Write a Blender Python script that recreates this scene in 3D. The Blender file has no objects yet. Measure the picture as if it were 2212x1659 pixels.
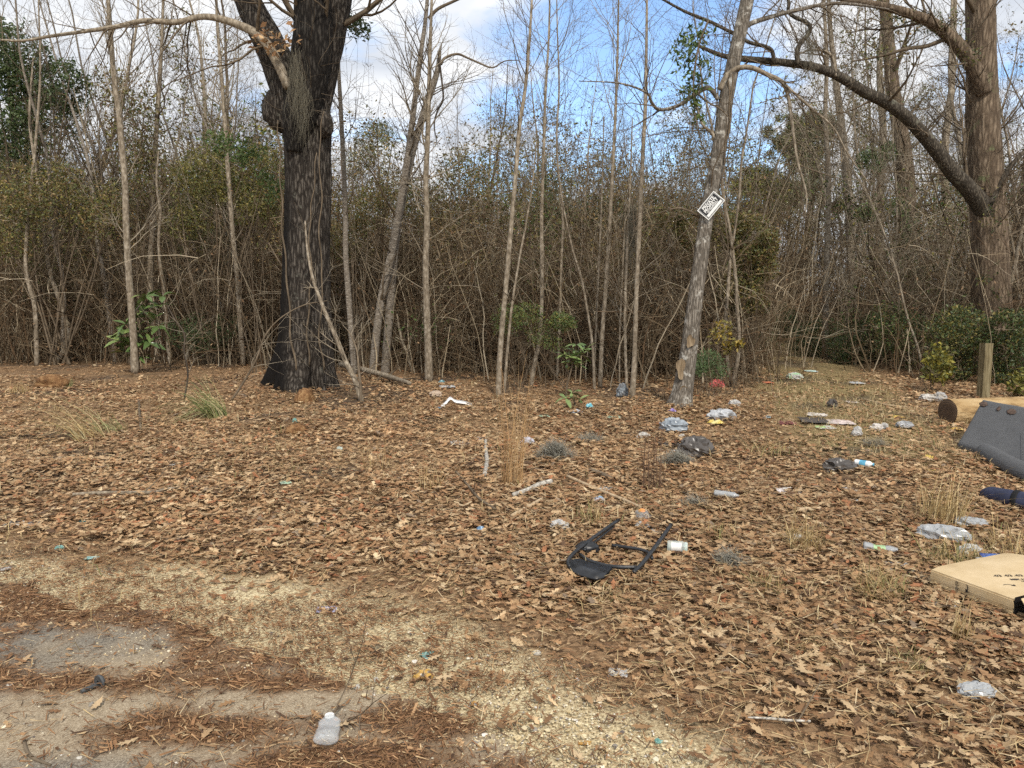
import bpy, math, random
import numpy as np
from math import radians, sin, cos, pi
from mathutils import Vector, Matrix

# ------------------------------------------------------------------ camera, sky, sun, exposure
scene = bpy.context.scene
CAM_H = 1.6
FV = 1661.6                       # focal length in units of a 2212 pixel wide frame
PITCH = radians(6.453)
cam_d = bpy.data.cameras.new('camera'); cam = bpy.data.objects.new('camera', cam_d)
scene.collection.objects.link(cam)
cam.location = (0, 0, CAM_H); cam.rotation_euler = (radians(90) - PITCH, 0, 0)
cam_d.sensor_width = 36.0; cam_d.lens = 36.0 * FV / 2212.0
cam_d.clip_start = 0.05; cam_d.clip_end = 2000
scene.camera = cam

SUN_AZ, SUN_EL = radians(168), radians(46)      # azimuth clockwise from +Y
world = bpy.data.worlds.new('World'); scene.world = world; world.use_nodes = True
wn, wl = world.node_tree.nodes, world.node_tree.links
wn.clear()
w_out = wn.new('ShaderNodeOutputWorld'); w_bg = wn.new('ShaderNodeBackground')
w_bg.inputs['Strength'].default_value = 0.15
sky = wn.new('ShaderNodeTexSky'); sky.sky_type = 'NISHITA'; sky.sun_disc = False
sky.sun_elevation = SUN_EL; sky.sun_rotation = SUN_AZ
sky.air_density = 1.0; sky.dust_density = 0.1; sky.ozone_density = 3.0
hsv = wn.new('ShaderNodeHueSaturation'); hsv.inputs['Saturation'].default_value = 1.0; hsv.inputs['Value'].default_value = 1.35; wl.new(sky.outputs[0], hsv.inputs['Color'])
tc = wn.new('ShaderNodeTexCoord')
sepd = wn.new('ShaderNodeSeparateXYZ'); wl.new(tc.outputs['Generated'], sepd.inputs[0])
zadd = wn.new('ShaderNodeMath'); zadd.operation = 'ADD'; zadd.inputs[1].default_value = 0.16
zmax = wn.new('ShaderNodeMath'); zmax.operation = 'MAXIMUM'; zmax.inputs[1].default_value = 0.02
wl.new(sepd.outputs['Z'], zadd.inputs[0]); wl.new(zadd.outputs[0], zmax.inputs[0])
dv = []
for ax in 'XY':
    m = wn.new('ShaderNodeMath'); m.operation = 'DIVIDE'
    wl.new(sepd.outputs[ax], m.inputs[0]); wl.new(zmax.outputs[0], m.inputs[1]); dv.append(m)
comb = wn.new('ShaderNodeCombineXYZ')
wl.new(dv[0].outputs[0], comb.inputs[0]); wl.new(dv[1].outputs[0], comb.inputs[1])
cn = wn.new('ShaderNodeTexNoise'); cn.inputs['Scale'].default_value = 1.7; cn.inputs['Detail'].default_value = 9
cn.inputs['Roughness'].default_value = 0.56; cn.inputs['Distortion'].default_value = 0.25
wl.new(comb.outputs[0], cn.inputs['Vector'])
# one wide break in the clouds lies ahead, low over the trees
gap_dir = Vector((0.150, 0.957, 0.262)).normalized()
dot = wn.new('ShaderNodeVectorMath'); dot.operation = 'DOT_PRODUCT'
wl.new(tc.outputs['Generated'], dot.inputs[0]); dot.inputs[1].default_value = gap_dir
gap = wn.new('ShaderNodeMapRange'); gap.interpolation_type = 'SMOOTHSTEP'
gap.inputs['From Min'].default_value = 0.968; gap.inputs['From Max'].default_value = 0.999
gap.inputs['To Min'].default_value = 0.13; gap.inputs['To Max'].default_value = -0.095
wl.new(dot.outputs['Value'], gap.inputs['Value'])
cadd = wn.new('ShaderNodeMath'); cadd.operation = 'ADD'
wl.new(cn.outputs['Fac'], cadd.inputs[0]); wl.new(gap.outputs[0], cadd.inputs[1])
cr = wn.new('ShaderNodeValToRGB')
cr.color_ramp.elements[0].position = 0.43; cr.color_ramp.elements[0].color = (0, 0, 0, 1)
cr.color_ramp.elements[1].position = 0.60; cr.color_ramp.elements[1].color = (1, 1, 1, 1)
wl.new(cadd.outputs[0], cr.inputs[0])
# cloud body: bright tops, faint grey folds
cn2 = wn.new('ShaderNodeTexNoise'); cn2.inputs['Scale'].default_value = 2.1; cn2.inputs['Detail'].default_value = 6
wl.new(comb.outputs[0], cn2.inputs['Vector'])
cc = wn.new('ShaderNodeValToRGB')
cc.color_ramp.elements[0].position = 0.34; cc.color_ramp.elements[0].color = (4.0, 4.3, 4.8, 1)
cc.color_ramp.elements[1].position = 0.62; cc.color_ramp.elements[1].color = (6.3, 6.35, 6.4, 1)
wl.new(cn2.outputs['Fac'], cc.inputs[0])
mixc = wn.new('ShaderNodeMix'); mixc.data_type = 'RGBA'
wl.new(cr.outputs[0], mixc.inputs[0]); wl.new(hsv.outputs[0], mixc.inputs[6]); wl.new(cc.outputs[0], mixc.inputs[7])
wl.new(mixc.outputs[2], w_bg.inputs['Color']); wl.new(w_bg.outputs[0], w_out.inputs['Surface'])

sun_d = bpy.data.lights.new('sun', 'SUN'); sun = bpy.data.objects.new('sun', sun_d)
scene.collection.objects.link(sun)
sun_d.energy = 3.1; sun_d.angle = radians(5); sun_d.color = (1.0, 0.93, 0.83)
sdir = Vector((sin(SUN_AZ) * cos(SUN_EL), cos(SUN_AZ) * cos(SUN_EL), sin(SUN_EL)))
sun.rotation_euler = sdir.to_track_quat('Z', 'Y').to_euler()
sun.location = sdir * 50

vs = scene.view_settings
vs.view_transform = 'Standard'; vs.look = 'None'; vs.exposure = 0.25; vs.gamma = 1.0
vs.use_curve_mapping = False
scene.cycles.max_bounces = 5; scene.cycles.diffuse_bounces = 2; scene.cycles.transparent_max_bounces = 12
scene.cycles.transmission_bounces = 6
scene.cycles.use_denoising = False
scene.cycles.use_adaptive_sampling = True; scene.cycles.adaptive_threshold = 0.03

# ------------------------------------------------------------------ geometry helpers
RNG = np.random.default_rng(11)
COL = scene.collection

def _hash(ix, iy, iz, seed):
    h = (ix * 374761393 + iy * 668265263 + iz * 2147483647 + seed * 974711) & 0xffffffff
    h = ((h ^ (h >> 13)) * 1274126177) & 0xffffffff
    h = h ^ (h >> 16)
    return (h & 0xffff) / 65535.0

def vnoise(p, seed=0):
    """value noise, 0..1, p (n,3)"""
    p = np.asarray(p, float)
    i = np.floor(p).astype(np.int64); f = p - i
    f = f * f * (3 - 2 * f)
    r = 0
    for dx in (0, 1):
        wx = f[:, 0] if dx else 1 - f[:, 0]
        for dy in (0, 1):
            wy = f[:, 1] if dy else 1 - f[:, 1]
            for dz in (0, 1):
                wz = f[:, 2] if dz else 1 - f[:, 2]
                r = r + wx * wy * wz * _hash(i[:, 0] + dx, i[:, 1] + dy, i[:, 2] + dz, seed)
    return r

def fbm(p, seed=0, oct=4, lac=2.1, gain=0.5):
    p = np.asarray(p, float); a, s, t = 1.0, 0.0, 0.0
    for k in range(oct):
        s = s + a * vnoise(p, seed + k * 17); t += a; a *= gain; p = p * lac
    return s / t

def xy3(x, y, k=1.0):
    x = np.atleast_1d(np.asarray(x, float)); y = np.atleast_1d(np.asarray(y, float))
    return np.stack([x * k, y * k, np.zeros_like(x)], -1)

def zg(x, y):
    """height of the ground"""
    sc = np.shape(x) == ()
    x = np.atleast_1d(np.asarray(x, float)); y = np.atleast_1d(np.asarray(y, float))
    far = np.clip((y - 4.2) / 4, 0, 1)
    z = (fbm(xy3(x, y, 0.45), 5, 3) - 0.5) * 0.22 * far
    z = z + (fbm(xy3(x, y, 1.7), 9, 2) - 0.5) * 0.05 * np.clip((y - 3.4) / 2, 0, 1)
    # low heap of soil below the oak, and the root mound of the oak
    z = z + 0.16 * np.exp(-(((x + 2.9) / 0.7) ** 2 + ((y - 9.6) / 0.8) ** 2))
    z = z + 0.20 * np.exp(-(((x + 4.0) / 1.1) ** 2 + ((y - 14.6) / 1.1) ** 2))
    return float(z[0]) if sc else z

SP, CP = sin(PITCH), cos(PITCH)
def ray(vx, vy):
    a, b = (vx - 1106.0) / FV, (829.5 - vy) / FV
    return np.array([a, CP + b * SP, -SP + b * CP])
def P(vx, vy, Y):
    d = ray(vx, vy); t = Y / d[1]
    return np.array([d[0] * t, Y, CAM_H + d[2] * t])
def G(vx, vy):
    d = ray(vx, vy); z = 0.0
    for _ in range(8):
        t = (z - CAM_H) / d[2]; z = zg(d[0] * t, d[1] * t)
    return np.array([d[0] * t, d[1] * t, z])
def S(v, Y):
    return v * Y / FV

def catmull(pts, n):
    pts = np.asarray(pts, float)
    if len(pts) < 3:
        t = np.linspace(0, 1, n)[:, None]
        return pts[0] * (1 - t) + pts[-1] * t
    q = np.vstack([2 * pts[0] - pts[1], pts, 2 * pts[-1] - pts[-2]])
    seg = len(pts) - 1
    u = np.linspace(0, seg, n); k = np.minimum(u.astype(int), seg - 1); t = (u - k)[:, None]
    a, b, c, d = q[k], q[k + 1], q[k + 2], q[k + 3]
    return 0.5 * (2 * b + (c - a) * t + (2 * a - 5 * b + 4 * c - d) * t ** 2 + (3 * b - a - 3 * c + d) * t ** 3)

class MB:
    """collects faces; build() links them as one mesh object"""
    def __init__(self):
        self.v, self.f, self.c, self.n = [], [], [], 0; self.tw = {}
    def add(self, v, f, col=None):
        v = np.asarray(v, float).reshape(-1, 3); f = np.asarray(f, np.int64)
        self.v.append(v); self.f.append(f + self.n); self.n += len(v)
        if col is None: col = (0.5, 0.5, 0.5)
        col = np.asarray(col, float)
        self.c.append(np.broadcast_to(col, (len(v), 3)))
        return self
    def tube(self, pts, rad, sides=6, col=None, cap=True, bumpf=None):
        pts = np.asarray(pts, float); n = len(pts)
        if sides <= 4 and bumpf is None and (col is None or np.ndim(col) == 1):
            self.tw.setdefault((n, sides), []).append((pts, np.broadcast_to(np.asarray(rad, float), (n,)), (.5, .5, .5) if col is None else col)); return self
        rad = np.broadcast_to(np.asarray(rad, float), (n,))
        t = np.gradient(pts, axis=0); t /= (np.linalg.norm(t, axis=1, keepdims=True) + 1e-12)
        u = np.cross(t[0], (1, 0, 0) if abs(t[0][0]) < 0.7 else (0, 1, 0)); u /= np.linalg.norm(u)
        U = np.empty((n, 3)); U[0] = u
        for i in range(1, n):
            u = u - t[i] * np.dot(u, t[i]); u = u / (np.linalg.norm(u) + 1e-12); U[i] = u
        W = np.cross(t, U)
        a = np.linspace(0, 2 * pi, sides, endpoint=False)
        ring = np.cos(a)[None, :, None] * U[:, None, :] + np.sin(a)[None, :, None] * W[:, None, :]
        R = rad[:, None] * np.ones((1, sides))
        if bumpf is not None: R = bumpf(R, a, pts)
        v = (pts[:, None, :] + ring * R[:, :, None]).reshape(-1, 3)
        i = np.arange(n - 1)[:, None] * sides; j = np.arange(sides)[None, :]; j2 = (j + 1) % sides
        f = np.stack([i + j, i + j2, i + sides + j2, i + sides + j], -1).reshape(-1, 4)
        self.add(v, f, col if col is None or np.ndim(col) == 1 else np.repeat(col, sides, 0))
        if cap:
            b = self.n - n * sides
            for k0, ctr, fl in ((0, pts[0], True), ((n - 1) * sides, pts[-1], False)):
                self.add([ctr], np.zeros((0, 4), int), col if col is None or np.ndim(col) == 1 else col[0])
                ci = self.n - 1
                ff = [(b + k0 + k, b + k0 + (k + 1) % sides, ci) if not fl else (b + k0 + (k + 1) % sides, b + k0 + k, ci) for k in range(sides)]
                self.f.append(np.array(ff))
        return self
    def box(self, c, half, R=None, col=None):
        s = np.array([[x, y, z] for x in (-1, 1) for y in (-1, 1) for z in (-1, 1)], float) * np.asarray(half)
        if R is not None: s = s @ np.asarray(R).T
        f = [(0, 1, 3, 2), (4, 6, 7, 5), (0, 4, 5, 1), (2, 3, 7, 6), (0, 2, 6, 4), (1, 5, 7, 3)]
        return self.add(s + np.asarray(c), f, col)
    def flush(self):
        """all thin twigs of equal length at once"""
        for (n, sides), rows in self.tw.items():
            Pp = np.array([r[0] for r in rows]); R = np.array([r[1] for r in rows]); Cc = np.array([r[2] for r in rows], float); m = len(rows)
            t = np.gradient(Pp, axis=1); t /= np.linalg.norm(t, axis=2, keepdims=True) + 1e-12
            mt = t.mean(1); ref = np.zeros((m, 3)); ref[np.arange(m), np.argmin(np.abs(mt), axis=1)] = 1
            U = np.cross(t, ref[:, None, :]); U /= np.linalg.norm(U, axis=2, keepdims=True) + 1e-9; Wv = np.cross(t, U)
            a = np.linspace(0, 2 * pi, sides, endpoint=False)
            v = Pp[:, :, None, :] + (np.cos(a)[None, None, :, None] * U[:, :, None, :] + np.sin(a)[None, None, :, None] * Wv[:, :, None, :]) * R[:, :, None, None]
            i = np.arange(n - 1)[:, None] * sides; j = np.arange(sides)[None, :]; j2 = (j + 1) % sides
            f = np.stack([i + j, i + j2, i + sides + j2, i + sides + j], -1).reshape(-1, 4)
            f = (f[None] + (np.arange(m) * n * sides)[:, None, None]).reshape(-1, 4)
            self.add(v.reshape(-1, 3), f, np.repeat(Cc, n * sides, 0))
        self.tw = {}
    def mesh(self, name, mat, origin=(0, 0, 0), smooth=True):
        self.flush()
        me = bpy.data.meshes.new(name)
        v = (np.vstack(self.v) - np.asarray(origin)).astype(np.float32)
        me.vertices.add(len(v)); me.vertices.foreach_set('co', v.ravel())
        fs = [f for f in self.f if len(f)]
        loops = np.concatenate([f.ravel() for f in fs]).astype(np.int32)
        tot = np.concatenate([np.full(len(f), f.shape[1]) for f in fs]).astype(np.int32)
        start = np.concatenate([[0], np.cumsum(tot)[:-1]]).astype(np.int32)
        me.loops.add(len(loops)); me.loops.foreach_set('vertex_index', loops)
        me.polygons.add(len(tot)); me.polygons.foreach_set('loop_start', start)
        try: me.polygons.foreach_set('loop_total', tot)
        except Exception: pass
        me.polygons.foreach_set('use_smooth', np.full(len(tot), bool(smooth)))
        c = np.vstack(self.c).astype(np.float32)
        at = me.color_attributes.new('Col', 'FLOAT_COLOR', 'POINT')
        at.data.foreach_set('color', np.hstack([c, np.ones((len(c), 1), np.float32)]).ravel())
        me.update(calc_edges=True); me.validate()
        if mat is not None: me.materials.append(mat)
        return me
    def build(self, name, mat, parent=None, origin=None, smooth=True):
        if origin is None:
            origin = np.zeros(3); q_ = parent
            while q_ is not None: origin = origin + np.array(q_.location); q_ = q_.parent
        o = bpy.data.objects.new(name, self.mesh(name, mat, origin, smooth)); COL.objects.link(o)
        if parent is not None: o.parent = parent
        else: o.location = origin
        return o

def tag(o, label, cat, group=None):
    o['label'] = label; o['category'] = cat
    if group: o['group'] = group
    return o
def kind(o, k, label=None):
    o['kind'] = k
    if label: o['label'] = label
    return o
def thing(name, label, cat, loc, group=None):
    o = bpy.data.objects.new(name, None); COL.objects.link(o)
    o.location = [float(q) for q in loc]; o.empty_display_size = 0.1
    return tag(o, label, cat, group)
def copy_thing(root, loc, rz, scale, label, group):
    r = root.copy(); COL.objects.link(r); r.location = loc; r.rotation_euler = (0, 0, rz); r.scale = scale
    r['label'] = label; r['group'] = group
    for ch in root.children:
        if ch is r: continue
        c = ch.copy(); COL.objects.link(c); c.parent = r
    return r

# ------------------------------------------------------------------ materials
def mat_new(name):
    m = bpy.data.materials.new(name); m.use_nodes = True
    nt = m.node_tree; b = nt.nodes['Principled BSDF']
    return m, nt, b
def ramp(nt, stops):
    r = nt.nodes.new('ShaderNodeValToRGB'); e = r.color_ramp.elements
    while len(e) < len(stops): e.new(0.5)
    for el, (p, c) in zip(e, stops): el.position = p; el.color = (*c, 1)
    return r
def noise(nt, scale, detail=4, rough=0.55, vec=None, stretch=None):
    n = nt.nodes.new('ShaderNodeTexNoise'); n.inputs['Scale'].default_value = scale
    n.inputs['Detail'].default_value = detail; n.inputs['Roughness'].default_value = rough
    t = nt.nodes.new('ShaderNodeTexCoord'); src = t.outputs['Object']
    if stretch:
        mp = nt.nodes.new('ShaderNodeMapping'); mp.inputs['Scale'].default_value = stretch
        nt.links.new(src, mp.inputs[0]); src = mp.outputs[0]
    nt.links.new(src, n.inputs['Vector'])
    return n
def bump(nt, b, h, strength=0.4, dist=0.02):
    bp = nt.nodes.new('ShaderNodeBump'); bp.inputs['Strength'].default_value = strength
    bp.inputs['Distance'].default_value = dist
    nt.links.new(h, bp.inputs['Height']); nt.links.new(bp.outputs[0], b.inputs['Normal'])

def mat_noise(name, stops, scale=6, rough=0.9, stretch=None, bstr=0.4, bdist=0.01, bscale=None, spec=0.2, detail=5):
    m, nt, b = mat_new(name)
    n = noise(nt, scale, detail, 0.6, stretch=stretch); r = ramp(nt, stops)
    nt.links.new(n.outputs['Fac'], r.inputs[0]); nt.links.new(r.outputs[0], b.inputs['Base Color'])
    b.inputs['Roughness'].default_value = rough; b.inputs['Specular IOR Level'].default_value = spec
    if bstr:
        n2 = noise(nt, bscale or scale * 3, 4, 0.6, stretch=stretch); bump(nt, b, n2.outputs['Fac'], bstr, bdist)
    return m
def mat_bark(name, stops, ridge_scale, rough=0.95, bdist=0.02, patches=None):
    """furrowed bark: stretched voronoi ridges with lichen patches"""
    m, nt, b = mat_new(name)
    t = nt.nodes.new('ShaderNodeTexCoord'); mp = nt.nodes.new('ShaderNodeMapping')
    mp.inputs['Scale'].default_value = (1, 1, 0.16); nt.links.new(t.outputs['Object'], mp.inputs[0])
    dn = noise(nt, 3.0, 3); mixv = nt.nodes.new('ShaderNodeMix'); mixv.data_type = 'VECTOR'; mixv.inputs[0].default_value = 0.06
    nt.links.new(mp.outputs[0], mixv.inputs[4]); nt.links.new(dn.outputs['Color'], mixv.inputs[5])
    vo = nt.nodes.new('ShaderNodeTexVoronoi'); vo.feature = 'DISTANCE_TO_EDGE'; vo.inputs['Scale'].default_value = ridge_scale
    nt.links.new(mixv.outputs[1], vo.inputs['Vector'])
    n = noise(nt, ridge_scale * 1.3, 6, 0.65, stretch=(1, 1, 0.35))
    ad = nt.nodes.new('ShaderNodeMath'); ad.operation = 'MULTIPLY_ADD'; ad.inputs[1].default_value = 1.1
    nt.links.new(vo.outputs['Distance'], ad.inputs[0])
    ml = nt.nodes.new('ShaderNodeMath'); ml.operation = 'MULTIPLY'; ml.inputs[1].default_value = 0.75
    nt.links.new(n.outputs['Fac'], ml.inputs[0]); nt.links.new(ml.outputs[0], ad.inputs[2])
    r = ramp(nt, stops); nt.links.new(ad.outputs[0], r.inputs[0]); out = r.outputs[0]
    if patches:
        pn = noise(nt, patches[1], 5, 0.7); pr = ramp(nt, [(patches[2], (0, 0, 0)), (patches[2] + 0.1, (1, 1, 1))])
        nt.links.new(pn.outputs['Fac'], pr.inputs[0])
        mx = nt.nodes.new('ShaderNodeMix'); mx.data_type = 'RGBA'; mx.inputs[7].default_value = (*patches[0], 1)
        nt.links.new(pr.outputs[0], mx.inputs[0]); nt.links.new(out, mx.inputs[6]); out = mx.outputs[2]
    nt.links.new(out, b.inputs['Base Color'])
    b.inputs['Roughness'].default_value = rough; b.inputs['Specular IOR Level'].default_value = 0.15
    bump(nt, b, ad.outputs[0], 0.9, bdist)
    return m
def darken_flank(m, col, lo, hi):
    """mixes a dark colour over the low-x flank of the bark, with a noisy edge"""
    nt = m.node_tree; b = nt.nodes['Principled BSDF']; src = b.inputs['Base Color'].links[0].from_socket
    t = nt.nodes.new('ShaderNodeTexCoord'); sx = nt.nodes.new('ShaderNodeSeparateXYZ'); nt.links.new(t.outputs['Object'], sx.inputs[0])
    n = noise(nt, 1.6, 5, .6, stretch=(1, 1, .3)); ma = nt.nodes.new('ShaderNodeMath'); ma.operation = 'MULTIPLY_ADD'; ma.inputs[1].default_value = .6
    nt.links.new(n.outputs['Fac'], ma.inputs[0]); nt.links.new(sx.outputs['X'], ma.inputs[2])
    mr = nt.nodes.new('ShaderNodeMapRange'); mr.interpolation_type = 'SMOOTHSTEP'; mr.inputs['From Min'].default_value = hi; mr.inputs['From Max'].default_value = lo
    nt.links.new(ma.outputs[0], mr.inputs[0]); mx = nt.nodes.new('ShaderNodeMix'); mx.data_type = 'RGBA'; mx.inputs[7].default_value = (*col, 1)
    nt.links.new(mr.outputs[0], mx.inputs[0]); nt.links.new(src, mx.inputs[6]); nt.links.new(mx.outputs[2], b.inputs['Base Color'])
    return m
def mat_attr(name, rough=0.85, transl=0.0, spec=0.2, nscale=0, namp=0.25):
    """base colour from the piece's own colour attribute, faint mottling"""
    m, nt, b = mat_new(name)
    a = nt.nodes.new('ShaderNodeAttribute'); a.attribute_name = 'Col'; out = a.outputs['Color']
    if nscale:
        n = noise(nt, nscale, 4); mr = nt.nodes.new('ShaderNodeMapRange')
        mr.inputs['From Min'].default_value = 0.3; mr.inputs['From Max'].default_value = 0.7
        mr.inputs['To Min'].default_value = 1 - namp; mr.inputs['To Max'].default_value = 1 + namp
        nt.links.new(n.outputs['Fac'], mr.inputs[0])
        mu = nt.nodes.new('ShaderNodeVectorMath'); mu.operation = 'SCALE'
        nt.links.new(out, mu.inputs[0]); nt.links.new(mr.outputs[0], mu.inputs['Scale']); out = mu.outputs[0]
    nt.links.new(out, b.inputs['Base Color'])
    b.inputs['Roughness'].default_value = rough; b.inputs['Specular IOR Level'].default_value = spec
    if transl:
        tr = nt.nodes.new('ShaderNodeBsdfTranslucent'); mx = nt.nodes.new('ShaderNodeMixShader')
        mx.inputs[0].default_value = transl; nt.links.new(out, tr.inputs[0])
        nt.links.new(b.outputs[0], mx.inputs[1]); nt.links.new(tr.outputs[0], mx.inputs[2])
        nt.links.new(mx.outputs[0], nt.nodes['Material Output'].inputs['Surface'])
    return m
def mat_plain(name, col, rough=0.6, spec=0.4, nscale=8, var=0.2, bstr=0.0, metal=0.0):
    m, nt, b = mat_new(name)
    n = noise(nt, nscale, 4); c = np.array(col)
    r = ramp(nt, [(0.3, tuple(np.clip(c * (1 - var), 0, 1))), (0.7, tuple(np.clip(c * (1 + var), 0, 1)))])
    nt.links.new(n.outputs['Fac'], r.inputs[0]); nt.links.new(r.outputs[0], b.inputs['Base Color'])
    b.inputs['Roughness'].default_value = rough; b.inputs['Specular IOR Level'].default_value = spec; b.inputs['Metallic'].default_value = metal
    if bstr:
        n2 = noise(nt, nscale * 4, 3); bump(nt, b, n2.outputs['Fac'], bstr, 0.005)
    return m
def mat_clear(name, tint=(0.9, 0.93, 0.95), clear=0.6, rough=0.12):
    """thin clear plastic: part see-through, part glossy"""
    m, nt, b = mat_new(name)
    b.inputs['Base Color'].default_value = (*tint, 1); b.inputs['Roughness'].default_value = rough
    b.inputs['Specular IOR Level'].default_value = 0.7
    tr = nt.nodes.new('ShaderNodeBsdfTransparent'); tr.inputs[0].default_value = (*tint, 1)
    mx = nt.nodes.new('ShaderNodeMixShader'); mx.inputs[0].default_value = clear
    nt.links.new(b.outputs[0], mx.inputs[1]); nt.links.new(tr.outputs[0], mx.inputs[2])
    nt.links.new(mx.outputs[0], nt.nodes['Material Output'].inputs['Surface'])
    return m

M = {}
M['oak'] = mat_bark('dark_oak_bark', [(0.25, (0.010, 0.008, 0.0065)), (0.5, (0.034, 0.028, 0.023)), (0.75, (0.115, 0.10, 0.083))], 24, bdist=0.03, patches=((0.11, 0.105, 0.085), 9, 0.60))
M['oakblack'] = mat_bark('black_oak_bark', [(0.25, (0.006, 0.005, 0.0045)), (0.5, (0.016, 0.0135, 0.0115)), (0.75, (0.05, 0.044, 0.037))], 24, bdist=0.03)  # darker bark colour for the front limb of the oak
M['limbbark'] = mat_bark('dark_limb_bark', [(0.25, (0.018, 0.015, 0.011)), (0.5, (0.052, 0.043, 0.033)), (0.75, (0.14, 0.12, 0.092))], 30, bdist=0.012, patches=((0.15, 0.145, 0.11), 6, 0.58))
M['bigbark'] = mat_bark('brown_bark', [(0.25, (0.055, 0.04, 0.028)), (0.5, (0.12, 0.088, 0.06)), (0.8, (0.24, 0.185, 0.13))], 16, bdist=0.03, patches=((0.13, 0.14, 0.07), 3, 0.60))
M['leanbark'] = mat_bark('grey_bark', [(0.25, (0.05, 0.042, 0.033)), (0.5, (0.13, 0.112, 0.09)), (0.8, (0.27, 0.24, 0.20))], 34, bdist=0.008, patches=((0.45, 0.43, 0.38), 7, 0.56))
M['sapbark'] = mat_noise('pale_sapling_bark', [(0.28, (0.09, 0.07, 0.047)), (0.5, (0.22, 0.18, 0.13)), (0.72, (0.42, 0.365, 0.285))], 22, stretch=(1, 1, 0.5), bstr=0.5, bdist=0.004, bscale=40)
M['cherry'] = mat_noise('banded_bark', [(0.3, (0.09, 0.072, 0.055)), (0.52, (0.20, 0.17, 0.135)), (0.7, (0.42, 0.38, 0.32))], 22, stretch=(0.6, 0.6, 3.0), bstr=0.6, bdist=0.004)
M['twig'] = mat_noise('grey_brown_twig', [(0.3, (0.07, 0.052, 0.034)), (0.7, (0.19, 0.147, 0.10))], 5, bstr=0)
M['twigpale'] = mat_noise('pale_twig', [(0.3, (0.15, 0.122, 0.085)), (0.7, (0.36, 0.305, 0.225))], 4, bstr=0)
M['twigdark'] = mat_noise('dark_twig', [(0.3, (0.03, 0.024, 0.018)), (0.7, (0.09, 0.07, 0.052))], 4, bstr=0)
M['leafmix'] = mat_attr('dead_leaf', 0.72, 0.12, 0.25, 30, 0.25)
M['foliage'] = mat_attr('green_foliage', 0.5, 0.28, 0.4)
M['magnolia'] = mat_attr('glossy_leaf', 0.32, 0.15, 0.5)
M['grass'] = mat_attr('grass_blade', 0.7, 0.25, 0.2)
M['brushattr'] = mat_attr('brush_twig', 0.9, 0.0, 0.1)
M['attr'] = mat_attr('coloured_surface', 0.75, 0.0, 0.3, 25, 0.12)
M['attrgloss'] = mat_attr('coloured_plastic', 0.35, 0.0, 0.5, 25, 0.1)
M['moss'] = mat_attr('grey_moss', 0.95, 0.15, 0.1)
M['clear'] = mat_clear('clear_plastic', (.92, .94, .95), .8, .08)
M['glass'] = mat_clear('jar_glass', (0.88, 0.95, 0.92), 0.7, 0.05)
# ------------------------------------------------------------------ ground zones (all in world metres)
def poly_world(vpts): return np.array([G(x, y)[:2] for x, y in vpts])
# northern edge of the pavement, of the sandy verge, and the near edge of the deep leaf litter
EDGE_ROAD = poly_world([(-500, 1235), (0, 1268), (330, 1330), (560, 1395), (800, 1475), (1010, 1560), (1180, 1659), (1350, 1800)])
EDGE_SAND = poly_world([(-500, 1145), (0, 1175), (420, 1205), (760, 1260), (1050, 1345), (1280, 1445), (1500, 1530), (1750, 1630), (2100, 1780)])
EDGE_LEAF = poly_world([(-500, 1140), (0, 1175), (330, 1210), (640, 1245), (900, 1290), (1080, 1350), (1260, 1420), (1420, 1500), (1600, 1570), (1800, 1650), (2150, 1780)])
def sdist(poly, x, y):
    """signed distance to a polyline, positive on the camera side"""
    x = np.atleast_1d(x); y = np.atleast_1d(y); best = np.full(x.shape, 1e9); sg = np.zeros(x.shape)
    for a, b in zip(poly[:-1], poly[1:]):
        d = b - a; L2 = d @ d
        t = np.clip(((x - a[0]) * d[0] + (y - a[1]) * d[1]) / L2, 0, 1)
        qx, qy = x - a[0] - t * d[0], y - a[1] - t * d[1]
        r = np.hypot(qx, qy); s = np.sign(d[0] * (y - a[1]) - d[1] * (x - a[0]))
        k = r < best; best = np.where(k, r, best); sg = np.where(k, s, sg)
    return -best * sg
def wob(x, y, k, amp, seed): return (fbm(xy3(x, y, k), seed, 4) - 0.5) * 2 * amp
def near(y): return np.clip((y - 1.6) / 3.4, .3, 1)      # edges wander less where the verge narrows
DUFF = [(60, 1300, 420, 38), (480, 1335, 420, 34), (130, 1475, 230, 40), (420, 1580, 300, 40), (760, 1420, 260, 40),
        (930, 1560, 190, 38), (760, 1650, 200, 40), (640, 1480, 240, 22), (1010, 1480, 130, 22)]
DUFFW = []
for vx, vy, rx, ry in DUFF:
    c = G(vx, vy); DUFFW.append((c[0], c[1], np.linalg.norm(G(vx + rx, vy) - c), abs(G(vx, vy - ry)[1] - c[1])))
def duff(x, y):
    m = np.zeros(np.shape(x))
    for cx, cy, rx, ry in DUFFW:
        m = np.maximum(m, 1.25 - np.hypot((x - cx) / rx, (y - cy) / ry))
    return np.clip((m * .9 + wob(x, y, 2.2, 0.8, 31) + wob(x, y, 11, 0.55, 33) + 0.10) * 1.5, 0, 1)
def path_grass(x, y):
    cx = 4.3 + (y - 9) * 0.285
    g = np.clip(1.3 - abs(x - cx) / 1.3, 0, 1) * np.clip((y - 6.5) / 2, 0, 1)
    return np.clip(g * 1.5 - 0.2 + wob(x, y, 0.9, 0.7, 77), 0, 1)

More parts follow.
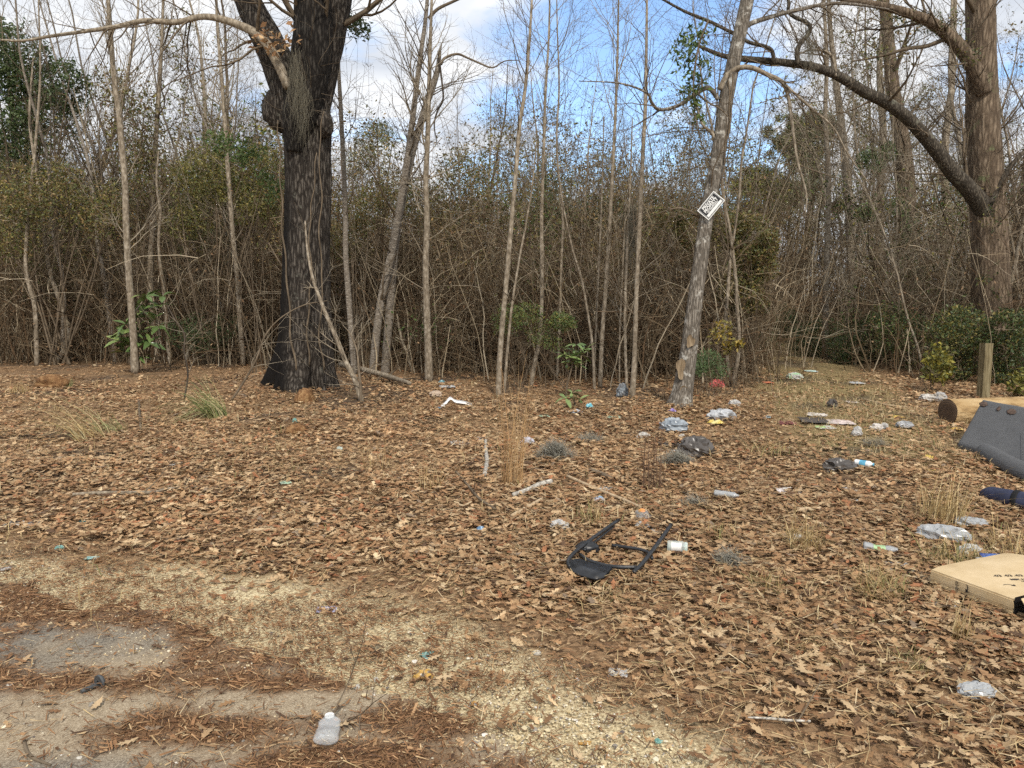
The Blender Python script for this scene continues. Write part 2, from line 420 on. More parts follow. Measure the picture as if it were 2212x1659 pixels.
# ------------------------------------------------------------------ ground sheet
def sp(a, b, n, k):
    u = np.linspace(-1, 1, n); s = np.sinh(u * k) / np.sinh(k)
    return np.where(s < 0, -s * a, s * b)
xs = sp(-400, 400, 230, 6.2); ys = np.concatenate([np.linspace(-8, 1.4, 16), np.linspace(1.5, 9, 150), 9 + (np.sinh(np.linspace(0, 1, 110)[1:] * 5) / np.sinh(5)) * 591])
X, Yg = np.meshgrid(xs, ys); xf, yf = X.ravel(), Yg.ravel()
zf = zg(xf, yf)
zf += (vnoise(xy3(xf, yf, 9), 3) - 0.5) * 0.025 * np.clip((yf - 3) / 2, 0, 1) * (yf < 30)
nx, ny = len(xs), len(ys)
ii = (np.arange(ny - 1)[:, None] * nx + np.arange(nx - 1)[None, :]).ravel()
gf = np.stack([ii, ii + 1, ii + nx + 1, ii + nx], -1)
sand = np.clip((sdist(EDGE_SAND, xf, yf) + wob(xf, yf, 2.0, 0.35, 21) * near(yf)) * 3.5, 0, 1)
straw = path_grass(xf, yf)
soil = np.clip((fbm(xy3(xf, yf, 0.9), 55, 4) - 0.58) * 7, 0, .7) * (yf > 4.5)
m_ground, nt, b = mat_new('forest_floor')
at = nt.nodes.new('ShaderNodeAttribute'); at.attribute_name = 'Col'
sepc = nt.nodes.new('ShaderNodeSeparateColor'); nt.links.new(at.outputs['Color'], sepc.inputs[0])
vor = nt.nodes.new('ShaderNodeTexVoronoi'); vor.inputs['Scale'].default_value = 42
tcg = nt.nodes.new('ShaderNodeTexCoord'); nt.links.new(tcg.outputs['Object'], vor.inputs['Vector'])
bw = nt.nodes.new('ShaderNodeRGBToBW'); nt.links.new(vor.outputs['Color'], bw.inputs[0])
litter = ramp(nt, [(0.15, (0.10, 0.06, 0.033)), (0.45, (0.19, 0.118, 0.063)), (0.8, (0.31, 0.20, 0.112))])
nt.links.new(bw.outputs[0], litter.inputs[0])
nf = noise(nt, 60, 6, 0.7)
sandr = ramp(nt, [(0.3, (0.15, 0.105, 0.062)), (0.45, (0.38, 0.295, 0.17)), (0.58, (0.68, 0.575, 0.36))]); nt.links.new(nf.outputs['Fac'], sandr.inputs[0])
strawr = ramp(nt, [(0.3, (0.09, 0.07, 0.03)), (0.5, (0.22, 0.165, 0.08)), (0.7, (0.36, 0.28, 0.14))])
ns = noise(nt, 45, 5, 0.7, stretch=(1, 0.35, 1)); nt.links.new(ns.outputs['Fac'], strawr.inputs[0])
def mixcol(fac, a, bcol):
    mx = nt.nodes.new('ShaderNodeMix'); mx.data_type = 'RGBA'
    nt.links.new(fac, mx.inputs[0]); nt.links.new(a, mx.inputs[6])
    if isinstance(bcol, tuple): mx.inputs[7].default_value = (*bcol, 1)
    else: nt.links.new(bcol, mx.inputs[7])
    return mx.outputs[2]
c1 = mixcol(sepc.outputs[1], litter.outputs[0], strawr.outputs[0])
c2 = mixcol(sepc.outputs[2], c1, (0.06, 0.048, 0.038))
c3 = mixcol(sepc.outputs[0], c2, sandr.outputs[0])
nt.links.new(c3, b.inputs['Base Color']); b.inputs['Roughness'].default_value = 0.95; b.inputs['Specular IOR Level'].default_value = 0.1
bump(nt, b, nf.outputs['Fac'], 0.7, 0.015)
mb = MB(); mb.add(np.stack([xf, yf, zf], -1), gf, np.stack([sand, straw, soil], -1))
ground = kind(mb.build('ground', m_ground), 'structure', 'leaf covered forest floor with a sandy roadside verge')

# ------------------------------------------------------------------ the worn pavement in front
gx = np.arange(-4.4, 3.2, 0.035); gy = np.arange(-2.0, 5.2, 0.035)
X, Yr = np.meshgrid(gx, gy); xf, yf = X.ravel(), Yr.ravel()
inside = (sdist(EDGE_ROAD, xf, yf) + wob(xf, yf, 2.6, 0.22, 41) * near(yf) + wob(xf, yf, 11, 0.05, 43)) > 0
nx, ny = len(gx), len(gy)
ii = (np.arange(ny - 1)[:, None] * nx + np.arange(nx - 1)[None, :]).ravel()
fq = np.stack([ii, ii + 1, ii + nx + 1, ii + nx], -1)
fq = fq[inside[fq].all(1)]
used = np.unique(fq); remap = np.full(len(xf), -1); remap[used] = np.arange(len(used))
zr = zg(xf, yf) + 0.012 + (fbm(xy3(xf, yf, 14), 61, 2) - 0.5) * 0.006
dm = duff(xf, yf); pale = np.clip((fbm(xy3(xf, yf, 1.4), 63, 4) - 0.45) * 5, 0, 1)
m_road, nt, b = mat_new('old_asphalt')
at = nt.nodes.new('ShaderNodeAttribute'); at.attribute_name = 'Col'
sepc = nt.nodes.new('ShaderNodeSeparateColor'); nt.links.new(at.outputs['Color'], sepc.inputs[0])
na = noise(nt, 130, 5, 0.75)
asp = ramp(nt, [(0.3, (0.055, 0.048, 0.04)), (0.5, (0.17, 0.15, 0.122)), (0.62, (0.28, 0.25, 0.20)), (0.75, (0.52, 0.47, 0.38))]); nt.links.new(na.outputs['Fac'], asp.inputs[0])
dust = ramp(nt, [(0.3, (0.16, 0.118, 0.076)), (0.5, (0.31, 0.245, 0.165)), (0.7, (0.53, 0.445, 0.32))]); nt.links.new(na.outputs['Fac'], dust.inputs[0])
nd = noise(nt, 80, 6, 0.75)
dufr = ramp(nt, [(0.3, (0.055, 0.03, 0.017)), (0.5, (0.155, 0.086, 0.044)), (0.7, (0.30, 0.18, 0.095))]); nt.links.new(nd.outputs['Fac'], dufr.inputs[0])
c1 = mixcol(sepc.outputs[1], asp.outputs[0], dust.outputs[0])
c2 = mixcol(sepc.outputs[0], c1, dufr.outputs[0])
nt.links.new(c2, b.inputs['Base Color']); b.inputs['Roughness'].default_value = 0.93; b.inputs['Specular IOR Level'].default_value = 0.15
bump(nt, b, na.outputs['Fac'], 0.6, 0.008)
mb = MB(); mb.add(np.stack([xf, yf, zr], -1)[used], remap[fq], np.stack([dm, pale, dm * 0], -1)[used])
road = kind(mb.build('road', m_road), 'structure', 'worn grey asphalt edge under sand and brown debris')

# ------------------------------------------------------------------ fallen oak leaves
def leaf_template(rng, fine):
    """lobed oak leaf, stem at the origin, unit length along +x; returns verts, quads"""
    if fine == 2:
        st = [0, .15, .36, .47, .60, .70, .82, 1]
        hw = [.01, .05, .21, .08, .27, .08, .17, .01]
        fw = [0, 0, .05, 0, .06, 0, .05, 0]
    elif fine == 0:
        st = [0, .30, .42, .60, .72, 1]
        hw = [.015, .22, .07, .28, .09, .01]
        fw = [0, .08, 0, .09, 0, 0]
    elif fine == 1:
        st = [0, .13, .16, .27, .36, .40, .46, .56, .62, .68, .80, .82, .90, 1]
        hw = [.006, .009, .05, .08, .20, .085, .075, .26, .10, .07, .19, .07, .05, .004]
        fw = [0, 0, 0, 0, .05, 0, 0, .06, 0, 0, .05, 0, 0, 0]
    else:
        st = [0, .15, .36, .47, .60, .70, .82, 1]
        hw = [.01, .05, .22, .09, .29, .09, .18, .01]
        fw = [0, 0, .05, 0, .06, 0, .05, 0]
    st, hw, fw = map(np.array, (st, hw, fw))
    k = len(st); hl = hw * rng.uniform(.75, 1.2, k); hr = hw * rng.uniform(.75, 1.2, k)
    if rng.random() < 0.3: hl = hl * .6 + .09 * np.sin(st * pi); hr = hr * .6 + .09 * np.sin(st * pi)
    c1, c2, tw = rng.uniform(-.4, .5), rng.uniform(-.5, .9), rng.uniform(-.5, .5)
    def pt(x, y):
        z = c1 * (x - .45) ** 2 + c2 * y * y + tw * (x - .5) * y
        return np.stack([x, y, z], -1)
    if fine in (1, 2):
        L, C, R = pt(st + fw, hl), pt(st, hl * 0), pt(st + fw, -hr)
        v = np.concatenate([L, C, R]); i = np.arange(k - 1)
        q = np.concatenate([np.stack([i + 1, i, i + k, i + k + 1], -1), np.stack([i + k + 1, i + k, i + 2 * k, i + 2 * k + 1], -1)])
    else:
        L, R = pt(st + fw, hl), pt(st + fw, -hr)
        v = np.concatenate([L, R]); i = np.arange(k - 1)
        q = np.stack([i + 1, i, i + k, i + k + 1], -1)
    return v, q
def rot_many(yaw, tilt, tdir, roll):
    """rotation matrices: spin by yaw, then tip by tilt about a level axis"""
    c, s = np.cos(yaw), np.sin(yaw); n = len(yaw); Z = np.zeros(n); O = np.ones(n)
    Rz = np.stack([np.stack([c, -s, Z], -1), np.stack([s, c, Z], -1), np.stack([Z, Z, O], -1)], 1)
    ax, ay = np.cos(tdir), np.sin(tdir); ct, stn = np.cos(tilt), np.sin(tilt)
    Rt = np.stack([np.stack([ct + ax * ax * (1 - ct), ax * ay * (1 - ct), ay * stn], -1),
                   np.stack([ax * ay * (1 - ct), ct + ay * ay * (1 - ct), -ax * stn], -1),
                   np.stack([-ay * stn, ax * stn, ct], -1)], 1)
    return Rt @ Rz
LEAFCOL = np.array([(.36, .232, .122), (.45, .318, .182), (.28, .162, .08), (.20, .108, .053), (.10, .058, .033), (.39, .272, .155), (.31, .184, .092), (.52, .40, .245), (.29, .128, .06), (.22, .16, .108)])
LEAFP = np.array([.22, .12, .19, .12, .055, .12, .14, .02, .04, .02]); LEAFP = LEAFP / LEAFP.sum()
def leaf_cover(x, y):
    d = -(sdist(EDGE_LEAF, x, y) + (wob(x, y, 1.4, 0.42, 51) + wob(x, y, 5, 0.22, 52)) * near(y))
    m = np.clip(.12 + d * 2.2, 0.0, 1)
    m = np.where(d < 0, np.clip(0.12 + d * 0.12, 0.018, 0.12), m)
    thin = np.clip((fbm(xy3(x, y, 0.75), 71, 3) - 0.33) * 7, 0.45, 1)
    g = path_grass(x, y)
    dark = 1 - 0.75 * np.exp(-(((x + 2.9) / .6) ** 2 + ((y - 9.4) / .5) ** 2)) - 0.7 * np.exp(-(((x + 3.4) / .55) ** 2 + ((y - 6.1) / .16) ** 2))
    return m * thin * (1 - 0.62 * g) * dark
def scatter(n, y0, y1, margin=1.0, power=1.0):
    """random ground points in the camera's wedge"""
    y = y0 + (y1 - y0) * RNG.random(n) ** power
    hw = 0.70 * y + margin
    return (RNG.random(n) * 2 - 1) * hw, y
LT_F = [leaf_template(RNG, 1) for _ in range(10)]
LT_C = [leaf_template(RNG, 3) for _ in range(14)]; LT_D = [leaf_template(RNG, 0) for _ in range(14)]
mb = MB()
for y0, y1, dens, temps in ((1.9, 4.4, 2600, LT_C), (4.4, 7.0, 1250, LT_C), (7.0, 7.5, 1050, LT_D), (7.5, 11, 700, LT_D), (11, 15.5, 270, LT_D), (15.5, 26, 50, LT_D)):
    n = int((y1 - y0) * (0.70 * (y0 + y1) + 2) * dens)
    x, y = scatter(n, y0, y1, 1.0)
    keep = RNG.random(n) < leaf_cover(x, y); x, y = x[keep], y[keep]; n = len(x)
    L = RNG.uniform(.042, .098, n) * (1.0 if y0 < 7 else 1.15 if y0 < 11 else 1.3)
    crumb = RNG.random(n) < (0.35 if y0 < 4 else .2); L = np.where(crumb, L * .55, L)
    R = rot_many(RNG.uniform(0, 2 * pi, n), np.abs(RNG.normal(0, .27, n)), RNG.uniform(0, 2 * pi, n), None)
    flip = RNG.random(n) < 0.5
    z = zg(x, y) + RNG.uniform(0.012, 0.05, n) * np.clip(leaf_cover(x, y) * 1.6, .35, 1) + L * 0.05
    ci = RNG.choice(len(LEAFCOL), n, p=LEAFP)
    tone = RNG.uniform(.82, 1.22, n)[:, None] * (0.80 + 0.5 * fbm(xy3(x, y, 1.1), 88, 3))[:, None]
    col = LEAFCOL[ci] * tone
    ti = RNG.integers(0, len(temps), n)
    if y0 < 3:
        pass
        # the largest in view become objects of their own below
        order = np.argsort(-(L / y)); hero = np.zeros(n, bool)
        vis = [k for k in order if abs(x[k]) < 0.64 * y[k] and y[k] > 2.35][:300]
        hero[vis] = True
        HERO = [(x[k], y[k], z[k] + 0.014, L[k], R[k] if not flip[k] else R[k] @ np.diag([1, -1, -1]), ti[k] % len(LT_F), RNG.random()) for k in vis]
    else: hero = np.zeros(n, bool)
    for t, (tv, tq) in enumerate(temps):
        s = (ti == t) & ~hero; k = s.sum()
        if not k: continue
        tvv = np.repeat(tv[None], k, 0)
        tvv[flip[s]] *= (1, -1, -1)
        v = np.einsum('nij,nvj->nvi', R[s], (tvv - (.5, 0, 0)) * L[s][:, None, None]) + np.stack([x[s], y[s], z[s]], -1)[:, None, :]
        v[..., 2] = np.maximum(v[..., 2], zg(v[..., 0].ravel(), v[..., 1].ravel()).reshape(v.shape[:2]) + .004)
        f = (tq[None] + (np.arange(k) * len(tv))[:, None, None]).reshape(-1, 4)
        mb.add(v.reshape(-1, 3), f, np.repeat(col[s], len(tv), 0))
kind(mb.build('leaf_litter', M['leafmix'], smooth=False), 'stuff', 'brown fallen oak leaves covering the ground')

m_leafobj, nt, b = mat_new('fallen_leaf')
oi = nt.nodes.new('ShaderNodeObjectInfo')
r = ramp(nt, [(0, (.105, .06, .032)), (.2, (.215, .12, .056)), (.4, (.285, .17, .082)), (.6, (.35, .228, .12)), (.8, (.42, .295, .165)), (1, (.50, .37, .22))])
nt.links.new(oi.outputs['Random'], r.inputs[0])
nn = noise(nt, 9, 4); mr = nt.nodes.new('ShaderNodeMapRange'); mr.inputs['To Min'].default_value = .55; mr.inputs['To Max'].default_value = 1.35
nt.links.new(nn.outputs['Fac'], mr.inputs[0]); mu = nt.nodes.new('ShaderNodeVectorMath'); mu.operation = 'SCALE'
nt.links.new(r.outputs[0], mu.inputs[0]); nt.links.new(mr.outputs[0], mu.inputs['Scale']); nt.links.new(mu.outputs[0], b.inputs['Base Color'])
b.inputs['Roughness'].default_value = .7; b.inputs['Specular IOR Level'].default_value = .25
leaf_meshes = []
for tv, tq in LT_F:
    q = MB(); q.add(tv - (.5, 0, 0), tq); leaf_meshes.append(q.mesh('leaf', m_leafobj))
for x, y, z, L, R, t, u in HERO:
    o = bpy.data.objects.new('leaf', leaf_meshes[t]); COL.objects.link(o); o.parent = ground
    mm = Matrix(R.tolist()).to_4x4(); mm = Matrix.Translation((x, y, z)) @ mm @ Matrix.Scale(L, 4)
    o.matrix_world = mm

# ------------------------------------------------------------------ needles, bark shreds, gravel
n = 110000
x, y = scatter(n, 1.9, 5.4, .4)
dd = duff(x, y) * (sdist(EDGE_SAND, x, y) > 0)
keep = RNG.random(n) < np.clip(dd * .9 + .09 * (sdist(EDGE_SAND, x, y) > -.4), 0, 1); x, y = x[keep], y[keep]; n = len(x)
L = RNG.uniform(.012, .075, n) * RNG.uniform(.4, 1, n); yaw = RNG.uniform(0, 2 * pi, n); w = RNG.uniform(.0006, .0022, n) * (1 + 2.2 * (RNG.random(n) > .93))
dx, dy = np.cos(yaw) * L / 2, np.sin(yaw) * L / 2; px, py = -np.sin(yaw) * w, np.cos(yaw) * w
z0 = zg(x, y) + .014 + RNG.uniform(0, .014, n); zt = RNG.uniform(-.006, .012, n)
v = np.stack([np.stack([x - dx - px, y - dy - py, z0], -1), np.stack([x - dx + px, y - dy + py, z0], -1), np.stack([x + dx + px, y + dy + py, z0 + zt], -1), np.stack([x + dx - px, y + dy - py, z0 + zt + .003], -1)], 1)
pal = np.array([(.24, .13, .062), (.17, .088, .043), (.35, .215, .11), (.46, .33, .185), (.095, .055, .033)])
col = pal[RNG.choice(5, n, p=[.36, .28, .2, .06, .10])] * RNG.uniform(.7, 1.25, n)[:, None]
mb = MB(); mb.add(v.reshape(-1, 3), np.arange(4 * n).reshape(-1, 4), np.repeat(col, 4, 0))
kind(mb.build('needle_litter', M['leafmix'], smooth=False), 'stuff', 'reddish brown needles and shredded bark on the road edge')

ico_v = []; PHI = (1 + 5 ** .5) / 2
for a_ in (-1, 1):
    for b_ in (-PHI, PHI): ico_v += [(0, a_, b_), (a_, b_, 0), (b_, 0, a_)]
ico_v = np.array(ico_v, float); ico_v /= np.linalg.norm(ico_v[0])
ico_f = [(i, j, k) for i in range(12) for j in range(i + 1, 12) for k in range(j + 1, 12)
         if all(abs(np.linalg.norm(ico_v[p] - ico_v[q]) - 1.0515) < .01 for p, q in ((i, j), (j, k), (i, k)))]
ico_f = np.array([(a_, b_, c_) if np.dot(np.cross(ico_v[b_] - ico_v[a_], ico_v[c_] - ico_v[a_]), ico_v[a_]) > 0 else (a_, c_, b_) for a_, b_, c_ in ico_f])
n = 75000
x, y = scatter(n, 1.9, 5.6, .4)
ds = sdist(EDGE_SAND, x, y); band = np.clip(1 - np.abs(sdist(EDGE_ROAD, x, y) + .12) / .55, 0, 1) * (ds > -.15)
gm = np.clip(band * 1.3 * np.clip((fbm(xy3(x, y, 2.4), 93, 3) - .38) * 5, 0, 1), 0, 1) * (1 - .8 * duff(x, y)) + .035 * (ds > 0)
keep = RNG.random(n) < gm; x, y = x[keep], y[keep]; n = len(x)
r_ = RNG.uniform(.0014, .0055, n) * (1 + 1.4 * (RNG.random(n) > .96))
v = ico_v[None] * RNG.uniform(.65, 1.25, (n, 12, 1)) * r_[:, None, None] * np.stack([RNG.uniform(.8, 1.4, n), RNG.uniform(.8, 1.4, n), RNG.uniform(.5, .9, n)], -1)[:, None, :]
v = v + np.stack([x, y, zg(x, y) + .012 + r_ * .3], -1)[:, None, :]
pal = np.array([(.62, .52, .33), (.64, .57, .43), (.48, .385, .225), (.27, .24, .20), (.66, .62, .55), (.13, .11, .10)])
col = pal[RNG.choice(6, n, p=[.36, .14, .28, .13, .04, .05])] * RNG.uniform(.8, 1.1, n)[:, None]
mb = MB(); mb.add(v.reshape(-1, 3), (ico_f[None] + (np.arange(n) * 12)[:, None, None]).reshape(-1, 3), np.repeat(col, 12, 0))
kind(mb.build('gravel', M['attr'], smooth=False), 'stuff', 'cream crushed stone spilled along the road edge')

# straw, stalks and twig bits strewn over the leaves
n = 60000
x, y = scatter(n, 2.2, 12.5, .5); keep = RNG.random(n) < np.where(sdist(EDGE_LEAF, x, y) < .2, .35 + .5 * np.clip((fbm(xy3(x, y, 1.3), 111, 3) - .45) * 5, 0, 1), .05); x, y = x[keep], y[keep]; n = len(x)
L = RNG.uniform(.03, .16, n) * RNG.uniform(.5, 1, n); yaw = RNG.normal(0, 1.1, n); w = RNG.uniform(.0006, .0019, n) * (1 + y * .06)
dx, dy = np.cos(yaw) * L / 2, np.sin(yaw) * L / 2; qx, qy = -np.sin(yaw) * w, np.cos(yaw) * w; z0 = zg(x, y) + RNG.uniform(.03, .065, n); zt = RNG.normal(0, .012, n)
v = np.stack([np.stack([x - dx - qx, y - dy - qy, z0], -1), np.stack([x - dx + qx, y - dy + qy, z0 + .001], -1), np.stack([x + dx + qx, y + dy + qy, z0 + zt], -1), np.stack([x + dx - qx, y + dy - qy, z0 + zt + .002], -1)], 1)
pal = np.array([(.48, .36, .19), (.38, .26, .13), (.27, .165, .085), (.15, .095, .055), (.56, .45, .28)]); col = pal[RNG.choice(5, n, p=[.3, .28, .2, .12, .1])] * RNG.uniform(.8, 1.15, n)[:, None]
mb = MB(); mb.add(v.reshape(-1, 3), np.arange(4 * n).reshape(-1, 4), np.repeat(col, 4, 0))
kind(mb.build('straw_litter', M['leafmix'], smooth=False), 'stuff', 'straw and twig bits strewn over the leaves')

# low straw-coloured grass on the track and around the tufts
n = 30000
x, y = scatter(n, 3.0, 15, .6); g = path_grass(x, y) * .8 + .06 * (sdist(EDGE_LEAF, x, y) < 0) + .25 * np.clip((fbm(xy3(x, y, .8), 101, 3) - .55) * 6, 0, 1) * (sdist(EDGE_LEAF, x, y) < .1)
keep = RNG.random(n) < g; x, y = x[keep], y[keep]; n = len(x)
h = RNG.uniform(.03, .14, n); yaw = RNG.uniform(0, 2 * pi, n); lean = RNG.uniform(.2, 1.3, n); w = RNG.uniform(.0012, .003, n) * (1 + y * .05)
bx, by = np.cos(yaw), np.sin(yaw); base = np.stack([x, y, zg(x, y)], -1)
mid = base + np.stack([bx * h * .3 * lean, by * h * .3 * lean, h * .6], -1); tip = base + np.stack([bx * h * lean, by * h * lean, h * (1.05 - .4 * lean)], -1)
sd = np.stack([-by * w, bx * w, w * 0], -1)
v = np.stack([base - sd, base + sd, mid + sd * .8, mid - sd * .8, tip], 1)
k = np.arange(n) * 5
pal = np.array([(.46, .36, .19), (.36, .27, .13), (.21, .21, .08), (.56, .46, .27), (.14, .16, .055)])
col = pal[RNG.choice(5, n, p=[.36, .34, .08, .18, .04])]
mb = MB(); mb.add(v.reshape(-1, 3), np.stack([k, k + 1, k + 2, k + 3], -1), np.repeat(col, 5, 0)); mb.f.append(np.stack([k + 3, k + 2, k + 4], -1))
kind(mb.build('grass', M['grass']), 'stuff', 'thin straw coloured grass on the overgrown track')
# ------------------------------------------------------------------ trees: growing helpers
def grow(mb, rng, p, d, L, r, lvl, up=0.25, wander=0.22, kids=6, sides=3, taper=0.25, seg=None, kidlen=(.35, .62), start=.2, col=None, ang=(.45, 1.0)):
    """one limb and, level by level, the limbs that leave it"""
    d = np.asarray(d, float); d = d / np.linalg.norm(d)
    n = max(3, int(L / (seg or max(.12, L / 7)))) + 1
    pts = [np.asarray(p, float)]; dirs = [d]; st = L / (n - 1)
    for i in range(n - 1):
        d = d + rng.normal(0, wander, 3) * .6 + np.array([0, 0, up * .25]); d = d / np.linalg.norm(d)
        pts.append(pts[-1] + d * st); dirs.append(d)
    pts = np.array(pts); t = np.linspace(0, 1, n); rad = r * (1 - (1 - taper) * t)
    mb.tube(pts, rad, sides, col, cap=False)
    if lvl > 0:
        k = max(1, int(kids * rng.uniform(.7, 1.3)))
        for _ in range(k):
            u = rng.uniform(start, 1.0); i = min(int(u * (n - 1)), n - 2)
            q = pts[i] + (pts[i + 1] - pts[i]) * (u * (n - 1) - i)
            side = rng.normal(0, 1, 3); side -= dirs[i] * np.dot(side, dirs[i]); side /= np.linalg.norm(side) + 1e-9
            a = rng.uniform(*ang); nd = dirs[i] * cos(a) + side * sin(a)
            grow(mb, rng, q, nd, L * rng.uniform(*kidlen) * (1.15 - .5 * u), max(rad[i] * rng.uniform(.45, .65), .0022), lvl - 1, up, wander * 1.15, kids * .75, 3, .35, None, kidlen, .2, col, ang)
    return pts

def bark_bump(amp, freq, seed, zfreq=1.2):
    def f(R, a, pts):
        n, s = R.shape
        q = np.stack([np.broadcast_to(np.cos(a) * freq, (n, s)), np.broadcast_to(np.sin(a) * freq, (n, s)), np.broadcast_to(pts[:, 2:3] * zfreq, (n, s))], -1).reshape(-1, 3)
        q2 = q * (2.7, 2.7, 4); nn = fbm(q, seed, 3).reshape(n, s) - .5; n2 = np.abs(vnoise(q2, seed + 5).reshape(n, s) - .5)
        return R * (1 + amp * (nn * 1.6 - n2 * .9))
    return f

def trace(vpts, Y, widths, n=40, extend=0.0, dy=0.0):
    """centre line and radii of a trunk read along (x, y) points of the view at depth Y"""
    pts = np.array([P(x, y, Y + dy * i) for i, (x, y) in enumerate(vpts)])
    rad = np.interp(np.linspace(0, 1, len(pts)), np.linspace(0, 1, len(widths)), widths) * Y / FV / 2
    if extend:
        d = pts[-1] - pts[-2]; d = d / np.linalg.norm(d); d = d * .6 + np.array([0, 0, .4]); d /= np.linalg.norm(d)
        pts = np.vstack([pts, pts[-1] + d * extend]); rad = np.append(rad, rad[-1] * .35)
    c = catmull(pts, n); r = np.interp(np.linspace(0, 1, n), np.linspace(0, 1, len(rad)), rad)
    return c, r

def limbs_from(mb, rng, c, r, k, lo, hi, Lr, lvl, up=.3, wander=.22, kids=5, ang=(.6, 1.15), rfac=(.3, .55)):
    for _ in range(k):
        u = rng.uniform(lo, hi); i = min(int(u * (len(c) - 1)), len(c) - 2)
        t = c[i + 1] - c[i]; t /= np.linalg.norm(t)
        side = rng.normal(0, 1, 3); side -= t * np.dot(side, t); side /= np.linalg.norm(side)
        a = rng.uniform(*ang)
        grow(mb, rng, c[i], t * cos(a) + side * sin(a), rng.uniform(*Lr), max(r[i] * rng.uniform(*rfac), .004), lvl, up, wander, kids)

def leaf_cards(mb, ctr, size, rng, cols, flat=.5, long=1.0, wid=.5):
    """small folded leaves at the given centres"""
    n = len(ctr); d = rng.normal(0, 1, (n, 3)); d[:, 2] *= flat; d /= np.linalg.norm(d, axis=1, keepdims=True)
    u = rng.normal(0, 1, (n, 3)); u -= d * (u * d).sum(1, keepdims=True); u /= np.linalg.norm(u, axis=1, keepdims=True)
    w = np.cross(d, u); s = (rng.uniform(.6, 1.25, n) * size)[:, None]
    v = np.stack([ctr, ctr + d * s * .5 * long + u * s * wid * .5 + w * s * .08, ctr + d * s * long, ctr + d * s * .5 * long - u * s * wid * .5 + w * s * .08], 1)
    cols = np.asarray(cols); c = cols[rng.integers(0, len(cols), n)] * rng.uniform(.65, 1.3, n)[:, None]
    mb.add(v.reshape(-1, 3), np.arange(4 * n).reshape(-1, 4), np.repeat(c, 4, 0))

def blob_points(rng, c, rad, n, seed, clump=2.2, thr=.48):
    """points in an ellipsoid, gathered in clumps with gaps between"""
    out = []
    tot = 0
    while tot < n:
        q = rng.uniform(-1, 1, (n * 3, 3)); rr = (q ** 2).sum(1)
        edge = .75 + .5 * fbm(q * 1.7 + seed, seed, 2)
        p = np.asarray(c) + q * np.asarray(rad)
        ok = (rr < edge) & (fbm(p * clump, seed + 3, 3) > thr + .16 * (rr ** 1.5) - .05)
        out.append(p[ok]); tot += ok.sum()
        if ok.sum() < 10: thr -= .05
    return np.vstack(out)[:n]

GREEN = [(.055, .088, .028), (.07, .105, .036), (.04, .066, .024), (.09, .12, .042)]
BRIGHT = [(.12, .17, .05), (.09, .14, .04), (.15, .20, .065), (.07, .11, .03)]
OLIVE = [(.15, .15, .042), (.20, .175, .045), (.105, .12, .036), (.235, .19, .055), (.085, .10, .032)]
BROWNISH = [(.17, .125, .055), (.22, .155, .065), (.13, .11, .045), (.26, .175, .075), (.12, .13, .045)]
DEADC = [(.17, .105, .06), (.12, .075, .042), (.22, .145, .085)]
PINEC = [(.13, .15, .07), (.17, .19, .09), (.10, .12, .055), (.20, .205, .11)]

# ------------------------------------------------------------------ the big oak
rng = np.random.default_rng(101)
ob = G(655, 826); YO = ob[1]
oak = thing('oak_tree', 'massive dark forked oak with a burl and hanging moss at the clearing edge', 'tree', ob)
tr = MB()
c, r = trace([(655, 840), (656, 800), (659, 740), (662, 640), (664, 520), (667, 400), (664, 300), (660, 240), (690, 150), (715, 60), (735, -40), (760, -200)], YO,
             [150, 134, 117, 104, 96, 94, 98, 108, 76, 64, 56, 44], 150)
flare = np.clip(1 - (c[:, 2] - ob[2]) / .9, 0, 1)
def oakbump(R, a, pts):
    R = bark_bump(.12, 4.6, 7, .9)(R, a, pts)
    fl = np.clip(1 - (pts[:, 2:3] - ob[2]) / 1.0, 0, 1) ** 1.5
    return R * (1 + fl * .22 * (np.cos(a * 4 + .7)[None, :] + .6 * np.cos(a * 7 + 2)[None, :] + .3 * np.cos(a * 11)[None, :]))
tr.tube(c, r, 72, bumpf=oakbump)
oak_trunk = tr.build('trunk', darken_flank(M['oak'].copy(), (.009, .0075, .0065), .02, .30), oak)  # trunk colour turns darker towards low x, edge broken by noise
# front fork: the black limb that climbs over the trunk, and the left fork
c2, r2 = trace([(640, 330), (648, 260), (660, 200), (672, 130), (676, 50), (672, -40), (660, -180)], YO - .28, [40, 76, 82, 84, 80, 72, 60], 70)
q = MB(); q.tube(c2, r2, 48, bumpf=bark_bump(.10, 3, 17, 1.2)); q.build('limb', M['oakblack'], oak)
c3, r3 = trace([(640, 280), (628, 215), (606, 150), (575, 80), (545, 20), (515, -45), (470, -140)], YO - .1, [60, 74, 70, 62, 56, 50, 40], 60)
q = MB(); q.tube(c3, r3, 40, bumpf=bark_bump(.11, 3, 27, 1.2)); q.build('limb', M['oak'], oak)
# burl on the left of the trunk, knot on its right
for (bx, by, br, sx, bseed, dyy) in ((606, 238, 34, 1.05, 3, -.05), (702, 270, 21, .75, 5, -.24)):
    bc = P(bx, by, YO + dyy); R_ = S(br, YO)
    th, ph = np.meshgrid(np.linspace(0, 2 * pi, 28, endpoint=False), np.linspace(.02, pi - .02, 20))
    sph = np.stack([np.cos(th) * np.sin(ph) * sx, np.sin(th) * np.sin(ph), np.cos(ph) * 1.25], -1).reshape(-1, 3)
    sph *= (.8 + .45 * fbm(sph * 2.2, bseed, 3))[:, None] * R_
    i, j = np.meshgrid(np.arange(19), np.arange(28), indexing='ij')
    f = np.stack([i * 28 + j, (i + 1) * 28 + j, (i + 1) * 28 + (j + 1) % 28, i * 28 + (j + 1) % 28], -1).reshape(-1, 4)
    q = MB(); q.add(sph + bc, f); q.build('burl', M['oak'], oak_trunk)
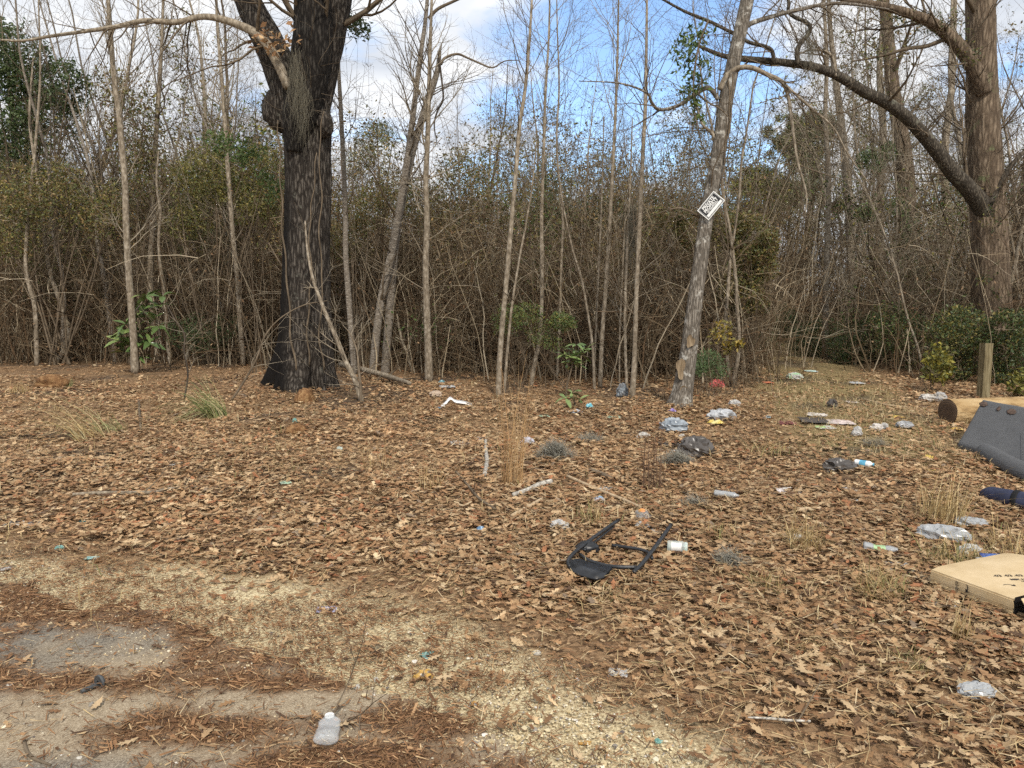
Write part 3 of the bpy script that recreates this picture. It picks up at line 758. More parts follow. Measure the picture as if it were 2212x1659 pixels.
# long thin limb reaching left across the frame
c4, r4 = trace([(622, 190), (596, 128), (560, 78), (500, 48), (440, 36), (380, 48), (310, 45), (250, 58), (180, 68), (110, 78), (40, 88), (-60, 80)], YO - .5, [17, 22, 19, 16, 13, 12, 11, 10, 8, 7, 5, 3], 70)
q = MB(); q.tube(c4, r4, 8); q.build('limb', M['sapbark'], oak)
cr_ = MB()
limbs_from(cr_, rng, c4, r4, 26, .1, .98, (.5, 1.7), 2, up=-.05, kids=4, ang=(.5, 1.3), rfac=(.25, .5))
for (cc_, rr_) in ((c, r), (c2, r2), (c3, r3)):
    top = [i for i in range(len(cc_)) if cc_[i][2] > 6.2]
    limbs_from(cr_, rng, cc_, rr_ * .5, 8, .7, 1, (1.6, 3.4), 3, up=.3, kids=5)
# fine dead shoots around the fork
for _ in range(70):
    k = rng.integers(0, 3); cc_, rr_ = ((c, r), (c2, r2), (c3, r3))[k]
    i = rng.integers(len(cc_) // 2 if k == 0 else 6, len(cc_) - 4); a = rng.uniform(0, 2 * pi)
    st = cc_[i] + np.array([cos(a), sin(a), 0]) * rr_[i] * .95
    grow(cr_, rng, st, (cos(a), sin(a) * .8, rng.uniform(-.5, .9)), rng.uniform(.3, 1.1), .005, 1, .1, .3, 4)
cr_.build('crown', M['twig'], oak)
# ivy stems that cling to the bark
for vp, w in (([(640, 800), (628, 720), (622, 620), (612, 520), (608, 430), (604, 340), (600, 260)], 5),
              ([(668, 790), (664, 700), (672, 600), (668, 500), (676, 420), (684, 330)], 4),
              ([(700, 800), (690, 720), (697, 610), (690, 520), (694, 420), (690, 310), (700, 240)], 4)):
    cx_, rx_ = trace(vp, YO - .62, [w, w * .8, w * .5], 46)
    cx_[:, 0] += np.sin(np.arange(46) * .7) * .015; q = MB(); q.tube(cx_, rx_, 5); q.build('ivy_stem', M['twig'], oak_trunk)
# grey moss hanging from the fork
def moss_drape(rng, anchors, L, n, w=.0016, spread=.05):
    mb = MB()
    for _ in range(n):
        p = anchors[rng.integers(len(anchors))] + rng.normal(0, spread, 3); l = L * rng.uniform(.25, 1.0) ** 1.2; k = 7
        z = np.linspace(0, 1, k); ph = rng.uniform(0, 6.28, 2)
        pts = p + np.stack([np.sin(z * 9 + ph[0]) * .035 * z + rng.normal(0, .05) * z, np.cos(z * 8 + ph[1]) * .03 * z, -z * l], -1) + rng.normal(0, .012, (k, 3))
        sdv = np.array([w, 0, 0]) * (1.2 - .7 * z)[:, None]; v = np.concatenate([pts - sdv, pts + sdv]); i = np.arange(k - 1)
        mb.add(v, np.stack([i, i + 1, i + 1 + k, i + k], -1), np.array([.15, .135, .10]) * rng.uniform(.5, 1.3))
    return mb
an = [P(x, y, YO - .75) for x, y in ((632, 120), (640, 110), (648, 150), (655, 180), (640, 170), (662, 200), (645, 200), (636, 150))]
o = moss_drape(rng, an, 1.05, 190).build('hanging_moss', M['moss'], None, an[0])
tag(o, 'grey green moss draped in the fork of the massive dark oak', 'moss')
# bunch of dead leaves lodged in the left fork
q = MB(); leaf_cards(q, P(594, 88, YO - .75) + rng.normal(0, 1, (90, 3)) * (.17, .12, .09), .12, rng, [(.34, .20, .10), (.25, .14, .07), (.42, .28, .15)], .7)
kind(q.build('foliage', M['leafmix'], oak), 'stuff')

# ------------------------------------------------------------------ the leaning tree that carries the sign
rng = np.random.default_rng(202)
lb = G(1468, 876); YL = lb[1]
lean = thing('leaning_tree', 'leaning grey tree with peeled bark scars carrying the property sign', 'tree', lb)
CL, RL = trace([(1466, 884), (1473, 850), (1482, 800), (1490, 740), (1500, 660), (1511, 580), (1526, 470), (1549, 350), (1562, 260), (1575, 180), (1592, 100), (1614, 0), (1640, -120), (1660, -260)], YL,
               [62, 47, 40, 36, 33, 31, 31, 31, 30, 29, 28, 28, 24, 18], 140)
q = MB(); q.tube(CL, RL, 44, bumpf=bark_bump(.12, 2.6, 37, 2.0)); lean_trunk = q.build('trunk', M['leanbark'], lean)
M['rawwood'] = mat_noise('raw_wood', [(.3, (.11, .078, .045)), (.5, (.22, .162, .10)), (.7, (.34, .265, .175))], 10, stretch=(3, 3, .5), bstr=.6, bdist=.01)
for vx, vy, hw, hh, dyaw in ((1491, 737, 9, 13, -.1), (1470, 795, 9, 23, -.35), (1477, 848, 8, 17, -.1)):
    ctr = P(vx, vy, YL - S(18, YL)); k = 14; th = np.linspace(0, 2 * pi, 18, endpoint=False); v = []
    for s_, dz in ((1.0, .012), (.82, .004), (.5, -.004), (.0, -.006)):
        rr = 1 + .18 * np.sin(th * 3 + vx) + .1 * np.sin(th * 5)
        v.append(np.stack([ctr[0] + np.cos(th) * rr * S(hw, YL) * s_, ctr[1] - .022 - dz + (np.cos(th) * s_) ** 2 * .02 + 0 * th, ctr[2] + np.sin(th) * rr * S(hh, YL) * s_], -1))
    v = np.vstack(v); f = []
    for a_ in range(3):
        for b_ in range(18): f.append((a_ * 18 + b_, a_ * 18 + (b_ + 1) % 18, (a_ + 1) * 18 + (b_ + 1) % 18, (a_ + 1) * 18 + b_))
    q = MB(); q.add(v, f); o = q.build('bark_scar', M['rawwood'], lean_trunk)
def limb(vp, Y, w, parent, mat, n=40, sides=8, name='limb', dy=0.0):
    c, r = trace(vp, Y, [q_ * .84 for q_ in w], n, dy=dy / (len(vp) - 1))
    q = MB(); q.tube(c, r, sides); q.build(name, mat, parent); return c, r
lc = MB()
LB = []
LB.append(limb([(1592, 85), (1615, 55), (1660, 38), (1720, 22), (1790, 8), (1850, 10), (1920, 20)], YL, [12, 13, 11, 10, 9, 7, 4], lean, M['leanbark'], dy=.6))
LB.append(limb([(1556, 195), (1570, 165), (1592, 148), (1622, 146), (1655, 160), (1690, 178), (1704, 215), (1712, 275), (1722, 345), (1742, 420), (1738, 470)], YL, [18, 16, 13, 12, 11, 10, 9, 7, 6, 4, 2], lean, M['sapbark'], 60, dy=-.4))
LB.append(limb([(1552, 215), (1530, 190), (1500, 205), (1465, 228), (1425, 237), (1408, 222), (1396, 200), (1340, 180), (1250, 175)], YL, [11, 12, 11, 9, 8, 8, 6, 4, 2], lean, M['leanbark'], 50, dy=-.3))
LB.append(limb([(1545, 300), (1536, 285), (1520, 272), (1510, 248), (1503, 215), (1498, 185)], YL, [10, 8, 7, 6, 5, 3], lean, M['sapbark'], 30))
LB.append(limb([(1522, 480), (1500, 462), (1470, 450), (1440, 455), (1400, 470)], YL, [8, 7, 5, 4, 2], lean, M['twig'], 24))
LB.append(limb([(1690, 178), (1720, 205), (1760, 240), (1800, 275), (1830, 330), (1880, 400)], YL - .25, [8, 7, 6, 5, 4, 2], lean, M['sapbark'], 36))
for c_, r_ in LB: limbs_from(lc, rng, c_, r_, 12, .2, 1, (.4, 1.2), 2, up=0, kids=4, ang=(.4, 1.2))
limbs_from(lc, rng, CL, RL, 9, .35, .85, (.5, 1.5), 2, up=.1, kids=4, rfac=(.08, .16))
limbs_from(lc, rng, CL, RL, 9, .85, 1, (1.5, 2.8), 3, up=.2, kids=5, rfac=(.15, .3))
lc.build('crown', M['twig'], lean)
# vines hanging beside its trunk
for k, vp in enumerate(([(1572, 170), (1577, 260), (1566, 330), (1560, 420), (1572, 520), (1560, 600)], [(1582, 160), (1578, 250), (1573, 330), (1575, 400), (1566, 470)])):
    c_, r_ = trace(vp, YL - .1, [3, 3, 2], 40); c_[:, 0] += np.sin(np.arange(40) * .8) * .012
    q = MB(); q.tube(c_, r_, 5); q.build('ivy_stem', M['twig'], lean_trunk)

# evergreen vine with glossy leaves hanging left of it
vb = P(1512, 60, YL - .3)
vine = thing('leafy_vine', 'green leafy vine hanging in the gap left of the leaning tree', 'vine', vb)
c_, r_ = trace([(1530, 45), (1512, 90), (1500, 150), (1498, 200), (1502, 250), (1512, 290)], YL - .3, [4, 4, 3, 2], 30)
q = MB(); q.tube(c_, r_, 5); limbs_from(q, rng, c_, r_, 14, .05, .9, (.2, .55), 1, up=-.2, kids=4); q.build('stem', M['twig'], vine)
pts = np.vstack([blob_points(rng, P(x, y, YL - .3), (S(rx, YL), .25, S(ry, YL)), n_, 9, 4, .45) for x, y, rx, ry, n_ in ((1500, 120, 45, 55, 260), (1498, 190, 36, 40, 120), (1520, 70, 30, 25, 70), (1508, 245, 20, 28, 40))])
q = MB(); leaf_cards(q, pts, .085, rng, [(.075, .12, .03), (.05, .085, .022), (.10, .15, .05), (.13, .17, .045)], .9, wid=.42); q.build('leaves', M['foliage'], vine)

# ------------------------------------------------------------------ the big tree right of the track and its arching limb
rng = np.random.default_rng(303)
YR = 15.6; rb = P(2142, 700, YR); rb[2] = zg(rb[0], rb[1])
big = thing('big_tree', 'thick straight brown trunk with a long limb arching over the track', 'tree', rb)
base_v = 829.5
cR, rR = trace([(2148, 860), (2146, 760), (2142, 650), (2138, 540), (2132, 430), (2127, 330), (2122, 230), (2119, 120), (2117, 0), (2114, -150), (2110, -320)], YR, [96, 84, 76, 73, 70, 66, 62, 58, 54, 46, 34], 120)
q = MB(); q.tube(cR, rR, 48, bumpf=bark_bump(.13, 2.6, 47, .8)); q.build('trunk', M['bigbark'], big)
BL = []
BL.append(limb([(2140, 478), (2116, 438), (2090, 405), (2060, 375), (2030, 335), (1995, 292), (1960, 255), (1915, 222), (1870, 200), (1825, 172), (1790, 155), (1750, 143), (1700, 136), (1650, 131), (1606, 127), (1560, 120), (1500, 95)], YR - .05, [50, 46, 40, 36, 33, 31, 29, 27, 25, 22, 20, 18, 16, 14, 13, 10, 6], big, M['limbbark'], 90, 14, dy=-2.3))
BL.append(limb([(2126, 200), (2105, 150), (2080, 110), (2050, 78), (2010, 48), (1960, 28), (1900, 12), (1840, 2), (1780, -10)], YR - .2, [40, 36, 33, 30, 27, 22, 18, 13, 8], big, M['bigbark'], 60, 12, dy=-.6))
BL.append(limb([(1724, 140), (1722, 112), (1730, 92), (1745, 75), (1750, 58), (1738, 46), (1718, 38), (1703, 25), (1704, 8), (1698, -20)], YR - 1.9, [14, 13, 11, 11, 11, 10, 9, 9, 8, 6], big, M['limbbark'], 50, 8, dy=.1))
BL.append(limb([(1671, 133), (1670, 118), (1664, 106), (1645, 98), (1620, 92), (1598, 80), (1570, 65), (1530, 45), (1480, 25), (1425, -5)], YR - 2.0, [11, 10, 10, 9, 9, 9, 8, 8, 7, 5], big, M['limbbark'], 50, 8, dy=-.2))
BL.append(limb([(2040, 85), (2000, 100), (1960, 105), (1915, 118), (1870, 128), (1840, 132)], YR - .4, [11, 10, 9, 7, 5, 3], big, M['twig'], 30, 6))
BL.append(limb([(2138, 440), (2150, 420), (2170, 380), (2195, 345), (2230, 310)], YR - .3, [16, 15, 13, 11, 8], big, M['limbbark'], 20, 7))
BL.append(limb([(1805, 165), (1800, 130), (1785, 112), (1750, 108), (1720, 120)], YR - 1.5, [8, 7, 6, 5, 3], big, M['sapbark'], 24, 6))
bcr = MB()
for c_, r_ in BL: limbs_from(bcr, rng, c_, r_, 14, .12, 1, (.6, 2.0), 2, up=.15, kids=5, ang=(.5, 1.2), rfac=(.15, .35))
limbs_from(bcr, rng, cR, rR, 22, .3, .75, (.8, 2.4), 2, up=.2, kids=5, rfac=(.05, .1))
limbs_from(bcr, rng, cR, rR, 9, .75, 1, (2, 4), 3, up=.3, kids=6, rfac=(.12, .3))
bcr.build('crown', M['twig'], big)
pts = np.vstack([blob_points(rng, P(x, y, YR - .4), (S(rx, YR), .3, S(ry, YR)), n_, 19, 3, .5) for x, y, rx, ry, n_ in ((2040, 60, 60, 40, 300), (1960, 40, 50, 22, 140), (2080, 130, 40, 40, 120), (2120, 640, 50, 60, 120), (2150, 470, 35, 90, 160), (1890, 120, 40, 22, 90))])
q = MB(); leaf_cards(q, pts, .06, rng, OLIVE + GREEN, .9); q.build('foliage', M['foliage'], big)
an = [P(1752, 70, YR - 1.9), P(1745, 80, YR - 1.9), P(1758, 92, YR - 1.9)]
o = moss_drape(rng, an, .75, 90, spread=.03).build('hanging_moss', M['moss'], None, an[0])
tag(o, 'pale moss hanging from the crooked branch on the arching limb', 'moss')
o = moss_drape(rng, [P(1367, 450, 13.0), P(1364, 470, 13.0)], .95, 160, w=.003, spread=.04).build('hanging_moss', M['moss'], None, P(1367, 450, 13))
tag(o, 'grey moss curtain hanging between the thin saplings left of the sign', 'moss')

# ------------------------------------------------------------------ saplings one can follow from root to crown
HEROES = [  # label, points, widths, bark, limbs
 ('pale sapling with a fork behind the big leaved seedling at the left', [(292, 806), (286, 720), (276, 610), (268, 500), (264, 400), (252, 260), (238, 140), (229, 0), (224, -90)], [24, 20, 19, 18, 17, 16, 14, 11, 9], 'sapbark', 16),
 ('slim pale trunk just right of the forked sapling in the left brush', [(340, 782), (332, 690), (324, 600), (329, 480), (333, 380), (340, 280), (348, 180), (356, 60), (360, -60)], [18, 17, 16, 15, 14, 13, 11, 8, 6], 'sapbark', 14),
 ('thin sapling with a kink standing right of the big leaved seedling', [(368, 790), (362, 720), (360, 650), (352, 580), (350, 520), (355, 460), (348, 400), (352, 330)], [11, 11, 10, 9, 8, 8, 6, 4], 'sapbark', 9),
 ('straight grey sapling between the left seedling and the massive oak', [(526, 792), (520, 700), (515, 600), (506, 500), (499, 400), (492, 290), (484, 180), (474, 60), (468, -60)], [14, 14, 13, 13, 12, 11, 10, 8, 6], 'sapbark', 13),
 ('crooked young tree at the far left with a bare orange foot', [(122, 785), (150, 735), (146, 700), (130, 650), (112, 600), (100, 550), (88, 460), (70, 350), (56, 250), (62, 120)], [15, 14, 12, 11, 11, 10, 9, 8, 7, 4], 'sapbark', 9),
 ('bent thin sapling second from the left frame edge', [(80, 790), (77, 720), (72, 660), (52, 590), (50, 520), (56, 420), (66, 300), (74, 160), (70, 20)], [13, 12, 12, 11, 10, 10, 8, 6, 4], 'sapbark', 10),
 ('grey leaning trunk closest to the left frame edge', [(26, 765), (33, 680), (36, 600), (33, 500), (28, 390), (20, 270), (10, 150), (-8, 30)], [20, 18, 17, 16, 15, 13, 11, 8], 'sapbark', 10),
 ('banded sapling close behind the right flank of the massive oak', [(766, 812), (758, 720), (752, 640), (746, 553), (745, 460), (742, 360), (738, 270), (733, 160), (728, 40), (722, -60)], [17, 16, 16, 15, 14, 13, 12, 10, 8, 6], 'cherry', 14),
 ('banded tree leaning right, the taller stem of the crossed pair', [(805, 806), (814, 720), (824, 646), (847, 546), (864, 450), (881, 350), (892, 270), (901, 200), (912, 120), (922, 50), (930, -60)], [24, 23, 23, 22, 20, 18, 16, 14, 12, 11, 8], 'cherry', 14),
 ('straight pale trunk right of the crossed banded pair', [(927, 826), (925, 740), (923, 679), (921, 579), (924, 479), (922, 400), (926, 300), (929, 190), (932, 80), (936, -50)], [25, 21, 20, 18, 17, 15, 14, 12, 9, 6], 'sapbark', 15),
 ('tallest of the pale slim saplings in the middle, rooted nearest the clearing', [(1077, 858), (1079, 790), (1084, 712), (1095, 596), (1105, 479), (1114, 383), (1121, 283), (1134, 195), (1144, 83), (1150, -20), (1156, -100)], [19, 16, 15, 14, 13, 12, 12, 10, 8, 6, 4], 'sapbark', 16),
 ('thin sapling crossing close behind the tallest middle sapling', [(1089, 850), (1096, 760), (1106, 660), (1122, 560), (1137, 479), (1150, 400), (1160, 300)], [8, 8, 7, 6, 6, 5, 3], 'sapbark', 8),
 ('slightly wavy pale sapling, next right of the tallest middle sapling', [(1147, 834), (1156, 780), (1165, 740), (1171, 646), (1171, 529), (1171, 450), (1175, 333), (1179, 200), (1186, 83), (1189, -40)], [14, 13, 12, 11, 11, 10, 9, 8, 6, 4], 'sapbark', 14),
 ('very thin upright sapling left of the leafy seedling in the middle', [(1203, 826), (1209, 696), (1214, 546), (1216, 467), (1203, 317), (1208, 187), (1204, 67), (1202, -40)], [7, 7, 7, 6, 6, 5, 4, 3], 'sapbark', 12),
 ('thin pole curving away to the left behind the leafy seedling', [(1284, 842), (1282, 790), (1277, 729), (1257, 612), (1237, 546), (1221, 479), (1208, 410)], [8, 8, 7, 6, 6, 5, 3], 'sapbark', 7),
 ('straight tan sapling directly right of the leafy seedling', [(1296, 838), (1301, 712), (1309, 596), (1315, 490), (1320, 380), (1327, 233), (1331, 100), (1333, -30)], [13, 12, 11, 11, 9, 8, 6, 4], 'sapbark', 14),
 ('hair thin sapling between the leafy seedling and the tan sapling', [(1282, 832), (1287, 700), (1292, 579), (1297, 479), (1301, 380), (1305, 250)], [6, 6, 5, 5, 4, 3], 'sapbark', 8),
 ('rightmost of the pale saplings before the leaning tree', [(1366, 862), (1370, 780), (1372, 720), (1376, 612), (1382, 500), (1390, 340), (1397, 220), (1400, 100), (1402, -20), (1404, -100)], [17, 14, 13, 13, 12, 11, 10, 8, 6, 4], 'sapbark', 16),
 ('thin grey sapling just left of the last pale sapling', [(1354, 846), (1352, 760), (1352, 679), (1356, 579), (1361, 479), (1366, 380), (1370, 250)], [9, 8, 8, 8, 7, 5, 3], 'sapbark', 8),
 ('slender stem standing close by the moss curtain', [(1338, 832), (1340, 720), (1345, 620), (1349, 520), (1352, 430)], [5, 5, 5, 4, 3], 'sapbark', 6),
]
SAP = []
for hi, (lab, vp, w, bark, k) in enumerate(HEROES):
    rng = np.random.default_rng(400 + hi)
    b0 = G(*vp[0]); Y = b0[1]
    t_ = thing('sapling', lab, 'sapling', b0, 'saplings along the edge of the clearing')
    c_, r_ = trace(vp, Y, [q_ * .78 for q_ in w], 60, extend=2.0 if vp[-1][1] < 60 else 0.0)
    c_[:, 1] += np.sin(np.linspace(0, 3, 60) + hi) * .12 - sin(hi) * .12
    q = MB(); q.tube(c_, r_, 10, bumpf=bark_bump(.16, 1.6, 60 + hi, 2.5)); q.build('trunk', M[bark], t_)
    q = MB()
    hi0 = .16 if Y > 16 else .22
    limbs_from(q, rng, c_, r_, k, hi0, .98, (.6, 1.8), 2, up=.25, kids=5, ang=(.55, 1.15), rfac=(.18, .34))
    limbs_from(q, rng, c_, r_, k, .55, 1, (.7, 1.9), 2, up=.3, kids=5, ang=(.4, .9), rfac=(.25, .45))
    q.build('crown', M['twigpale' if hi % 3 == 0 else 'twig'], t_)
    SAP.append((c_, r_, Y))
# the snapped second stem of the crossed pair
rng = np.random.default_rng(470)
b0 = G(834, 806); t_ = thing('broken_tree', 'banded tree with a snapped dark top and a branch hanging down', 'tree', b0)
c_, r_ = trace([(832, 812), (838, 720), (846, 620), (856, 510), (871, 416), (894, 317), (924, 217), (940, 170), (950, 130)], b0[1], [20, 18, 18, 17, 17, 16, 15, 13, 11], 60)
q = MB(); q.tube(c_, r_, 10, bumpf=bark_bump(.14, 1.6, 91, 2.5)); q.build('trunk', M['cherry'], t_)
q = MB(); Yb = b0[1]
for x0, y0, x1, y1 in ((948, 140, 955, 92), (945, 140, 950, 105), (951, 140, 953, 110)):
    cc_, rc_ = trace([(x0, y0), ((x0 + x1) / 2 - 1, (y0 + y1) / 2), (x1, y1)], Yb, [6, 4, 1], 8); q.tube(cc_, rc_, 5)
q.build('splinter', M['twigdark'], t_)
limb([(953, 140), (958, 128), (972, 120), (990, 117), (1010, 125), (1035, 136), (1064, 146), (1090, 132), (1120, 130)], Yb, [6, 7, 6, 6, 5, 5, 4, 3, 2], t_, M['twig'], 40, 6)
limb([(947, 110), (950, 140), (955, 180), (957, 215), (945, 240), (938, 270), (944, 310)], Yb - .1, [6, 6, 5, 5, 5, 4, 2], t_, M['twigdark'], 30, 6)
limb([(926, 40), (945, 20), (975, 5), (1010, -10)], Yb, [9, 8, 7, 5], t_, M['twig'], 20, 6)
q = MB(); limbs_from(q, rng, c_, r_, 14, .3, 1, (.6, 1.6), 2, up=.2, kids=5, rfac=(.15, .3)); q.build('crown', M['twig'], t_)

# dead poles that lean round the foot of the oak
LEAN = [('forked bare pole leaning left across the foot of the massive oak', [(697, 838), (692, 790), (684, 740), (668, 700), (650, 660), (620, 610), (585, 560), (560, 520)], [9, 8, 7, 6, 5, 4, 3, 2], 'twig'),
        ('pale blotched pole leaning on the right flank of the massive oak', [(782, 868), (765, 822), (742, 780), (722, 735), (700, 690), (680, 645), (662, 600), (648, 540), (640, 470)], [12, 12, 11, 10, 9, 8, 7, 5, 3], 'sapbark'),
        ('short upright stick in front of the oak and its leaning pole', [(780, 872), (776, 835), (770, 805), (762, 760), (745, 725), (725, 705)], [6, 6, 5, 4, 3, 2], 'twig'),
        ('curved whip of a shrub left of the oak roots', [(498, 868), (520, 830), (545, 780), (560, 730), (590, 690), (640, 660), (690, 650)], [5, 5, 4, 4, 3, 3, 2], 'twig'),
        ('thin dark vine rising from the leaves at the left of the oak', [(398, 864), (400, 810), (386, 760), (380, 722), (352, 690), (330, 660)], [4, 4, 3, 3, 3, 2], 'twigdark'),
        ('bleached pole standing crooked among the crossed banded stems', [(892, 806), (880, 770), (866, 740), (856, 705), (850, 680)], [7, 7, 6, 5, 3], 'twigpale')]
for hi, (lab, vp, w, mt) in enumerate(LEAN):
    rng = np.random.default_rng(500 + hi); b0 = G(*vp[0])
    t_ = thing('leaning_pole', lab, 'branch', b0)
    c_, r_ = trace(vp, b0[1], w, 40); c_[:, 1] += np.linspace(0, .5, 40)
    q = MB(); q.tube(c_, r_, 8); q.build('stem', M[mt], t_)
    q = MB(); limbs_from(q, rng, c_, r_, 9, .2, 1, (.3, 1.0), 1, up=.05, kids=5, rfac=(.25, .5)); q.build('crown', M['twigpale'], t_)
# ------------------------------------------------------------------ brush: one tangled mass behind the clearing
def xl(y): return 0.335 * y                      # left and right hedge of the track
def xr(y): return 6.9 + (y - 13) * 0.22
def brush_clump(rng, h, leafy, pal=None, nst=24, ntw=110, pale=0.0):
    mb = MB(); browns = np.array([(.095, .068, .041), (.135, .10, .061), (.19, .145, .092), (.06, .043, .027), (.125, .08, .046)]); pales = np.array([(.36, .295, .20), (.44, .37, .265), (.28, .225, .15)])
    def pick(): return (pales[rng.integers(3)] if rng.random() < .13 + pale else browns[rng.integers(5)]) * rng.uniform(.8, 1.2)
    for _ in range(nst):
        p = np.array([rng.normal(0, .75), rng.normal(0, .55), -.1])
        L = h * rng.uniform(.45, 1.1); n = 8; d = np.array([rng.normal(0, .2), rng.normal(0, .15), 1.0]); pts = [p]
        for i in range(n):
            d = d + rng.normal(0, .13, 3); d /= np.linalg.norm(d); pts.append(pts[-1] + d * L / n)
        mb.tube(np.array(pts), np.linspace(1, .3, n + 1) * rng.uniform(.005, .014) * (1 + .5 * (rng.random() > .85)), 3, pick(), cap=False)
    for _ in range(ntw):
        z = h * rng.beta(1.3, 1.5); p = np.array([rng.normal(0, .9), rng.normal(0, .6), z])
        L = rng.uniform(.4, 1.6); n = 5; d = rng.normal(0, 1, 3); d[2] = d[2] * .8 + .35; d /= np.linalg.norm(d); pts = [p]
        for i in range(n):
            d = d + rng.normal(0, .26, 3) + (0, 0, -.05); d /= np.linalg.norm(d); pts.append(pts[-1] + d * L / n)
        pts = np.array(pts); pts[:, 2] = np.maximum(pts[:, 2], -.05)
        mb.tube(pts, np.linspace(1, .35, n + 1) * rng.uniform(.0022, .0062), 3, pick(), cap=False)
    if leafy:
        pts = np.vstack([blob_points(rng, (rng.normal(0, .5), rng.normal(0, .4), h * rng.uniform(.45, .95)), (.75, .6, .6), leafy // 4, int(rng.integers(99)), 2.4, .45) for _ in range(4)])
        leaf_cards(mb, pts, .07, rng, pal, .8)
    dl = np.stack([rng.normal(0, .8, 60), rng.normal(0, .6, 60), h * rng.random(60) ** 1.5], -1)
    leaf_cards(mb, dl, .07, rng, DEADC, .8)
    return mb
m_brush = mat_attr('brush', .9, 0, .1)
protos = bpy.data.collections.new('brush_kinds')
rng = np.random.default_rng(700)
spec = [(2.6, 0, None), (3.4, 0, None), (4.0, 80, DEADC), (3.0, 0, None), (4.6, 480, OLIVE), (4.2, 600, BROWNISH), (3.6, 560, GREEN + OLIVE), (4.8, 420, BROWNISH), (1.7, 0, None), (1.5, 200, GREEN), (3.2, 0, None), (4.4, 0, None), (4.6, 420, [(.17, .18, .085), (.21, .20, .10), (.14, .15, .07)])]
for i, (h, lf, pal) in enumerate(spec):
    me = brush_clump(rng, h, lf, pal, (22 if h > 2 else 14) if i < 10 else 12, (110 if h > 2 else 100) if i < 10 else 60, .35 if i >= 10 else 0).mesh('brush_kind', m_brush, smooth=False)
    protos.objects.link(bpy.data.objects.new('brush_kind_%02d' % i, me))
px, py, pi_, ps, pr = [], [], [], [], []
def add_brush(n, y0, y1, cond, kinds, sc=(.85, 1.2), probs=None):
    k = 0; tries = 0
    while k < n and tries < n * 40:
        tries += 1
        y = y0 + (y1 - y0) * rng.random() ** .8; x = rng.uniform(-.72 * y - 2, .72 * y + 2)
        if not cond(x, y): continue
        px.append(x); py.append(y); pi_.append(int(rng.choice(kinds, p=probs))); ps.append(rng.uniform(*sc) * (.62 + .85 * float(fbm(np.array([[x * .33, y * .33, 0]]), 131, 2)[0]))); pr.append(rng.uniform(0, 6.28)); k += 1
def forest_front(x):
    return np.interp(x, [-16, -9, -5, -3.2, -2, 0, 2.4, 3.4, 4.2], [18.6, 18.7, 18.6, 18.0, 16.8, 15.9, 15.0, 13.4, 12.9])
left = lambda x, y: x < xl(y) - .7 and y > forest_front(min(x, 4.2)) and not (abs(x - 1.6) < .9 and y < 13.5)
right = lambda x, y: x > xr(y) + .9 and y > 13.2
add_brush(200, 14.5, 20.5, left, [0, 1, 3, 2, 5, 6, 4], (.78, 1.12), probs=[.28, .22, .24, .08, .08, .04, .06])
add_brush(170, 20, 30, left, [1, 2, 3, 4, 5, 6, 7], (.95, 1.25), probs=[.14, .12, .14, .18, .18, .12, .12])
add_brush(80, 23, 36, left, [4, 5, 6, 7, 2], (1.15, 1.6), probs=[.26, .24, .22, .18, .1])
add_brush(60, 20, 34, lambda x, y: left(x, y) and x < -.28 * y, [4, 5, 6, 7, 2], (1.2, 1.75), probs=[.26, .24, .26, .14, .1])
add_brush(60, 26, 48, lambda x, y: x > xl(y) - 1 and (x > xr(y) or y > 27), [12, 12, 4, 11, 2], (1.2, 2.1), probs=[.3, .2, .15, .2, .15])
add_brush(90, 29, 46, lambda x, y: x < xl(y) + 2, [1, 2, 4, 5, 6, 7], (1.0, 1.45), probs=[.4, .16, .13, .13, .12, .06])
add_brush(60, 14.2, 21, left, [10, 11], (.7, 1.05))
add_brush(60, 18, 36, right, [10, 11], (1, 1.5))
add_brush(46, 14.2, 17.5, left, [8, 8, 9], (.7, 1.1), probs=[.5, .3, .2])
add_brush(70, 14, 24, right, [0, 3, 8, 9, 6], (.8, 1.15), probs=[.22, .22, .24, .2, .12])
add_brush(110, 24, 45, lambda x, y: x > xr(y) + 1 or y > 29, [0, 3, 10, 11, 12], (.8, 1.3), probs=[.14, .14, .3, .3, .12])  # pale twigs of the right woods; haze is painted into their paler colour
n = len(px); px, py = np.array(px), np.array(py)
me = bpy.data.meshes.new('undergrowth'); me.vertices.add(n)
me.vertices.foreach_set('co', np.stack([px, py, zg(px, py)], -1).astype(np.float32).ravel())
for nm, ty, val in (('kind_index', 'INT', np.array(pi_, np.int32)), ('size', 'FLOAT', np.array(ps, np.float32)), ('turn', 'FLOAT', np.array(pr, np.float32))):
    a_ = me.attributes.new(nm, ty, 'POINT'); a_.data.foreach_set('value', val)
und = bpy.data.objects.new('undergrowth', me); COL.objects.link(und)
kind(und, 'stuff', 'dense brown tangle of brush and vines under the trees')
ng = bpy.data.node_groups.new('undergrowth', 'GeometryNodeTree')
ng.interface.new_socket('Geometry', in_out='INPUT', socket_type='NodeSocketGeometry'); ng.interface.new_socket('Geometry', in_out='OUTPUT', socket_type='NodeSocketGeometry')
gi = ng.nodes.new('NodeGroupInput'); go = ng.nodes.new('NodeGroupOutput'); iop = ng.nodes.new('GeometryNodeInstanceOnPoints')
ci = ng.nodes.new('GeometryNodeCollectionInfo'); ci.inputs['Collection'].default_value = protos
ci.inputs['Separate Children'].default_value = True; ci.inputs['Reset Children'].default_value = True
def nattr(nm, ty):
    a_ = ng.nodes.new('GeometryNodeInputNamedAttribute'); a_.data_type = ty; a_.inputs['Name'].default_value = nm
    return a_.outputs['Attribute']
cz = ng.nodes.new('ShaderNodeCombineXYZ'); ng.links.new(nattr('turn', 'FLOAT'), cz.inputs[2])
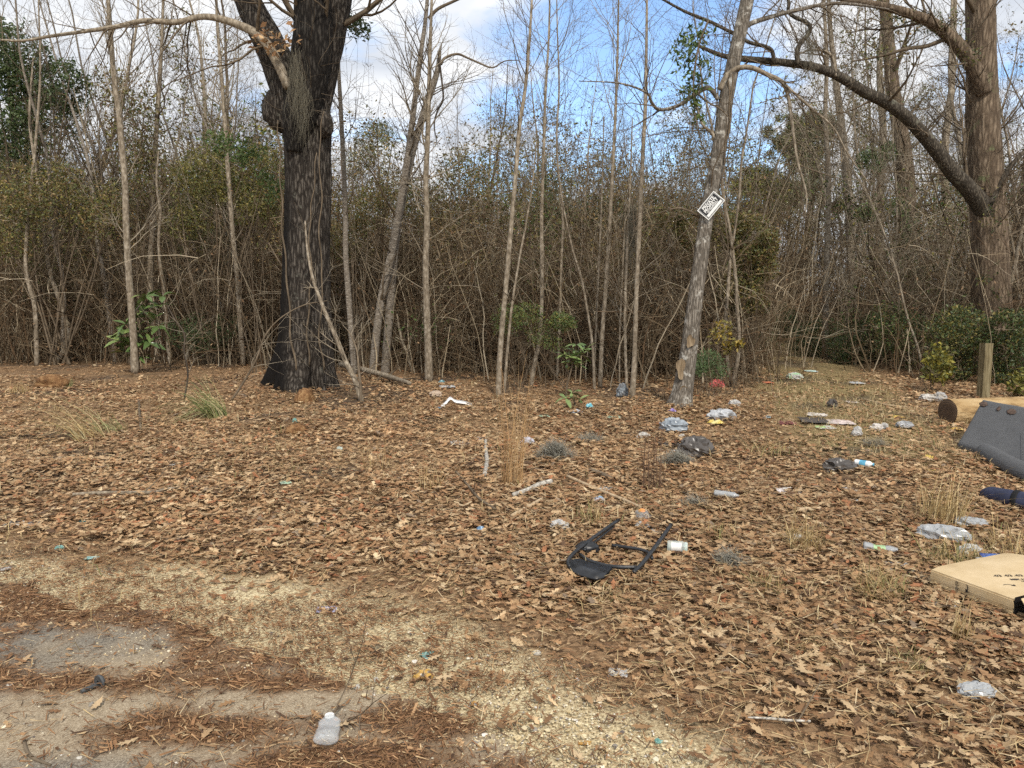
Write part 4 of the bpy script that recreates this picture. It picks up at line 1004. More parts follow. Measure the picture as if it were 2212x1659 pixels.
ng.links.new(gi.outputs[0], iop.inputs['Points']); ng.links.new(ci.outputs[0], iop.inputs['Instance'])
iop.inputs['Pick Instance'].default_value = True
ng.links.new(nattr('kind_index', 'INT'), iop.inputs['Instance Index']); ng.links.new(cz.outputs[0], iop.inputs['Rotation'])
ng.links.new(nattr('size', 'FLOAT'), iop.inputs['Scale']); ng.links.new(iop.outputs[0], go.inputs[0])
md = und.modifiers.new('scatter', 'NODES'); md.node_group = ng

# ------------------------------------------------------------------ background saplings and tall trees, one object each
def make_bare(rng, name, label, cat, h, r0, bark, twig, nl, lvl=2, llen=(.7, 1.9), wand=.06, clear=.25, kids=5):
    t_ = thing(name, label, cat, (0, 0, 0)); n = 26; d = np.array([rng.normal(0, .06), rng.normal(0, .06), 1.]); pts = [np.array([0, 0, -.1])]
    for i in range(n):
        d = d + rng.normal(0, wand, 3); d[2] = max(d[2], .8); d /= np.linalg.norm(d); pts.append(pts[-1] + d * h / n)
    pts = np.array(pts); rad = r0 * (1 - .85 * np.linspace(0, 1, n + 1) ** 1.1)
    q = MB(); q.tube(pts, rad, 7, bumpf=bark_bump(.2, 1.5, int(rng.integers(99)), 2)); q.build('trunk', M[bark], t_, (0, 0, 0))
    q = MB(); limbs_from(q, rng, pts, rad, nl, clear, 1, llen, lvl, up=.35, kids=kids, ang=(.45, 1.1), rfac=(.25, .45)); q.build('crown', M[twig], t_, (0, 0, 0))
    return t_
rng = np.random.default_rng(800)
SAPK = [make_bare(rng, 'bare_sapling', '', 'sapling', h, r0, bk, tw, nl) for h, r0, bk, tw, nl in
        ((7.5, .035, 'sapbark', 'twig', 26), (9.5, .05, 'sapbark', 'twig', 30), (6.0, .026, 'sapbark', 'twigpale', 22), (11, .06, 'cherry', 'twig', 32), (8.5, .04, 'twig', 'twigdark', 30), (5.2, .02, 'twigpale', 'twigpale', 18))]
def add_leaves(t_, rng, n_, pal, size):
    cr_ = [c for c in t_.children if c.name.startswith('crown')][0]; me = cr_.data; co = np.empty(len(me.vertices) * 3, np.float32); me.vertices.foreach_get('co', co); co = co.reshape(-1, 3)
    co = co[fbm(co * 1.3, 7, 2) > .45]; q = MB(); leaf_cards(q, co[rng.integers(0, len(co), n_)] + rng.normal(0, .05, (n_, 3)), size, rng, pal, .9); q.build('foliage', M['foliage'], t_, (0, 0, 0), smooth=False)
LEAFK = [make_bare(rng, 'leafy_sapling', '', 'sapling', h, r0, 'sapbark', 'twig', nl, 2, (.6, 1.6), .08, .3) for h, r0, nl in ((6.5, .03, 24), (8.0, .035, 28), (5.5, .024, 22))]
for t_, pal in zip(LEAFK, (OLIVE, BROWNISH + OLIVE, GREEN + OLIVE[:2])): add_leaves(t_, rng, 900, pal, .075)
TREEK = [make_bare(rng, 'bare_tree', '', 'tree', h, r0, bk, tw, nl, 3, (1.8, 4.2), .045, .3, 5) for h, r0, bk, tw, nl in
         ((16, .125, 'sapbark', 'twigpale', 30), (19, .17, 'bigbark', 'twig', 30), (14, .085, 'sapbark', 'twigpale', 30))]
LAND = [(-900, 60, 'the trunk at the left frame edge'), (60, 200, 'the crooked orange footed sapling'), (200, 320, 'the forked left sapling'), (320, 430, 'the slim left trunk'), (430, 580, 'the grey sapling left of the oak'),
        (580, 740, 'the massive oak'), (740, 870, 'the crossed banded pair'), (870, 1000, 'the snapped tree'), (1000, 1110, 'the tallest middle sapling'), (1110, 1190, 'the wavy pale sapling'), (1190, 1280, 'the middle seedling'),
        (1280, 1350, 'the tan sapling'), (1350, 1450, 'the moss curtain'), (1450, 1560, 'the leaning tree'), (1560, 1680, 'the rusty vine mass'), (1680, 1800, 'the end of the track'), (1800, 1910, 'the sprawling track bush'),
        (1910, 2000, 'the vine wrapped trunk'), (2000, 2100, 'the yellow green shrub'), (2100, 3500, 'the thick brown trunk')]
LOOK = {}
for s_, w_ in zip(SAPK, ('thin grey', 'tall grey', 'short pale twigged', 'tall banded', 'dark twigged', 'whip thin pale')): LOOK[s_.name] = w_ + ' sapling'
for s_, w_ in zip(LEAFK, ('olive leaved sapling', 'rusty leaved sapling', 'green leaved sapling')): LOOK[s_.name] = w_
for s_, w_ in zip(TREEK, ('tall pale tree', 'tall brown tree', 'slender pale tree')): LOOK[s_.name] = w_
ZONES = [('saplings in the brush left of the oak', lambda x, y: x < -.28 * y and y > forest_front(min(x, 4.2)), 62, 16.5, 36, SAPK, .9),
         ('saplings in the brush behind the clearing', lambda x, y: -.25 * y < x < .27 * y and y > forest_front(min(x, 4.2)), 78, 14.6, 38, [SAPK[0], SAPK[2], SAPK[2], SAPK[4], SAPK[5], SAPK[5]], .82),
         ('leafy saplings left of the oak', lambda x, y: x < -.24 * y and y > 18.5, 34, 19, 34, LEAFK, 1.05),
         ('leafy saplings behind the clearing', lambda x, y: -.24 * y < x < .27 * y and y > forest_front(min(x, 4.2)) + 1.5, 36, 18, 34, LEAFK, .85),
         ('leafy saplings beyond the track', lambda x, y: x > .36 * y and x > xr(y) + 1, 14, 22, 40, LEAFK, 1.2),
         ('saplings behind the leaning tree', lambda x, y: .27 * y < x < xl(y) - .6, 10, 13.6, 32, SAPK, .9),
         ('saplings right of the track', lambda x, y: x > xr(y) + .8, 56, 15.5, 36, [SAPK[0], SAPK[2], SAPK[2], SAPK[5], SAPK[1]], 1.1),
         ('tall trees beyond the track', lambda x, y: x > .37 * y and x > xr(y) + 1, 12, 30, 60, [TREEK[0], TREEK[2], TREEK[2]], 1),
         ('tall trees far behind the oak', lambda x, y: x < -.22 * y, 8, 30, 52, TREEK, 1),
         ('tall trees far behind the saplings', lambda x, y: -.2 * y < x < .3 * y, 4, 38, 55, TREEK, .9)]
first = {}; placed = []
for grp, cond, cnt, y0, y1, kinds, sz in ZONES:
    k = 0
    while k < cnt:
        y = y0 + (y1 - y0) * rng.random() ** .85; x = rng.uniform(-.68 * y, .68 * y)
        if not cond(x, y) or (abs(x - ob[0]) < 1.2 and y < 17): continue
        k += 1; src = kinds[rng.integers(len(kinds))]; sc = rng.uniform(.8, 1.25) * sz
        loc = (x, y, zg(x, y)); base = src.name
        if base not in first:
            first[base] = src; src.location = loc; src.rotation_euler = (0, 0, rng.uniform(0, 6.28)); src.scale = (sc,) * 3; src['group'] = grp; o = src
        else: o = copy_thing(src, loc, rng.uniform(0, 6.28), (sc,) * 3, '', grp)
        o.rotation_euler[0] = rng.normal(0, .06); o.rotation_euler[1] = rng.normal(0, .06)
        vx = 1106 + FV * x / (y * CP); land = next(n_ for a_, b_, n_ in LAND if a_ <= vx < b_)
        placed.append((LOOK[base], 'deep' if y > 24 else 'close', land, vx, o))
ORD = ['leftmost', 'second from left', 'third from left', 'fourth from left', 'fifth from left', 'sixth from left', 'seventh from left', 'eighth from left', 'ninth from left', 'tenth from left']
same = {}
for row in placed: same.setdefault(row[:3], []).append(row)
for (look, dep, land), rows in same.items():
    rows.sort(key=lambda r_: r_[3])
    for i, r_ in enumerate(rows):
        r_[4]['label'] = f"{look} {'deep' if dep == 'deep' else 'close'} behind {land}" + (f", {ORD[min(i, 9)]}" if len(rows) > 1 else '')
# traced trunks beyond the track
RT = [('dark vine wrapped trunk standing between the track and the thick brown trunk', [(1952, 760), (1956, 640), (1954, 520), (1958, 420), (1950, 320), (1930, 200), (1918, 80), (1905, -60)], 27, [44, 40, 38, 36, 32, 28, 24, 18], 'bigbark', 16),
      ('slim grey trunk rising straight above the end of the track', [(1783, 740), (1784, 620), (1788, 500), (1790, 380), (1783, 250), (1786, 130), (1780, 0)], 20, [13, 12, 11, 11, 9, 8, 6], 'sapbark', 20),
      ('grey trunk leaning left beneath the arching limb', [(1842, 720), (1838, 560), (1832, 420), (1822, 310), (1810, 210), (1798, 110), (1790, 0)], 26, [20, 18, 17, 16, 14, 11, 8], 'sapbark', 20),
      ('pale trunk close left of the dark vine wrapped trunk', [(1905, 740), (1904, 600), (1900, 450), (1908, 300), (1900, 150), (1912, 0)], 31, [20, 19, 17, 15, 12, 9], 'sapbark', 18),
      ('broad leaning trunk cut by the right frame edge', [(2188, 800), (2198, 680), (2208, 560), (2222, 420), (2240, 250)], 19, [50, 46, 42, 38, 30], 'bigbark', 8),
      ('grey trunk seen between the vine wrapped trunk and the thick brown one', [(2030, 760), (2036, 620), (2046, 480), (2040, 340), (2056, 180), (2062, 20)], 30, [22, 20, 18, 15, 13, 9], 'sapbark', 18)]
for hi, (lab, vp, Y, w, bk, k) in enumerate(RT):
    rng = np.random.default_rng(860 + hi); b0 = P(*vp[0], Y); b0[2] = zg(b0[0], b0[1])
    t_ = thing('woodland_tree', lab, 'tree', b0)
    c_, r_ = trace(vp, Y, w, 50, extend=3.0); c_[0][2] = b0[2] - .1
    q = MB(); q.tube(c_, r_, 12, bumpf=bark_bump(.15, 1.8, 160 + hi, 1.2)); q.build('trunk', M[bk], t_)
    q = MB(); limbs_from(q, rng, c_, r_, k, .25, 1, (1.2, 3.2), 3, up=.25, kids=5, ang=(.5, 1.15), rfac=(.15, .35)); q.build('crown', M['twigpale' if hi % 2 else 'twig'], t_)

# ------------------------------------------------------------------ evergreen trees, shrubs and vines
def leafy(name, label, cat, Y, base_v, blobs, size, pal, mat='foliage', stems=3, stemr=.02, group=None, long=1.0, wid=.5, twigmat='twig', seed=0, depth=.8, clump=2.2, thr=.42):
    rng = np.random.default_rng(900 + seed); size = size * 1.2; blobs = [(a, b_, c, d, int(e * 2.1)) for a, b_, c, d, e in blobs]
    b0 = P(base_v, 700, Y); b0[2] = zg(b0[0], b0[1])
    t_ = thing(name, label, cat, b0, group); q = MB(); allp = []
    for vx, vy, rx, ry, n in blobs:
        c = P(vx, vy, Y); R3 = (S(rx, Y), max(.3, min(S(rx, Y), depth)), S(ry, Y))
        pts = blob_points(rng, c, R3, n, seed + len(allp), clump, thr); allp.append(pts)
        for s_ in range(stems):
            st = b0 + rng.normal(0, .12, 3) * (1, 1, 0); e = pts[rng.integers(len(pts))]
            m_ = (st + e) / 2 + rng.normal(0, .15, 3); m_[2] = max(m_[2], b0[2] + .1)
            c_ = catmull([st, m_, e], 12); r_ = np.linspace(1, .25, 12) * stemr
            q.tube(c_, r_, 4, cap=False); limbs_from(q, rng, c_, r_, 6, .4, 1, (S(rx, Y) * .3, S(rx, Y) * .8), 1, up=.1, kids=5, rfac=(.3, .5))
    q.build('stem' if cat in ('shrub', 'vine') else 'trunk', M[twigmat], t_)
    q = MB(); leaf_cards(q, np.vstack(allp), size, rng, pal, .9, long, wid); q.build('foliage' if cat in ('shrub', 'vine') else 'crown', M[mat], t_, smooth=False)
    return t_
gE = 'evergreens in the brush'
leafy('evergreen_tree', 'dense dark green evergreen in the upper left corner', 'tree', 21, 60, [(40, 150, 75, 110, 2600), (100, 250, 70, 80, 1500), (20, 300, 60, 70, 900), (150, 190, 45, 60, 600)], .085, GREEN + [(.08, .11, .035)], stems=3, stemr=.05, group=gE, seed=1)
leafy('evergreen_tree', 'olive green tree tangled in vines right of the dark corner evergreen', 'tree', 19, 280, [(290, 260, 60, 110, 900), (240, 190, 40, 60, 300), (330, 380, 60, 60, 600)], .07, OLIVE + DEADC, stems=3, stemr=.03, group=gE, seed=2)
leafy('evergreen_tree', 'yellow olive foliage just left of the massive oak', 'tree', 18.5, 450, [(440, 380, 70, 70, 1500), (540, 430, 70, 60, 1300), (400, 470, 60, 50, 600), (560, 350, 45, 40, 350)], .065, OLIVE + [(.19, .165, .05)], stems=3, stemr=.03, group=gE, seed=3)
leafy('evergreen_tree', 'low olive brown crown at the left frame edge behind the bent sapling', 'tree', 18, 120, [(110, 420, 110, 80, 1500), (30, 470, 60, 90, 700), (210, 450, 60, 70, 600)], .065, BROWNISH + OLIVE, stems=3, stemr=.03, group=gE, seed=4)
leafy('evergreen_tree', 'dark green crown low behind the middle saplings', 'tree', 20, 1290, [(1290, 480, 110, 55, 2200), (1200, 440, 60, 70, 800), (1400, 470, 60, 50, 900), (1250, 540, 80, 40, 600)], .07, GREEN + [(.06, .075, .022)], stems=3, stemr=.04, group=gE, seed=5)
leafy('evergreen_tree', 'olive crown between the straight pale trunk and the tallest sapling', 'tree', 19, 1010, [(1010, 380, 70, 70, 1000), (960, 460, 70, 60, 800), (1070, 450, 60, 60, 600)], .06, OLIVE + BROWNISH, stems=3, stemr=.03, group=gE, seed=6)
leafy('evergreen_tree', 'small round pine top showing right of the massive oak', 'tree', 32, 810, [(810, 300, 50, 40, 900), (790, 360, 60, 40, 700), (830, 420, 60, 40, 500)], .12, PINEC, stems=2, stemr=.07, group=gE, seed=7, wid=.25)
leafy('evergreen_tree', 'olive brown vine covered crown behind the crossed banded pair', 'tree', 18, 790, [(790, 450, 60, 60, 800), (860, 420, 50, 60, 500), (750, 520, 50, 50, 400)], .06, BROWNISH + OLIVE, stems=3, stemr=.03, group=gE, seed=8)
leafy('pine_tree', 'round topped pine far off beneath the arching limb', 'tree', 44, 1715, [(1690, 285, 46, 38, 2200), (1760, 275, 48, 34, 2000), (1720, 325, 70, 40, 2000), (1745, 380, 50, 45, 900)], .24, PINEC, stems=2, stemr=.14, seed=9, wid=.18, clump=1.0)
leafy('pine_tree', 'low spreading pine right of the sign above the track', 'tree', 40, 1650, [(1640, 400, 60, 40, 2300), (1720, 420, 70, 38, 2000), (1660, 460, 80, 34, 1500), (1770, 440, 50, 34, 900)], .22, PINEC, stems=2, stemr=.12, seed=10, wid=.18, clump=1.0)
leafy('vine_thicket', 'olive and rust vine mass hanging right of the leaning tree', 'vine', 15.2, 1620, [(1620, 520, 60, 60, 1500), (1600, 620, 55, 70, 1000), (1570, 500, 50, 50, 800), (1640, 600, 40, 80, 800), (1500, 500, 40, 50, 500), (1450, 470, 50, 30, 450)], .06, BROWNISH + OLIVE, stems=5, stemr=.012, seed=11)
gS = 'evergreen shrubs along the track'
SH = [('dark green bush closing the end of the track', 23, 1700, [(1700, 720, 62, 50, 1500), (1680, 690, 40, 40, 700)], GREEN, 12),
      ('green bush just right of the far end of the track', 21, 1775, [(1770, 735, 62, 58, 1700), (1750, 765, 50, 30, 500)], GREEN + BRIGHT[3:], 13),
      ('broad sprawling green bush midway along the right of the track', 18.5, 1860, [(1860, 730, 75, 65, 1900), (1840, 780, 55, 30, 600)], GREEN + OLIVE[2:3], 14),
      ('dark mixed bush below the vine wrapped trunk', 17, 1960, [(1960, 740, 75, 70, 1600), (1930, 690, 50, 40, 500)], GREEN + OLIVE[2:], 15),
      ('olive bush before the foot of the thick brown trunk', 14.6, 2080, [(2080, 720, 75, 60, 1500), (2050, 790, 60, 45, 800)], GREEN + OLIVE, 16),
      ('dark bush behind the wooden post at the right', 13.8, 2175, [(2180, 740, 60, 75, 1500), (2190, 800, 50, 50, 700)], GREEN + OLIVE[2:], 17),
      ('rounded green shrub on the left hedge of the track', 18.5, 1660, [(1650, 700, 34, 40, 700), (1640, 740, 40, 30, 500)], GREEN, 18)]
for lab, Y, bv, bl, pal, sd in SH: leafy('green_shrub', lab, 'shrub', Y, bv, bl, .05, pal, group=gS, stems=4, stemr=.01, seed=sd, wid=.55)
leafy('green_shrub', 'small feathery light green shrub at the foot of the leaning tree', 'shrub', 11.9, 1530, [(1528, 785, 40, 30, 420), (1545, 800, 32, 20, 160), (1505, 800, 26, 18, 90)], .05, [(.10, .16, .06), (.14, .20, .08), (.075, .12, .045)], stems=4, stemr=.006, seed=21, wid=.2)
leafy('green_shrub', 'airy pale green sprig beside the tallest middle sapling', 'shrub', 13.6, 1125, [(1120, 680, 60, 34, 420), (1090, 700, 40, 30, 160), (1160, 720, 40, 30, 160)], .05, BRIGHT + OLIVE[:2], stems=4, stemr=.006, seed=22, wid=.3)
leafy('green_shrub', 'airy pale green sprig left of the leafy seedling in the middle', 'shrub', 13.4, 1212, [(1212, 705, 36, 34, 420), (1190, 740, 30, 20, 120)], .05, BRIGHT + OLIVE[:2], stems=4, stemr=.006, seed=23, wid=.3)
leafy('green_shrub', 'low dark green bush between the left seedling and the oak', 'shrub', 18.4, 430, [(430, 720, 70, 45, 1200), (480, 700, 40, 35, 500)], .05, GREEN, stems=4, stemr=.008, seed=24, wid=.4)
leafy('yellow_shrub', 'yellow green leafy shrub left of the wooden post', 'shrub', 13.2, 2030, [(2030, 775, 26, 40, 130), (2020, 810, 22, 20, 60)], .09, [(.28, .24, .04), (.20, .19, .05), (.14, .15, .04)], stems=4, stemr=.005, seed=25)
leafy('yellow_shrub', 'yellow green leaves at the right frame edge beside the post', 'shrub', 12.4, 2205, [(2205, 830, 22, 34, 110)], .09, [(.24, .22, .05), (.17, .18, .05)], stems=4, stemr=.005, seed=26)
leafy('yellow_shrub', 'wispy shrub with yellow leaves right of the leaning tree', 'shrub', 12.6, 1580, [(1585, 745, 26, 26, 70), (1560, 720, 26, 40, 60)], .07, [(.34, .24, .04), (.22, .19, .05)], stems=6, stemr=.005, seed=27)
leafy('climbing_vine', 'green vine leaves climbing the vine wrapped trunk', 'vine', 26.4, 1955, [(1960, 520, 30, 60, 400), (1940, 440, 28, 40, 260), (1975, 600, 30, 40, 240)], .09, BRIGHT + GREEN, stems=2, stemr=.015, seed=28)
leafy('climbing_vine', 'bright green vine clump high under the arching limb', 'vine', 24, 1885, [(1880, 350, 30, 34, 420), (1870, 460, 22, 24, 260), (1920, 330, 22, 22, 120)], .08, BRIGHT + GREEN, stems=2, stemr=.015, seed=29)
leafy('climbing_vine', 'sparse green leaves hanging left of the oak fork', 'vine', 15.5, 560, [(500, 320, 40, 30, 110), (550, 340, 40, 30, 110), (470, 300, 40, 20, 60), (580, 400, 30, 40, 90)], .085, BRIGHT, stems=2, stemr=.008, seed=30, wid=.4)
leafy('climbing_vine', 'tuft of green leaves against the sky right of the oak fork', 'vine', 14.6, 770, [(775, 60, 28, 24, 110), (760, 40, 20, 20, 50)], .08, GREEN, stems=2, stemr=.006, seed=31, wid=.35)

# ------------------------------------------------------------------ two seedlings with big glossy leaves: each leaf a part
def big_leaf_mesh(rng, bend):
    st = np.linspace(0, 1, 7); hw = np.array([.01, .07, .13, .165, .15, .09, .005])
    z = -bend * st ** 2; L = np.stack([st, hw, z + hw * .25], -1); C = np.stack([st, hw * 0, z], -1); R_ = np.stack([st, -hw, z + hw * .25], -1)
    v = np.concatenate([L, C, R_]); i = np.arange(6)
    return v, np.concatenate([np.stack([i + 1, i, i + 7, i + 8], -1), np.stack([i + 8, i + 7, i + 14, i + 15], -1)])
M['bigleaf'], nt, b = mat_new('big_glossy_leaf')
oi = nt.nodes.new('ShaderNodeObjectInfo'); r_ = ramp(nt, [(0, (.07, .115, .035)), (.5, (.12, .18, .055)), (1, (.20, .25, .085))])
nt.links.new(oi.outputs['Random'], r_.inputs[0]); nt.links.new(r_.outputs[0], b.inputs['Base Color'])
b.inputs['Roughness'].default_value = .33
rng = np.random.default_rng(950)
BLM = []
for bend in (.1, .25, .45, .7):
    v, f = big_leaf_mesh(rng, bend); q = MB(); q.add(v, f); BLM.append(q.mesh('leaf', M['bigleaf']))
def seedling(label, stem, Y, whorls, L):
    b0 = P(*stem[0], Y); b0[2] = zg(b0[0], b0[1]) - .02
    t_ = thing('seedling', label, 'plant', b0)
    c_, r_ = trace(stem, Y, [5, 4, 3], 24); c_[0] = b0
    q = MB(); q.tube(c_, r_, 6)
    for vx, vy, n_ in whorls:
        c = P(vx, vy, Y) + rng.normal(0, .06, 3) * (0, 1, 0); i = np.argmin(np.linalg.norm(c_ - c, axis=1)); i = max(0, i - 3)
        q.tube(catmull([c_[i], (c_[i] + c) / 2 + (0, 0, -.03), c], 8), np.linspace(.006, .004, 8), 5)
        for k in range(n_):
            a = 2 * pi * k / n_ + rng.uniform(-.3, .3); el = rng.uniform(-.25, .75)
            o = bpy.data.objects.new('leaf', BLM[rng.integers(4)]); COL.objects.link(o); o.parent = t_
            o.location = (c - b0); s_ = L * rng.uniform(.65, 1.1); o.scale = (s_, s_, s_); o.rotation_euler = (rng.normal(0, .4), -el, a)
    q.build('stem', M['twig'], t_)
seedling('seedling with long glossy green leaves at the foot of the forked sapling', [(300, 800), (298, 740), (310, 680), (322, 640)], G(300, 800)[1] - .7,
         [(322, 640, 9), (300, 680, 9), (285, 715, 9), (270, 735, 9), (300, 745, 9), (330, 690, 8), (345, 660, 6), (265, 760, 7), (310, 720, 8), (355, 640, 5), (280, 745, 8), (295, 770, 7), (275, 700, 7), (318, 665, 8), (338, 705, 7), (290, 730, 8), (262, 725, 6), (325, 740, 6)], .36)
seedling('seedling with a tight head of glossy leaves in the middle of the clearing edge', [(1222, 862), (1226, 830), (1236, 790), (1240, 760)], G(1222, 862)[1],
         [(1240, 758, 9), (1228, 772, 8), (1255, 770, 8), (1240, 780, 8), (1262, 755, 6), (1218, 765, 6), (1230, 800, 3), (1250, 790, 6), (1245, 745, 7)], .21)
seedling('low seedling with drooping yellow green leaves at the clearing edge', [(1244, 882), (1240, 865), (1232, 850)], G(1244, 882)[1],
         [(1236, 850, 7), (1220, 858, 5), (1252, 862, 5)], .2)
# ------------------------------------------------------------------ things on the ground
rng = np.random.default_rng(1200)
LIFT = .025                                   # the top of the leaf layer above the soil
def on(vx, vy, lift=LIFT):
    p = G(vx, vy); p[2] += lift; return p
def put(mb, name, label, cat, p, mat, yaw=0.0, group=None, smooth=True):
    o = bpy.data.objects.new(name, mb.mesh(name, mat, (0, 0, 0), smooth)); COL.objects.link(o)
    o.location = p; o.rotation_euler = (0, 0, yaw); return tag(o, label, cat, group)
def ridged(q, seed, f): return 1 - np.abs(2 * fbm(q * f, seed, 3) - 1)
def wad(w, d, h, seed, c1, c2, sharp=.5, nu=30, nv=18):
    """crumpled lump, flat below"""
    th, ph = np.meshgrid(np.linspace(0, 2 * pi, nu, endpoint=False), np.linspace(.03, pi - .03, nv))
    s = np.stack([np.cos(th) * np.sin(ph), np.sin(th) * np.sin(ph), np.cos(ph)], -1).reshape(-1, 3)
    k = 1 + sharp * (ridged(s + seed, seed, 1.7) - .6) * 1.5 + sharp * .5 * (ridged(s + seed, seed + 9, 4.5) - .5)
    v = s * k[:, None] * (w / 2, d / 2, h / 2); v[:, 2] = np.maximum(v[:, 2], -h * .28) + h * .28
    i, j = np.meshgrid(np.arange(nv - 1), np.arange(nu), indexing='ij')
    f = np.stack([i * nu + j, (i + 1) * nu + j, (i + 1) * nu + (j + 1) % nu, i * nu + (j + 1) % nu], -1).reshape(-1, 4)
    t = np.clip((fbm(s * 2.3 + seed, seed + 4, 3) - .42) * 6, 0, 1)[:, None]
    return MB().add(v, f, np.array(c1) * (1 - t) + np.array(c2) * t)
def sheet(w, d, h, seed, c1, c2, n=18, ragged=.22, split=6):
    """torn crumpled sheet with a little thickness"""
    u, t = np.meshgrid(np.linspace(-1, 1, n), np.linspace(-1, 1, n)); u, t = u.ravel(), t.ravel()
    edge = 1 + ragged * (fbm(xy3(u, t, 1.6) + seed, seed, 3) - .5) * 2.4
    x, y = u * edge * w / 2, t * (1 + ragged * (fbm(xy3(u, t, 1.8) + seed + 7, seed + 2, 3) - .5) * 2.4) * d / 2
    q = xy3(u, t, 1.0) + seed
    z = h * (.75 * ridged(q, seed + 5, 1.3) + .4 * ridged(q, seed + 6, 3.1) - .45) * (1 - .5 * np.maximum(abs(u), abs(t)) ** 3)
    top = np.stack([x, y, np.maximum(z, 0) + .004], -1); bot = top - (0, 0, .0035)
    i, j = np.meshgrid(np.arange(n - 1), np.arange(n - 1), indexing='ij'); a = (i * n + j).ravel()
    f = np.stack([a, a + 1, a + n + 1, a + n], -1); N = n * n
    k = np.arange(n - 1)
    rim = np.concatenate([np.stack([k, k + N, k + 1 + N, k + 1], -1), np.stack([(n - 1) * n + k + 1, (n - 1) * n + k + 1 + N, (n - 1) * n + k + N, (n - 1) * n + k], -1),
                          np.stack([(k + 1) * n, (k + 1) * n + N, k * n + N, k * n], -1), np.stack([k * n + n - 1, k * n + n - 1 + N, (k + 1) * n + n - 1 + N, (k + 1) * n + n - 1], -1)])
    tt = np.clip((fbm(q * 1.5, seed + 8, 2) - .5) * split + .2, 0, 1)[:, None]; col = np.array(c1) * (1 - tt) + np.array(c2) * tt
    return MB().add(np.vstack([top, bot]), np.concatenate([f, f[:, ::-1] + N, rim]), np.vstack([col, col]))
W = (.56, .55, .52); W2 = (.40, .41, .42); OFF = (.42, .385, .33); TEAL = (.10, .34, .31); TEAL2 = (.20, .44, .41); BLK = (.018, .019, .022); BLK2 = (.05, .052, .056)
GRY = (.26, .28, .30); BLU = (.09, .25, .46); LAV = (.42, .44, .66); GRN = (.34, .58, .42); ORG = (.55, .24, .05); YEL = (.72, .55, .10); RED = (.50, .06, .05)
